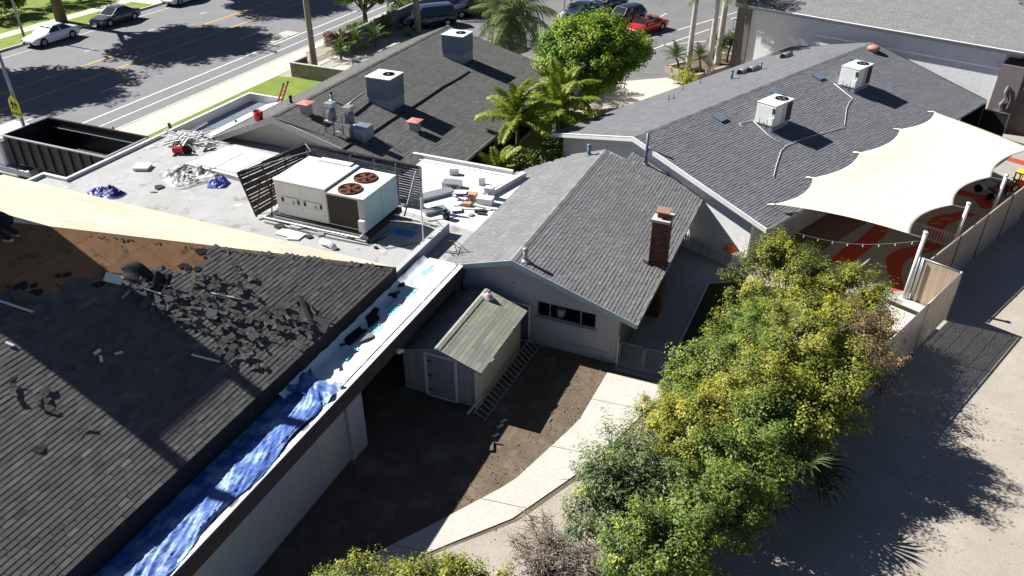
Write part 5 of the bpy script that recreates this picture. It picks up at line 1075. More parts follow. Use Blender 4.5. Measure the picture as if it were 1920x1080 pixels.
fence('jog_fence', 'short sunlit slatted fence panel at the playground corner', ((6.75, 2.2), (8.22, 2.25)), 1, True); fence('slatted_fence', 'tan slatted chain link fence running under the hedge', ((8.25, 2.22), (8.65, -14.0)), 5, True)
tag(MB().tube([at(1640, 728, .04), at(1660, 705, .05), at(1680, 690, .05), at(1600, 770, .05)], .05, 6).build('edging_hose', M_kerb), 'pale hose lying along the foot of the slatted fence', 'hose')
sb = thing('white_slab', 'white concrete slab and timber edging behind the slatted fence', 'slab', R(7.2, .6), RZ); MB().bb(-1.2, .9, -1.6, .6, 0, .28).build('slab', M_conc, sb); MB().bb(-1.25, .4, .62, .74, 0, .4).build('timber', M_brown, sb); MB().bb(-.6, .55, .76, 1.5, 0, .32).build('footing', M_conc, sb)
tag(MB().tube([(0, 0, 0), (0, 0, 2.4)], .035, 6).tube([(.12, .1, 0), (.12, .1, 2.35)], .03, 6).build('fence_stay', M_metal, None, True), 'pair of grey stays beside the nearest sail pole', 'post').location = R(6.62, 2.05)
dg = thing('dark_gate', 'black screened gate between the right house and the back hall', 'gate', R(1.0, 23.9), RZ)
MB().bb(0, 1.5, -.02, .02, .05, 1.9).build('screen', M_dark, dg); MB().tube([(0, -.03, 0), (0, -.03, 1.95), (1.5, -.03, 1.95), (1.5, -.03, 0)], .025, 6).build('frame', M_cool, dg); MB().bb(-1.2, -.02, .3, .35, 0, 2.1).build('side_screen', M_dark, dg)
# ================================================================== VEHICLES
def car(name, label, loc, rz_, m, kind='sedan', cat='car', group=None, glass=None):
    glass = glass or M_glass
    o = thing(name, label, cat, loc, rz_, group)
    L, W, Hh = {'sedan': (4.8, 1.84, 1.45), 'suv': (4.7, 1.9, 1.75), 'wagon': (4.6, 1.82, 1.52), 'roadster': (4.5, 1.78, 1.25), 'van': (5.1, 1.98, 1.85)}[kind]
    hl, hw = L/2, W/2; gc = .22
    belt = {'sedan': .93, 'suv': 1.05, 'wagon': .97, 'roadster': .86, 'van': 1.1}[kind]; hood = belt-.06; nose = hood-.22
    deck = {'sedan': belt+.02, 'suv': belt, 'wagon': belt, 'roadster': belt, 'van': belt}[kind]
    # stations: x, top z, half width factor, bottom z
    st = [(-hl, deck-.22, .80, .42), (-hl+.10, deck-.05, .90, .30), (-hl+.5, deck, .97, gc), (-hl+1.1, belt, 1, gc), (0, belt, 1, gc), (hl-1.6, belt-.01, 1, gc), (hl-1.2, hood, .99, gc), (hl-.5, hood-.08, .95, gc), (hl-.14, nose+.04, .86, .28), (hl, nose-.14, .74, .38)]
    # wheel arches: raise the sill around wheels
    wxs = (hl-.92, -hl+.98); wr = .335
    xs = sorted(set([s[0] for s in st]+[wx+d for wx in wxs for d in (-.42, -.36, -.2, 0, .2, .36, .42)]))
    def intp(x, k):
        for a, b in zip(st[:-1], st[1:]):
            if a[0] <= x <= b[0]: f = (x-a[0])/(b[0]-a[0]); f = f*f*(3-2*f) if k == 1 else f; return a[k]+(b[k]-a[k])*f
        return st[-1][k]
    sec = []
    for x in xs:
        tz, wf, bz_ = intp(x, 1), intp(x, 2), intp(x, 3); w_ = hw*wf; lo = bz_
        for wx in wxs:
            if abs(x-wx) < .40: lo = max(lo, wr+math.sqrt(max(0, .40**2-(x-wx)**2))*.98)
        mid = max(lo+.02, tz*.62+.12); mid = min(mid, tz-.08)
        half = [(w_*.93, lo), (w_, min(lo+.08, tz-.15) if lo < .5 else lo+.01), (w_*1.0, mid), (w_*.965, tz-.06), (w_*.86, tz-.005), (w_*.45, tz+.022), (0, tz+.03)]
        sec.append([(x, y, z) for y, z in half]+[(x, -y, z) for y, z in reversed(half[:-1])])
    n = len(sec[0]); mb = MB()
    for s in sec: mb.v.extend(s)
    for i in range(len(sec)-1):
        for j in range(n-1): mb.f.append((i*n+j, (i+1)*n+j, (i+1)*n+j+1, i*n+j+1)); mb.t.append(.5); mb.m.append(0)
    for i, rev in ((0, False), (len(sec)-1, True)):
        f = tuple(range(i*n, i*n+n)); mb.f.append(f if not rev else tuple(reversed(f))); mb.t.append(.5); mb.m.append(0)
    mb.build('body', m, o, True)
    MB().bb(-hl+.35, hl-.35, -hw+.12, hw-.12, .2, .62).build('underbody', M_tyre, o)
    # greenhouse
    g = {'sedan': (-hl+.6, -hl+1.55, .12, hl-1.35), 'suv': (-hl+.12, -hl+.45, .45, hl-1.3), 'wagon': (-hl+.15, -hl+.65, .45, hl-1.3), 'roadster': None, 'van': (-hl+.08, -hl+.3, .7, hl-1.15)}[kind]
    zb = belt-.02
    if g:
        bw, tw_ = hw*.90, hw*.70; xb0, xt0, xt1, xb1 = g; zt = Hh
        def q(x, y, z): return V((x, y, z))
        cab = {'windshield': [q(xb1, -bw*.95, zb), q(xb1, bw*.95, zb), q(xt1, tw_, zt-.04), q(xt1, -tw_, zt-.04)], 'rear_window': [q(xb0, bw*.93, zb), q(xb0, -bw*.93, zb), q(xt0, -tw_, zt-.04), q(xt0, tw_, zt-.04)]}
        for nm, P in cab.items():
            c = sum(P, V())/4; wb_ = MB().add([c+(p-c)*.94+V((.008 if nm == 'windshield' else -.008, 0, .004)) for p in P], [(0, 1, 2, 3)]).build(nm, glass if nm == 'windshield' else M_glass, o)
        mbp = MB()
        for s in (1, -1): mbp.add([q(xb0, s*bw, zb), q(xb1, s*bw, zb), q(xt1, s*tw_, zt-.04), q(xt0, s*tw_, zt-.04)], [(0, 1, 2, 3)])
        for P in cab.values(): mbp.add(P, [(0, 1, 2, 3)])
        mbp.build('pillars', m, o)
        for s in (1, -1):
            e = .012*s; xm = (xt0+xt1)/2-.05
            def side(f0, f1):
                a = lambda f, t: q((xb0+(xb1-xb0)*f)*(1-t)+(xt0+(xt1-xt0)*f)*t, s*(bw*(1-t)+tw_*t)+e, zb*(1-t)+(zt-.04)*t)
                return [a(f0, .08), a(f1, .08), a(f1, .90), a(f0, .90)]
            for f0, f1 in ((.05, .46), (.50, .94)): MB().add(side(f0, f1), [(0, 1, 2, 3)]).build('side_window', M_glass, o)
        mbr = MB(); nn_ = 6
        mbr.grid(lambda a, b: (xt0-.02+(xt1-xt0+.04)*a, tw_*1.02*(2*b-1), zt-.04+.05*(1-(2*b-1)**2)+.03*math.sin(math.pi*a)), 8, 8); mbr.build('roof', m, o, True)
    else:
        MB().ext([(-1.35, -.62, belt+.0), (.55, -.66, belt+.0), (.55, .66, belt+.0), (-1.35, .62, belt+.0)], (0, 0, .035)).build('cockpit', M_dark, o)
        MB().add([(.95, -.72, belt-.02), (.95, .72, belt-.02), (.45, .6, Hh), (.45, -.6, Hh)], [(0, 1, 2, 3)]).build('windshield', M_glass, o)
        MB().tube([(.95, -.72, belt), (.45, -.6, Hh), (.45, .6, Hh), (.95, .72, belt)], .03, 6).build('windshield_frame', m, o)
        for y in (-.38, .38): MB().bb(-.75, -.2, y-.25, y+.25, belt-.1, belt+.15).bb(-.95, -.75, y-.24, y+.24, belt-.1, belt+.35).build('seat', M_blk, o, bevel=.05)
        MB().ext([(-1.5, -.6, belt+.02), (-1.0, -.62, belt+.02), (-1.0, .62, belt+.02), (-1.5, .6, belt+.02)], (0, 0, .1)).build('folded_top', M_blk, o, bevel=.04)
        MB().tube([(-1.2, -.6, belt), (-1.15, -.55, Hh-.05), (-1.15, .55, Hh-.05), (-1.2, .6, belt)], .035, 6).build('roll_bar', m, o)
    for wx in wxs:
        for s in (1, -1):
            w_ = MB().lathe([(.21, -.10), (wr-.03, -.105), (wr, -.07), (wr, .07), (wr-.03, .105), (.21, .10)], (wx, s*(hw-.115), wr), 22, M=Matrix.Rotation(math.pi/2, 3, 'X')).build('wheel', M_tyre, o, True)
            MB().lathe([(0, -.02), (.06, -.03), (.20, -.02), (.215, .0), (.20, .02), (.06, .03), (0, .02)], (wx, s*(hw-.03), wr), 16, M=Matrix.Rotation(math.pi/2, 3, 'X')).build('rim', M_rim, w_)
            mbs = MB()
            for k in range(5):
                qn_ = k*2*math.pi/5+.3; mbs.box((wx+.12*math.cos(qn_+.6), s*(hw-.006), wr+.12*math.sin(qn_+.6)), (.07, .02, .07))
            mbs.build('rim_gaps', M_dark, w_)
    for s in (1, -1):
        MB().box((hl-.17, s*hw*.66, nose-.06), (.22, .36, .13), rz=-s*.35).build('headlight', M_lamp, o, bevel=.03); MB().box((-hl+.06, s*hw*.66, deck-.2), (.12, .38, .14), rz=s*.25).build('taillight', M_tail, o, bevel=.02)
        MB().box((hl-1.55, s*(hw+.05), belt+.03), (.14, .18, .11)).build('mirror', m, o, bevel=.03)
        for x in (-.15, .95): MB().box((x-.35, s*(hw+.004), belt-.18), (.16, .02, .03)).build('door_handle', M_chr, o)
    MB().box((hl-.005, 0, nose-.24), (.05, 1.0, .2)).build('grille', M_dark, o, bevel=.02); MB().box((hl+.012, 0, .42), (.02, .5, .12)).build('number_plate', M_white, o); MB().box((-hl-.005, 0, .62), (.02, .5, .12)).build('number_plate', M_white, o)
    return o
A_ = lambda p, q: math.atan2((q-p).y, (q-p).x)
zr = -.14
car('parked_car', 'white sedan parked at the far kerb, nearest the sign', (-58.35, 24.3, zr), -math.pi/2, M_pw, glass=M_shade)
car('parked_car', 'dark grey sedan parked behind the white one', (-58.2, 31.25, zr), -math.pi/2, M_pg)
car('parked_car', 'white sedan cut off by the top edge of the photo', (-58.25, 40.2, zr), -math.pi/2, M_pw)
hd = at(1172, 66)-at(1238, 48); hq = math.atan2(hd.y, hd.x)
car('convertible', 'red convertible with its top down in the car park', at(1207, 62, 0)+V((0, .6, .01)), hq, M_pr, 'roadster')
car('parked_car', 'black hatchback parked beside the red convertible', at(1166, 46, 0)+V((0, .7, .01)), hq, M_pk, 'wagon'); car('parked_car', 'dark blue car parked next to the black hatchback', at(1127, 22, 0)+V((.2, 1.2, .01)), hq, M_pn, 'wagon')
car('parked_car', 'blue car half hidden behind the bright green tree', at(1086, 36, 0)+V((0, .5, .01)), hq, M_pb, 'sedan')
car('van', 'dark navy van parked behind the charcoal roof', at(797, 52, 0)+V((0, .6, .01)), A_(at(840, 50), at(752, 60)), M_pn, 'van', 'van'); car('parked_suv', 'black car in palm shade behind the charcoal roof end', at(885, 28, 0)+V((0, 0, .01)), A_(at(930, 26), at(845, 36)), M_pk, 'suv', 'car')
car('parked_car', 'dark car at the top edge behind the fronds', at(905, -6, 0)+V((0, 0, .01)), A_(at(950, -6), at(860, 4)), M_pb, 'suv')
# dump truck
tk_ = thing('dump_truck', 'white truck with empty black ribbed dump box', 'truck', (-32, 4.1, 0))
x0, x1, y0, y1, zb_, zt_ = -35.65, -28.25, 2.62, 5.55, 1.15, 2.70
tkb = wb(MB().bb(x0, x1, y0, y1, zb_, zb_+.08), 'dump_box', M_blk, tk_)
wb(MB().bb(x0, x1, y0, y0+.06, zb_+.081, zt_), 'side_wall', M_blk, tk_); wb(MB().bb(x0, x1, y1-.06, y1, zb_+.081, zt_), 'side_wall', M_blk, tk_); wb(MB().bb(x0, x0+.06, y0+.061, y1-.061, zb_+.081, zt_), 'front_wall', M_blk, tk_)
tg = wb(MB().bb(x1-.05, x1+.02, y0+.061, y1-.061, zb_+.1, zt_-.05), 'tailgate', M_blk, tk_); wb(MB().bb(x1+.03, x1+.25, y0+.3, y1+.5, 2.45, 2.62), 'tailgate_rail', M_blk, tk_)
wb(MB().box((x0/2+x1/2, y0-.01, zt_+.035), (x1-x0+.1, .12, .07)), 'top_rail', M_metal, tk_); wb(MB().box((x0/2+x1/2, y1+.01, zt_+.035), (x1-x0+.1, .12, .07)), 'top_rail', M_blk, tk_); wb(MB().box((x0, (y0+y1)/2, zt_+.03), (.12, y1-y0+.1, .06)), 'top_rail', M_blk, tk_); wb(MB().box((x1-.01, (y0+y1)/2, zt_-.01), (.1, y1-y0, .07)), 'top_rail', M_metal, tk_)
for k in range(10):
    x = x0+.3+k*.75
    for y in (y0-.05, y1+.05): wb(MB().ext([(x, y-.05, zb_), (x+.12, y-.05, zb_), (x+.12, y-.05, zt_-.02), (x, y-.05, zt_-.02)], (0, .09, 0)), 'rib', M_blk, tk_)
for k in range(4): wb(MB().bb(x1-3.6, x1-.3, y0+.55+k*.55, y0+.62+k*.55, zb_+.081, zb_+.10), 'floor_rail', M_metal, tk_)
wb(MB().bb(x0+.3, x1-.2, y1-.12, y1-.061, 2.2, 2.27), 'inner_rail', M_metal, tk_)
wb(MB().bb(x0-1, x1-1.2, 3.4, 3.6, .75, 1.1).bb(x0-1, x1-1.2, 4.5, 4.7, .75, 1.1), 'chassis', M_blk, tk_)
cab = wb(MB().ext([(-38.7, 2.45, .65), (-36.1, 2.45, .65), (-36.1, 2.45, 2.42), (-37.9, 2.45, 2.45), (-38.45, 2.45, 1.7), (-38.75, 2.45, 1.6)], (0, 2.6, 0)), 'cab', M_pw, tk_, bevel=.06)
wb(MB().ext([(-38.3, 2.435, 1.6), (-36.75, 2.435, 1.6), (-36.75, 2.435, 2.2), (-37.85, 2.435, 2.2)], (0, .013, 0)), 'side_window', M_shade, cab); wb(MB().bb(-36.65, -36.6, 2.43, 2.448, .85, 2.3), 'door_seam', M_trimg, cab); wb(MB().bb(-36.9, -36.7, 2.42, 2.448, 1.35, 1.42), 'door_handle', M_blk, cab)
wb(MB().bb(-36.08, -35.95, 2.6, 5.0, .9, 2.35), 'cab_guard', M_metal, tk_); wb(MB().bb(-36.6, -34.2, 2.35, 2.95, .55, .95), 'fuel_tank', M_metal, tk_, bevel=.08); wb(MB().bb(-37.4, -35.2, 2.3, 2.5, .5, .6), 'step', M_white, tk_)
for x in (-37.4, -31.6, -30.4):
    for y in (2.85, 5.3): 
        w_ = wb(MB().lathe([(.3, -.15), (.48, -.15), (.52, -.1), (.52, .1), (.48, .15), (.3, .15)], (x, y, .53), 24, M=Matrix.Rotation(math.pi/2, 3, 'X')), 'wheel', M_tyre, tk_, True); wb(MB().lathe([(0, -.1), (.3, -.12), (.3, .12), (0, .1)], (x, y, .53), 16, M=Matrix.Rotation(math.pi/2, 3, 'X')), 'rim', M_rim, w_)
# ================================================================== STREET FURNITURE
p = onp(27, 200, (-36.3, 0, 0), (1, 0, 0))
sg_ = thing('school_sign', 'yellow school crossing AHEAD sign on a tall grey pole', 'sign', (p.x, p.y+.15, 0))
wb(MB().tube([(p.x, p.y+.15, 0), (p.x, p.y+.15, 8.5)], [.11, .075], 12), 'pole', M_pole, sg_, True)
sx, sy, sz = p.x+.02, p.y, p.z+.18; hw_ = .40
pl = wb(MB().ext([(sx-hw_, sy, sz-.40), (sx+hw_, sy, sz-.40), (sx+hw_, sy, sz+.12), (sx, sy, sz+.52), (sx-hw_, sy, sz+.12)], (0, .015, 0)), 'sign_plate', M_sign, sg_)
mb = MB()
for dx, s in ((-.13, 1.0), (.12, .85)):
    cx_ = sx+dx; f = lambda pts: mb.ext([(cx_+a*s, sy-.006, sz-.34+b*s) for a, b in pts], (0, .004, 0))
    f([(.05*math.cos(k*.785), .50+.05*math.sin(k*.785)) for k in range(8)]); f([(-.07, .44), (.07, .44), (.06, .2), (-.05, .2)]); f([(-.05, .2), (.01, .2), (-.06, 0), (-.13, 0)]); f([(.0, .2), (.06, .2), (.14, 0), (.07, 0)]); f([(.06, .43), (.16, .27), (.12, .24), (.05, .34)]); f([(-.06, .43), (-.15, .25), (-.11, .23), (-.05, .34)])
wb(mb, 'pictogram', M_blackp, pl)
pq = wb(MB().bb(sx-hw_, sx+hw_, sy, sy+.015, sz-.78, sz-.43), 'plaque', M_sign, sg_)
def text(txt, size, m, parent, M, name='lettering'):
    cu = bpy.data.curves.new('t', 'FONT'); cu.body = txt; cu.size = size; cu.align_x = 'CENTER'; cu.align_y = 'CENTER'; cu.extrude = .002; cu.offset = size*.02
    t_ = bpy.data.objects.new('t', cu); COL.objects.link(t_); bpy.context.view_layer.update()
    me = bpy.data.meshes.new_from_object(t_.evaluated_get(bpy.context.evaluated_depsgraph_get())); bpy.data.objects.remove(t_); bpy.data.curves.remove(cu)
    me.materials.clear(); me.materials.append(m); o = bpy.data.objects.new(name, me); COL.objects.link(o); o.parent = parent; o.matrix_parent_inverse = wm(parent).inverted(); o.matrix_basis = M; return o
text('AHEAD', .25, M_blackp, pq, Matrix.Translation((sx, sy-.004, sz-.605)) @ Matrix.Rotation(math.pi/2, 4, 'X'))
for i, (x, y, xx, h_, l_) in enumerate(((45, 68, -60.3, 7.5, 'leaning grey street pole at the far kerb'),)):
    b = at(x, y, 0); o = tag(MB().tube([b, b+V((0, 0, h_))], [.11, .08], 10).build('street_pole', M_pole, None, True), l_, 'pole')
b = at(1057, 42, 0); o = thing('light_pole', 'white light pole on a concrete drum in the car park', 'light pole', b); MB().lathe([(.32, 0), (.32, .85), (.27, .92), (0, .92)], n=16).build('base_drum', M_conc, o, True); MB().tube([(0, 0, .9), (0, 0, 7.5)], .08, 10).build('pole', M_white, o, True)
b = at(212, 250, 0); b = V((-36.0, b.y+1.0, 0)); b = onp(212, 246, (-35.9, 0, 0), (1, 0, 0)); b.z = 0
hyd = thing('fire_hydrant', 'yellowish fire hydrant at the kerb by the truck', 'hydrant', b); MB().lathe([(.17, 0), (.17, .05), (.11, .07), (.11, .5), (.15, .52), (.13, .6), (.06, .68), (0, .7)], n=14).build('barrel', MATS['yellow_paint'], hyd, True); MB().tube([(-.2, 0, .42), (.2, 0, .42)], .06, 10).tube([(0, -.2, .38), (0, 0, .38)], .07, 10).build('nozzles', M_trimg, hyd, True)
b = onp(321, 243, (-27.9, 0, 0), (1, 0, 0)); o = tag(MB().box((0, 0, .5), (.1, .14, 1.0), M=Matrix.Rotation(.12, 3, 'X')).build('stub_post', M_brown), 'dark stub of a board at the flat roof edge by the verge', 'post'); o.location = (b.x, b.y, b.z-.6)
# red ladders against the street side eave
rl = thing('red_ladder', 'red fibreglass ladder leaning on the charcoal roof street side', 'ladder', at(520, 190, 2.0))
pa, pb = V((-25.6, 13.6, .2)), V((-24.3, 14.2, 3.9))
la = onp(524, 182, (-24.75, 0, 0), (1, 0, 0)); lb = onp(531, 160, (-24.6, 0, 0), (1, 0, 0)); dlt = V((0, .42, .0))
for k, dd in enumerate((V((0, 0, 0)), dlt)): wb(MB().tube([la+dd-(lb-la)*2.2, lb+dd], .05, 4), 'rail', M_redp, rl); wb(MB().tube([lb+dd, lb+dd+(lb-la)*.18], .055, 4), 'rail_cap', M_blk, rl)
for k in range(9): c = la.lerp(lb, -2+k*.35); wb(MB().tube([c, c+dlt], .02, 6), 'rung', M_metal, rl)
# garden walls by the street
bw_ = thing('block_wall', 'low tan block wall beside the front lawn', 'wall', (-30, 24.2, 0))
wb(MB().bb(-33.0, -26.5, 24.12, 24.30, 0, 1.05).bb(-33.0, -32.82, 24.31, 26.0, 0, 1.05), 'core', M_mort, bw_); mb = MB(); r4 = random.Random(2)
for k in range(5):
    a = -33.02-(k % 2)*.2
    while a < -26.5:
        b0 = max(a, -33.02); mb.bb(b0+.005, a+.39, 24.10, 24.125, .02+k*.205, .215+k*.205, t=r4.random()); a += .4
    a = 24.1
    while a < 26: mb.bb(-33.03, -33.0, a+.005, a+.39, .02+k*.205, .215+k*.205, t=r4.random()); a += .4
stuff(wb(mb, 'blocks', mat('tan_block', (.30, .26, .21), (.24, .205, .165), 3, .9, tint=.2), bw_)); wb(MB().bb(-33.05, -26.5, 24.08, 24.33, 1.051, 1.09), 'cap', M_kerb, bw_)
gf = thing('iron_fence', 'pale iron rail fence behind the street palm', 'fence', (-32.9, 28, 0))
for k in range(46): wb(MB().box((-32.95+.0*k, 26.1+k*.13, .75), (.025, .025, 1.1)), 'bar', M_trimg, gf)
for z in (.25, 1.25): wb(MB().bb(-32.97, -32.93, 26.05, 32.1, z, z+.04), 'rail', M_trimg, gf)
gwl = tag(MB().bb(-32.75, -32.55, 31.2, 75, 0, 1.55).bb(-32.8, -32.5, 31.2, 75, 1.551, 1.63).build('garden_wall', mat('grey_block', (.24, .25, .265), (.20, .21, .225), 1, .95, .2, 60)), 'long grey garden wall behind the trimmed street hedges', 'wall')
sheet('planting_bed', [(-33.2, 24.4), (-26, 24.4), (-26, 40), (-32.5, 40), (-33.2, 33)], M_kerb, .016)
# planter in the car park
pln = thing('planter', 'low stone planter holding the car park palms', 'planter', (-4.5, 38, 0)); PP = [at(1250, 134), at(1300, 152), at(1410, 118), at(1345, 108)]
for i in range(4):
    a, b = PP[i], PP[(i+1) % 4]; a.z = b.z = 0; d = b-a; wb(MB().box((a+b)/2+V((0, 0, .22)), (d.length+.2, .28, .44), rz=math.atan2(d.y, d.x)), 'planter_wall', M_terra if False else mat('planter_block', (.42, .33, .26), (.34, .27, .21), 4, .9) if 'planter_block' not in MATS else MATS['planter_block'], pln)
wb(MB().poly([p+V((0, 0, .36)) for p in PP]), 'soil', M_soil, pln)
st_ = thing('steel_steps', 'small steel step frame beside the hall pier', 'steps', at(1388, 62, 0), .3); MB().bb(-.8, .8, -.5, .5, .35, .42).build('platform', M_cool, st_); [MB().tube([(x, -.5, .42), (x, -.5, 1.3)], .02, 5).build('baluster', M_blk, st_) for x in (-.8, -.4, 0, .4, .8)]; MB().tube([(-.8, -.5, 1.3), (.8, -.5, 1.3)], .025, 5).build('handrail', M_blk, st_)
# ================================================================== PEOPLE
def skinbody(name, J, E_, parent, m, sub=2, M=None):
    """J: joint -> (pos, radius); E_: edges between joints; first joint is the root"""
    bm = bmesh.new(); ly = bm.verts.layers.skin.verify(); vs = {}
    for i, (k, (p, r_)) in enumerate(J.items()):
        v = bm.verts.new(p); v[ly].radius = (r_, r_) if not hasattr(r_, '__len__') else r_; v[ly].use_root = (i == 0); vs[k] = v
    for a, b in E_: bm.edges.new((vs[a], vs[b]))
    me = bpy.data.meshes.new(name); bm.to_mesh(me); bm.free(); me.materials.append(m)
    o = bpy.data.objects.new(name, me); COL.objects.link(o); o.parent = parent
    sk = o.modifiers.new('skin', 'SKIN'); sk.use_smooth_shade = True; ss = o.modifiers.new('sub', 'SUBSURF'); ss.levels = sub; ss.render_levels = sub; return o
M_navy = mat('navy_cloth', (.014, .016, .035), (.01, .012, .026), 8, .9, .4, 60); M_skin = mat('skin', (.35, .20, .13), (.30, .17, .11), 6, .6); M_hair = mat('dark_hair', (.02, .015, .012)); M_shirt = mat('grey_shirt', (.30, .31, .33), (.25, .26, .28), 8, .9); M_trous = mat('dark_trousers', (.035, .036, .042)); M_boot = mat('tan_boot', (.42, .36, .24), (.34, .28, .18), 6, .8)
def head(parent, c, M):
    h_ = MB().lathe([(0, -.115), (.045, -.11), (.068, -.075), (.075, -.02), (.078, .03), (.07, .075), (.045, .105), (0, .115)], n=14).build('head', M_skin, parent, True); h_.matrix_basis = Matrix.Translation(c) @ M
    MB().lathe([(.080, .01), (.083, .04), (.075, .085), (.048, .118), (0, .128)], (0, .008, 0), 14).build('hair', M_hair, h_, True); MB().box((0, -.085, -.015), (.022, .03, .035)).build('nose', M_skin, h_, bevel=.008)
    for s in (1, -1): MB().lathe([(0, -.008), (.012, 0), (0, .008)], (s*.03, -.074, .012), 8).build('eye', M_blackp, h_); MB().box((s*.08, .01, -.005), (.016, .035, .05)).build('ear', M_skin, h_, bevel=.006)
    MB().box((0, -.072, -.055), (.04, .012, .01)).build('mouth', M_terra, h_); return h_
def stander(label, p, rz_, shirt, tr):
    o = thing('person', label, 'person', p, rz_)
    J = {'hip': ((0, 0, .93), .13), 'chest': ((0, 0, 1.28), (.17, .12)), 'neck': ((0, 0, 1.46), .06), 'ls': ((.19, 0, 1.40), .065), 'le': ((.25, .03, 1.12), .048), 'lw': ((.24, -.06, .90), .036), 'rs': ((-.19, 0, 1.40), .065), 're': ((-.25, .03, 1.12), .048), 'rw': ((-.24, -.06, .90), .036)}
    skinbody('body', J, [('hip', 'chest'), ('chest', 'neck'), ('chest', 'ls'), ('ls', 'le'), ('le', 'lw'), ('chest', 'rs'), ('rs', 're'), ('re', 'rw')], o, shirt)
    J = {'hip': ((0, 0, .95), .14)}
    for s, n_ in ((1, 'l'), (-1, 'r')): J[n_+'h'] = ((s*.1, 0, .86), .10); J[n_+'k'] = ((s*.11, -.01, .48), .065); J[n_+'a'] = ((s*.12, .02, .09), .045); J[n_+'t'] = ((s*.13, -.15, .045), .04)
    skinbody('trousers', J, [('hip', 'lh'), ('lh', 'lk'), ('lk', 'la'), ('la', 'lt'), ('hip', 'rh'), ('rh', 'rk'), ('rk', 'ra'), ('ra', 'rt')], o, tr)
    head(o, V((0, -.01, 1.62)), Matrix.Identity(4))
    for s in (1, -1):
        J = {'w': ((s*.24, -.07, .90), .03), 'p': ((s*.235, -.09, .83), .034)}; E_ = [('w', 'p')]
        for k in range(4): J['f%d' % k] = ((s*.235+s*(.03-.02*k)*.3, -.10-.02*k+.02, .745+.006*k), .011); E_.append(('p', 'f%d' % k))
        J['t'] = ((s*.21, -.13, .80), .012); E_.append(('w', 't')); skinbody('hand', J, E_, o, M_skin, 1)
stander('person in a pale shirt standing by the car park light pole', at(1070, 34, 0), .4, M_shirt, M_trous); stander('person in dark clothes standing between the two dark cars', at(1181, 54, 0)+V((0, .4, 0)), .2, M_trous, M_trous)
# crouching roofer on the hip, half cut by the left edge
bp = onp(24, 448, (EX, EY, EZ), (S, 0, 1))
rf = thing('person', 'person in dark work clothes bent over on the torn roof', 'person', bp, -1.15)
J = {'hip': ((0, .05, .72), .17), 'belly': ((0, -.22, .80), .17), 'chest': ((0, -.46, .70), (.21, .17)), 'neck': ((0, -.64, .58), .075), 'ls': ((.21, -.52, .68), .085), 'le': ((.27, -.62, .38), .06), 'lw': ((.20, -.74, .14), .045), 'rs': ((-.21, -.52, .68), .085), 're': ((-.28, -.60, .40), .06), 'rw': ((-.20, -.78, .18), .045),
     'lh': ((.13, .04, .62), .12), 'lk': ((.17, -.26, .36), .085), 'la': ((.16, .06, .10), .06), 'lt': ((.17, -.16, .05), .05), 'rh': ((-.13, .04, .62), .12), 'rk': ((-.17, -.24, .36), .085), 'ra': ((-.16, .12, .10), .06), 'rt': ((-.17, -.10, .05), .05)}
skinbody('body', J, [('hip', 'belly'), ('belly', 'chest'), ('chest', 'neck'), ('chest', 'ls'), ('ls', 'le'), ('le', 'lw'), ('chest', 'rs'), ('rs', 're'), ('re', 'rw'), ('hip', 'lh'), ('lh', 'lk'), ('lk', 'la'), ('la', 'lt'), ('hip', 'rh'), ('rh', 'rk'), ('rk', 'ra'), ('ra', 'rt')], rf, M_navy)
head(rf, V((0, -.76, .52)), Matrix.Rotation(rad(55), 4, 'X'))
for s in (1, -1):
    J = {'w': ((s*.20, -.75, .15), .035), 'p': ((s*.195, -.80, .08), .042)}; E_ = [('w', 'p')]
    for k in range(4): J['f%d' % k] = ((s*(.225-.02*k), -.87, .035), .012); E_.append(('p', 'f%d' % k))
    J['t'] = ((s*.14, -.82, .05), .013); E_.append(('w', 't')); skinbody('hand', J, E_, rf, M_skin, 1)
    MB().box((s*.165, -.04, .05), (.11, .30, .10)).build('boot', M_boot, rf, bevel=.03)
# ================================================================== PLANTS
def leafmesh(name, C_, N_, D_, sz, asp, tint, m):
    """rhombic leaves: centres, normals, long directions (n x 3 arrays), lengths"""
    n = len(C_); N_ = N_/np.linalg.norm(N_, axis=1)[:, None]; D_ = D_-N_*(D_*N_).sum(1)[:, None]; D_ /= np.linalg.norm(D_, axis=1)[:, None]+1e-9; W_ = np.cross(N_, D_)
    s = sz[:, None]; v = np.empty((n, 4, 3), np.float32)
    v[:, 0] = C_-D_*s*.5; v[:, 1] = C_+W_*s*asp*.5+N_*s*.06; v[:, 2] = C_+D_*s*.5-N_*s*.05; v[:, 3] = C_-W_*s*asp*.5+N_*s*.06
    me = bpy.data.meshes.new(name); me.vertices.add(4*n); me.vertices.foreach_set('co', v.ravel()); me.loops.add(4*n); me.loops.foreach_set('vertex_index', np.arange(4*n, dtype=np.int32))
    me.polygons.add(n); me.polygons.foreach_set('loop_start', np.arange(0, 4*n, 4, dtype=np.int32)); me.polygons.foreach_set('loop_total', np.full(n, 4, np.int32))
    me.materials.append(m); a = me.attributes.new('tint', 'FLOAT', 'FACE'); a.data.foreach_set('value', np.clip(tint, 0, 1).astype(np.float32)); me.update(); me.validate(); return me
def sph(n):
    d = rng.normal(size=(n, 3)); return d/np.linalg.norm(d, axis=1)[:, None]
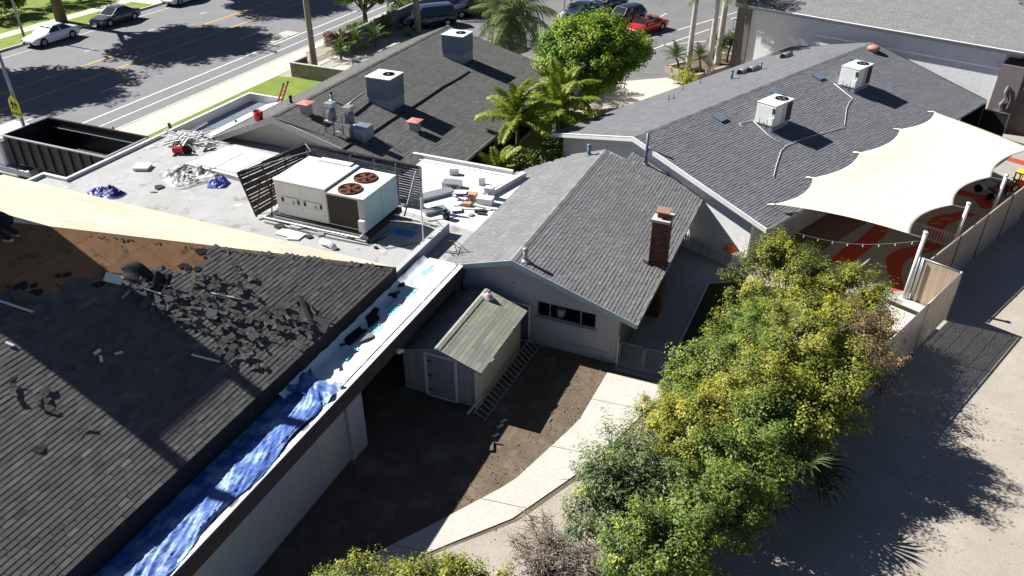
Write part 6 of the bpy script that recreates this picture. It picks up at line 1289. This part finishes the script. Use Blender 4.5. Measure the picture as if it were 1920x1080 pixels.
def crown(blobs, n, size, m, name='crown', parent=None, asp=.5, clumps=60, cr=.28, tmean=.5, tvar=.22, inner=.25, hang=0, spread=1.0, shell=.86, elong=1.0):
    """leaf crown made of many clumps spread through the blobs; coordinates relative to the parent"""
    b = np.array([[*c, *r_] for c, r_ in blobs], float); wgt = (b[:, 3]*b[:, 4]*b[:, 5])**(2/3); wgt /= wgt.sum()
    k = rng.choice(len(b), clumps, p=wgt); d = sph(clumps); d[:, 2] = np.where(d[:, 2] < -.35, -d[:, 2], d[:, 2])
    rr_ = np.where(rng.random(clumps) < inner, rng.uniform(.25, .75, clumps), rng.normal(shell, .11, clumps))
    cc = b[k, :3]+d*b[k, 3:]*rr_[:, None]; ct = rng.normal(tmean, tvar*.95, clumps); crr = cr*rng.uniform(.6, 1.45, clumps)
    j = rng.integers(0, clumps, n); off = sph(n)*(rng.random(n)**.5)[:, None]*np.array([1, 1, .8]); ax = d*.7+np.array([0, 0, .5]); ax /= np.linalg.norm(ax, axis=1)[:, None]; el = rng.uniform(.2, 1.3, clumps)*elong; off += ax[j]*((off*ax[j]).sum(1)*el[j])[:, None]
    P = cc[j]+off*crr[j][:, None]; N_ = off*.6+d[j]*.5+np.array([-.25, 0, .75])+rng.normal(size=(n, 3))*.42*spread
    D_ = off+rng.normal(size=(n, 3))*.6+np.array([0, 0, -hang]); P[:, 2] = np.maximum(P[:, 2], .03)
    me = leafmesh(name, P, N_, D_, size*rng.uniform(.4, 1.5, n), asp, ct[j]+rng.normal(0, tvar, n), m)
    o = bpy.data.objects.new(name, me); COL.objects.link(o); o.parent = parent; return o, cc
def stems(parent, base, targets, r0, m, name='branches', n=40, seed=1, tips=None, jag=.08, tipr=.010):
    r = random.Random(seed); mb = MB(); T_ = [V(t) for t in targets]; r.shuffle(T_)
    for t in T_[:n]:
        b = V(base)+V((r.uniform(-.15, .15), r.uniform(-.15, .15), 0)); mid = b.lerp(t, .5)+V((r.gauss(0, .15), r.gauss(0, .15), r.uniform(0, .25)))
        pts = [b, b.lerp(mid, .5)+V((r.gauss(0, jag), r.gauss(0, jag), 0)), mid, mid.lerp(t, .5)+V((r.gauss(0, jag), r.gauss(0, jag), r.gauss(0, jag))), t]
        mb.tube(pts, [r0, r0*.75, r0*.5, r0*.3, tipr], 5)
        for q in range(tips or 0):
            a = mid.lerp(t, r.uniform(.3, 1)); d = V((r.gauss(0, 1), r.gauss(0, 1), r.gauss(.2, .6))).normalized(); L = r.uniform(.25, .7)
            mb.tube([a, a+d*L*.5+V((0, 0, .03)), a+d*L+V((r.gauss(0, .06), r.gauss(0, .06), -.02))], [.012, .009, .005], 4)
    return mb.build(name, m, parent)
def bush(name, label, base, blobs, n, size, m, clumps=70, cr=.3, asp=.5, twigs=14, tips=0, cat='shrub', twm=None, **k):
    o = thing(name, label, cat, base); bb = [((c[0]-base[0], c[1]-base[1], c[2]), r_) for c, r_ in blobs]
    cr_, cc = crown(bb, n, size, m, parent=o, clumps=clumps, cr=cr, asp=asp, **k)
    stems(o, (0, 0, 0), [tuple(x) for x in cc], .05, twm or M_bark, n=twigs, seed=len(label), tips=tips); return o
bush('hedge_shrub', 'tall olive and yellow shrub nearest the playground', (5.9, 4.6, 0), [((5.2, 4.9, 2.2), (1.9, 1.7, 1.5)), ((7.4, 5.0, 1.9), (1.6, 1.5, 1.35)), ((4.3, 3.2, 1.5), (1.2, 1.2, 1.2)), ((6.3, 3.6, 1.7), (1.6, 1.3, 1.4)), ((5.0, 5.7, 2.9), (.8, .8, .9)), ((8.4, 4.2, 1.5), (1.0, 1.2, 1.2))], 62000, .088, L_yg, 300, .32, tips=6, twigs=40, tmean=.55)
bush('dry_shrub', 'half dead brown shrub with bare twigs by the slatted fence', (7.6, 2.2, 0), [((7.9, 1.9, 1.9), (1.4, 1.4, 1.5)), ((8.7, 1.2, 1.5), (1.0, 1.3, 1.2)), ((8.2, 2.9, 1.9), (1.1, 1.0, 1.3)), ((8.0, -.3, 1.4), (1.0, 1.4, 1.2)), ((7.3, 1.0, 1.5), (1.0, .9, 1.0))], 17000, .08, L_dry, 150, .30, twigs=60, tips=14, twm=M_twig, tmean=.5)
bush('hedge_shrub', 'green shrub beside the pipe fence and turf', (4.6, .2, 0), [((5.3, .9, 2.0), (1.7, 1.5, 1.5)), ((3.7, -.6, 1.5), (1.4, 1.4, 1.3)), ((2.9, -1.9, 1.0), (1.0, 1.1, 1.0)), ((4.9, -1.2, 2.0), (1.4, 1.4, 1.5))], 42000, .085, L_g, 230, .30, tips=6, twigs=34)
bush('hedge_shrub', 'tallest shrub in the hedge, mixed green and yellow', (6.4, -1.6, 0), [((6.6, -.9, 2.8), (1.5, 1.6, 2.3)), ((6.4, .5, 2.2), (1.1, 1.2, 1.8)), ((5.4, -2.8, 2.3), (1.5, 1.5, 2.1)), ((7.0, -2.4, 1.8), (1.3, 1.7, 1.7)), ((6.9, -.4, 4.2), (.8, .8, .8)), ((7.9, -1.9, 2.2), (1.0, 1.3, 1.9))], 76000, .088, L_yg, 320, .32, tips=7, twigs=46, tmean=.52, twm=M_twig)
bush('hedge_shrub', 'bright yellow green shrub beside the pale path', (3.9, -5.0, 0), [((3.9, -5.2, 2.2), (1.25, 1.25, 1.4)), ((3.0, -5.9, 1.9), (.9, .9, 1.2)), ((4.6, -4.0, 2.0), (1.2, 1.2, 1.4)), ((2.7, -3.9, 1.2), (.9, 1.0, 1.0))], 32000, .085, L_yg, 170, .28, tips=2, twigs=16, tmean=.66)
bush('tobacco_shrub', 'grey green wispy shrub with yellow flower clusters by the path', (2.6, -8.0, 0), [((2.7, -8.0, 2.0), (1.35, 1.35, 1.5)), ((1.9, -8.3, 2.2), (.9, .9, 1.2)), ((3.6, -8.2, 1.6), (1.2, 1.4, 1.3)), ((1.7, -9.2, 1.3), (.9, .9, .9)), ((2.0, -6.9, 2.4), (.7, .6, .8))], 17000, .13, L_grey, 230, .27, .30, twigs=80, tips=7, hang=.3, inner=.3, elong=2.2)
fl = [o for o in bpy.data.objects if o.name.startswith('tobacco_shrub')][0]
me = leafmesh('flowers', np.concatenate([np.array([[rng.uniform(-1.3, 1.4), rng.uniform(-1.4, 1.3), rng.uniform(1.4, 3.3)]])+rng.normal(size=(30, 3))*.07 for _ in range(26)]), rng.normal(size=(780, 3)), rng.normal(size=(780, 3)), np.full(780, .08), .6, rng.uniform(.6, 1, 780), mat('flower_yellow', (.5, .45, .06), ramp=[(0, (.35, .35, .04)), (1, (.6, .55, .08))], trans=.2)); o = bpy.data.objects.new('flowers', me); COL.objects.link(o); o.parent = fl; stuff(o)
bush('dry_shrub', 'tangle of bare grey twigs at the bottom of the path', (1.4, -10.3, 0), [((1.4, -10.4, .9), (1.5, 1.2, .95)), ((2.6, -10.6, 1.0), (1.2, 1.0, .95)), ((.7, -9.5, .7), (.9, .8, .6))], 6500, .07, leaf('grey_dry_leaf', (.10, .08, .06), (.20, .165, .125), (.32, .27, .19)), 110, .30, twigs=90, tips=16, twm=mat('grey_twig', (.24, .20, .17), (.16, .135, .115), 6, .95))
bush('hedge_shrub', 'low yellow green shrub at the bottom edge, left end', (-2.2, -13.5, 0), [((-2.3, -13.5, 1.5), (1.3, .9, 1.2)), ((-3.1, -13.9, 1.3), (1.0, .9, 1.1)), ((-1.4, -13.2, 1.6), (.9, .8, 1.1))], 26000, .07, L_yg, 130, .24, tips=2, twigs=12, tmean=.5)
bush('hedge_shrub', 'low yellow green shrub at the bottom edge, under the path end', (.1, -12.7, 0), [((-.3, -12.7, 1.5), (1.1, .9, 1.3)), ((.8, -12.5, 1.4), (1.0, .8, 1.1)), ((-1.0, -12.9, 1.5), (.8, .8, 1.2))], 26000, .07, L_yg, 130, .24, tips=2, twigs=12, tmean=.48)
bush('hedge_shrub', 'dark shaded shrub behind the fan palm', (6.3, -4.4, 0), [((5.9, -4.2, 1.8), (1.3, 1.6, 1.8)), ((5.4, -6.4, 2.0), (1.4, 1.6, 1.9)), ((7.0, -3.0, 1.5), (1.0, 1.4, 1.4))], 34000, .09, L_g, 190, .32, twigs=14, tips=2, tmean=.4)
bush('hedge_shrub', 'green shrub at the bottom right end of the hedge', (4.4, -9.2, 0), [((4.7, -8.4, 2.0), (1.4, 1.6, 1.9)), ((3.9, -10.2, 1.8), (1.4, 1.4, 1.7)), ((5.4, -7.0, 1.6), (1.0, 1.3, 1.5))], 34000, .09, L_g, 190, .30, twigs=14, tips=2, tmean=.38)
# ficus in the patio
fc = thing('ficus_tree', 'round bright green tree with several stems on the patio', 'tree', (-10.7, 26.1, 0))
_, cc = crown([((1.0, .3, 3.9), (2.7, 2.7, 2.2)), ((-.5, -.2, 4.5), (2.0, 2.0, 1.6)), ((2.4, .9, 3.2), (1.8, 1.8, 1.7)), ((-1.4, -.4, 3.3), (1.6, 1.6, 1.4)), ((1.4, .5, 2.2), (1.7, 1.7, 1.0)), ((2.9, 1.1, 3.8), (1.4, 1.4, 1.2)), ((.6, .2, 1.5), (.9, .9, .6))], 70000, .17, L_ficus, parent=fc, clumps=420, cr=.48, asp=.5, tmean=.58, inner=.12)
mb = MB()
for k, (dx, dy, r_) in enumerate(((-.9, -.2, .13), (.1, .2, .14), (.9, .1, .12), (.4, -.5, .11), (1.6, .5, .10))): mb.tube([(dx*.15, dy*.15, 0), (dx*.5, dy*.5, .9), (dx*.8+.05, dy*.8, 1.9), (dx*1.3+.3, dy*1.3, 3.2), (dx*1.7+.5, dy*1.7, 4.4)], [r_*1.2, r_, r_*.85, r_*.6, r_*.3], 8)
mb.build('trunk', M_bark, fc, True)
def treeat(name, label, base, h0, blobs, n, size, m, tr, clumps, cr, cat='tree', lean=(0, 0), **k):
    o = thing(name, label, cat, base); _, cc = crown(blobs, n, size, m, parent=o, clumps=clumps, cr=cr, **k)
    mb = MB().tube([(0, 0, 0), (lean[0]*.5, lean[1]*.5, h0*.6), (lean[0], lean[1], h0*1.1)], [tr*1.25, tr, tr*.75], 10)
    r = random.Random(n)
    for t in cc[::max(1, len(cc)//9)]: t = V(t); a = V((lean[0], lean[1], h0)); mb.tube([a, a.lerp(t, .5)+V((0, 0, -.2)), t], [tr*.55, tr*.35, .03], 6)
    mb.build('trunk', M_bark, o, True); return o
treeat('street_tree', 'dark green street tree with forked trunk above the garden wall', (-34.9, 37.6, 0), 1.6, [((.2, 0, 3.5), (2.3, 2.3, 1.3)), ((-1.8, -.6, 2.9), (1.5, 1.5, .9)), ((1.7, .6, 2.9), (1.4, 1.4, .8)), ((0, 0, 4.6), (2.0, 2.0, 1.4))], 30000, .20, L_ficus, .22, 150, .45, tmean=.45)
for i, (y, h_, rr_, l_) in enumerate(((15.0, 11.0, 4.6, 'left of the nearest white sedan'), (29.0, 12.4, 5.2, 'between the two nearest parked sedans'), (43.5, 11.5, 4.8, 'beside the farthest parked sedan'))):
    treeat('street_tree', 'broad street tree on the far pavement %s' % l_, (-62.6, y, 0), 6.0, [((.5, 0, h_), (rr_, rr_*1.1, 2.4)), ((2.2, -2.4, h_-.8), (rr_*.6, rr_*.6, 1.6)), ((2.0, 2.6, h_-.3), (rr_*.65, rr_*.65, 1.8)), ((-2, .5, h_-1), (rr_*.6, rr_*.7, 1.7)), ((3.4, .4, h_+.2), (rr_*.5, rr_*.55, 1.3))], 34000, .42, L_ficus, .42, 200, .95, tmean=.4)
bush('lawn_shrub', 'dark leafy shrub on the far lawn at the corner', (-69.5, 26.5, 0), [((-69.5, 26.5, 1.3), (2.2, 2.4, 1.5)), ((-68.5, 29, 1.2), (1.6, 1.6, 1.3))], 9000, .20, L_g, 60, .5, twigs=6); bush('lawn_shrub', 'shady shrub mass behind the far street tree', (-68, 36, 0), [((-68, 35, 1.4), (2.0, 3.4, 1.7)), ((-70.5, 32, 1.6), (2, 3, 2))], 11000, .20, L_hedge, 70, .5, twigs=6, tmean=.4)
# hedges
def hedge(label, c, rx, ry, h_, m, n, rz_=0): return bush('trimmed_hedge', label, c, [((c[0], c[1], h_*.5), (rx, ry, h_*.55)), ((c[0], c[1]+ry*.4, h_*.5), (rx, ry*.6, h_*.5)), ((c[0], c[1]-ry*.4, h_*.5), (rx, ry*.6, h_*.5))], n, .10, m, 90, .24, twigs=5, cat='hedge', inner=.1, shell=.9)
hedge('rusty leaved rounded hedge at the garden wall end', (-33.6, 31.0, 0), .9, 1.1, 1.6, L_rusty, 12000); hedge('green rounded hedge next to the rusty hedge', (-33.6, 33.9, 0), .85, 1.8, 1.5, L_hedge, 14000); hedge('green trimmed hedge right of the forked street tree', (-33.7, 42.0, 0), .9, 2.6, 1.6, L_hedge, 16000); hedge('farther green trimmed hedge along the garden wall', (-33.7, 47.6, 0), .9, 2.4, 1.7, L_hedge, 14000)
hedge('dark hedge behind the forked street tree', (-33.9, 37.9, 0), .6, 1.2, .9, L_hedge, 5000)
bush('ground_plant', 'yellow green low plant beside the patio tree', (-8.4, 23.6, 0), [((-8.4, 23.6, .3), (1.1, 1.3, .4))], 3500, .16, L_king, 30, .3, .25, twigs=4, cat='plant', tmean=.7); bush('ground_plant', 'yellow grass clump at the planter corner', (-5.3, 34.6, 0), [((-5.3, 34.6, .3), (1.0, .8, .4))], 2500, .16, L_king, 24, .3, .25, twigs=4, cat='plant', tmean=.75)
bush('leafy_plant', 'glossy dark leafy plants below the king palms', (-8.9, 12.9, 0), [((-9.2, 12.6, 1.0), (1.2, 1.6, .9)), ((-8.2, 15, 1.0), (1.4, 2, 1.0)), ((-9.3, 18.5, 1.0), (1.3, 2.0, 1.1)), ((-9.6, 21, .9), (1.2, 1.6, .9))], 9000, .26, L_g, 100, .45, .35, twigs=12, cat='plant', tmean=.45)
# weeds and dry litter in the yard
P_ = []; 
for k in range(420):
    y = rk.uniform(-11, -.6); x = pathat(pathL, y)-abs(rk.gauss(.05, .75)); P_.append((x, y, .02+rk.random()*.03))
for k in range(500): P_.append((rk.uniform(-6, 4), rk.uniform(-16, -1), .02))
P_ = np.array(P_); n = len(P_); o = bpy.data.objects.new('leaf_litter', leafmesh('leaf_litter', P_, rng.normal(size=(n, 3))*.4+np.array([0, 0, 1]), rng.normal(size=(n, 3)), rng.uniform(.03, .10, n), .5, rng.random(n)*.7, L_dry)); COL.objects.link(o); tag(o, 'dry leaf litter scattered along the pale path', 'leaf litter'); stuff(o)
P_ = np.stack([rng.uniform(8, 24, 1100), rng.uniform(-14, 14, 1100), np.full(1100, .012)], 1); P_ = P_[(P_[:, 0]-9.2) > .42*(P_[:, 1]-2.4)]; n = len(P_)
o = bpy.data.objects.new('gravel_litter', leafmesh('gravel_litter', P_, rng.normal(size=(n, 3))*.3+np.array([0, 0, 1]), rng.normal(size=(n, 3)), rng.uniform(.015, .07, n), .7, rng.random(n), leaf('litter', (.05, .045, .035), (.14, .115, .085), (.30, .26, .2), 0))); COL.objects.link(o); tag(o, 'small stones and dead leaves on the pale dirt lot', 'litter'); stuff(o)
# ------------------------------------------------------------------ palms
def frondmesh(name, L, nl, ll, lw, droop, rise, m, seed, hang=.3, vee=.5):
    r = random.Random(seed); mb = MB(); pts = []
    for i in range(13):
        t = i/12; pts.append(V((L*t*(1-.12*droop*t), r.gauss(0, .004)*L, rise*L*t-droop*L*t*t)))
    mb.tube(pts, [.028*L/2*(1-.85*i/12)+.004 for i in range(13)], 5, t=.75)
    for i in range(nl):
        t = .12+.88*(i+.5)/nl; k = min(int(t*12), 11); f = t*12-k; p = pts[k].lerp(pts[k+1], f); d = (pts[k+1]-pts[k]).normalized()
        for s in (1, -1):
            side = V((0, s, 0)); l_ = ll*(.35+.65*math.sin(math.pi*min(1, .12+t*.86)))*r.uniform(.85, 1.1)
            dr = (side*.85+d*r.uniform(.35, .65)+V((0, 0, vee*r.uniform(.4, 1.1)-hang*.3))).normalized(); tip = p+dr*l_+V((0, 0, -hang*l_*r.uniform(.5, 1.2))); mid = p+dr*l_*.55
            w_ = d*lw*.5; tn = min(1, max(0, r.gauss(.5, .2))); mb.add([p-w_*.5, p+w_*.5, mid+w_, mid-w_, tip], [(0, 1, 2, 3), (3, 2, 4)], tn)
    return mb.mesh(name, m)
def palm(name, label, base, h_, r_, fm, nf, seed, lean=(0, 0), tilt=(-.5, 1.15), sc_=1.0, trunkm=None, rings=True, shaft=None):
    r = random.Random(seed); o = thing(name, label, 'palm tree', base); top = V((lean[0], lean[1], h_)); n = max(6, int(h_/.25)); mb = MB()
    pts = [V((lean[0]*t*t, lean[1]*t*t, h_*t)) for t in (i/n for i in range(n+1))]; mb.tube(pts, [r_*(1.25-.35*i/n)*(1+.06*(i % 2)) for i in range(n+1)], 10); mb.build('trunk', trunkm or M_palmb, o, True)
    if shaft: MB().tube([top-V((0, 0, .05)), top+V((0, 0, shaft))], [r_*1.1, r_*.5], 10).build('crownshaft', L_palm, o, True)
    for i in range(nf):
        t = (i+.5)/nf; el = tilt[1]*(1-t)+tilt[0]*t; az = i*2.399+r.uniform(-.25, .25); f = inst('frond', r.choice(fm), o, top+V((0, 0, (shaft or 0)*.9+.05)), (r.gauss(0, .25), -el, az), sc_*r.uniform(.82, 1.12))
    return o
F_q = [frondmesh('frond', 3.0, 46, .75, .05, .62, .50, L_queen, s, .9, .2) for s in (1, 2, 3)]; F_k = [frondmesh('frond', 2.6, 56, .66, .085, .46, .45, L_king, s, .45, .45) for s in (4, 5, 6)]; F_d = [frondmesh('frond', 1.5, 34, .34, .030, .55, .55, L_palm, s, .3, .5) for s in (7, 8, 9)]
palm('queen_palm', 'feathery queen palm behind the charcoal roof end', (-17.2, 29.5, 0), 4.7, .20, F_q, 40, 3, tilt=(-1.25, 1.15), sc_=1.08)
palm('king_palm', 'taller yellow green king palm beside the charcoal roof', (-10.35, 14.6, 0), 2.7, .10, F_k, 16, 5, tilt=(-.35, 1.35), trunkm=M_bark, shaft=.6, sc_=.95); palm('king_palm', 'darker king palm right of the tallest one', (-9.0, 17.2, 0), 2.5, .10, F_k, 16, 8, tilt=(-.4, 1.25), trunkm=M_bark, shaft=.5, sc_=.95); palm('king_palm', 'small bright king palm nearest the flat roof', (-10.1, 11.6, 0), .9, .09, F_k, 13, 11, tilt=(-.1, 1.3), trunkm=M_bark, shaft=.3, sc_=.72)
palm('king_palm', 'king palm at the patio edge behind the others', (-9.9, 20.5, 0), 2.4, .09, F_k, 15, 14, tilt=(-.4, 1.2), trunkm=M_bark, shaft=.5, sc_=.9)
for i, (x, y, h_, l_) in enumerate(((590, 126, 9, 'in front of the block wall by the street'), (784, 62, 9, 'between the garden wall and charcoal roof'), (754, 14, 9, 'at the pavement behind the street hedges'))):
    b = at(x, y, 0); palm('fan_palm', 'tall palm trunk %s' % l_, (b.x, b.y, 0), h_, .20 if i == 0 else .24, F_q, 16, 20+i, lean=(.0, .0), tilt=(-1.1 if i == 1 else -.6, 1.1))
for i, (x, y, h_, r_, l_) in enumerate(((1289, 133, 6.9, .17, 'leftmost in the car park planter'), (1327, 140, 6.4, .17, 'middle in the car park planter'), (1344, 122, 6.6, .20, 'rightmost in the car park planter'))):
    b = at(x, y, .3); palm('tall_palm', 'tall smooth pale palm trunk, %s' % l_, (b.x, b.y, .3), h_, r_, F_q, 14, 30+i, lean=(.05, .02), trunkm=mat('pale_palm_bark%d' % i, (.55, .51, .46), (.38, .35, .31), 4, .95, .7, 14, stretch=(1, 1, 5)))
for i, (x, y, h_, l_) in enumerate(((1272, 128, .8, 'left end of the planter'), (1312, 138, 1.1, 'front middle of the planter'), (1348, 120, 1.3, 'behind the tall trunks'), (1362, 118, 1.4, 'right end of the planter'), (1336, 112, 1.2, 'back of the planter'))):
    b = at(x, y, .3); palm('date_palm', 'small pygmy date palm at the %s' % l_, (b.x, b.y, .3), h_, .07, F_d, 22, 40+i, lean=(.15*(i-2), 0), tilt=(-.5, 1.3), trunkm=M_bark, sc_=.85)
for i, (x, y) in enumerate(((640, 112), (668, 100))): b = at(x, y, 0); palm('date_palm', 'small palm behind the iron fence, %s one' % ('left', 'right')[i], (b.x, b.y, 0), .7, .08, F_d, 18, 50+i, tilt=(-.4, 1.3), trunkm=M_bark, sc_=1.0)
for i, (x, y) in enumerate(((725, 70), (705, 88))): b = at(x, y, 0); palm('date_palm', 'shaded small palm against the garden wall, %s one' % ('farther', 'nearer')[i], (b.x, b.y, 0), .6, .08, F_d, 16, 55+i, tilt=(-.4, 1.2), trunkm=M_bark, sc_=1.1)
# agave
b = at(765, 68, 0); ag = thing('agave', 'pale grey green agave by the garden wall', 'agave', b); M_ag = mat('agave_leaf', (.20, .26, .15), (.14, .19, .11), 5, .6)
for k in range(22):
    az, el = k*2.4, .25+1.2*(k/22); d = V((math.cos(az)*math.cos(el), math.sin(az)*math.cos(el), math.sin(el))); s_ = V((-math.sin(az), math.cos(az), 0))*.09; L = 1.1
    MB().add([d*.08-s_, d*.08+s_, d*L*.55+s_*1.1, d*L+V((0, 0, -.05)), d*L*.55-s_*1.1, d*L*.5+V((0, 0, -.04))], [(0, 1, 2, 5), (5, 2, 3), (5, 3, 4), (0, 5, 4)]).build('leaf', M_ag, ag)
# fan palm at the hedge foot
fp = thing('fan_palm', 'low fan palm with dark fronds at the foot of the hedge', 'palm tree', at(1432, 925, 0)); fp.scale = (1.55,)*3; rf_ = random.Random(3); L_fan = leaf('fan_leaf', (.035, .05, .02), (.085, .11, .04), (.2, .22, .09))
MB().tube([(0, 0, 0), (0, 0, .7)], [.16, .12], 10).build('trunk', M_palmb, fp, True)
for k in range(11):
    az = k*2.4; el = rf_.uniform(-.1, 1.0); d = V((math.cos(az)*math.cos(el), math.sin(az)*math.cos(el), math.sin(el))); L = rf_.uniform(.7, 1.0); c = V((0, 0, .7))+d*L; s_ = d.cross(V((0, 0, 1))).normalized(); u_ = s_.cross(d); mb = MB().tube([(0, 0, .65), c], [.02, .012], 5)
    for j in range(26):
        q = -1.75+3.5*j/25; dd = d*math.cos(q)+s_*math.sin(q)+u_*(.12 if j % 2 else -.02); ll = .8*rf_.uniform(.85, 1.05); w_ = (s_*math.cos(q)-d*math.sin(q))*.028; tip = c+dd*ll+V((0, 0, -.25*ll)); mid = c+dd*ll*.6+V((0, 0, -.02)); mb.add([c, mid-w_, tip, mid+w_], [(0, 1, 2, 3)], rf_.random())
    mb.build('frond', L_fan, fp)
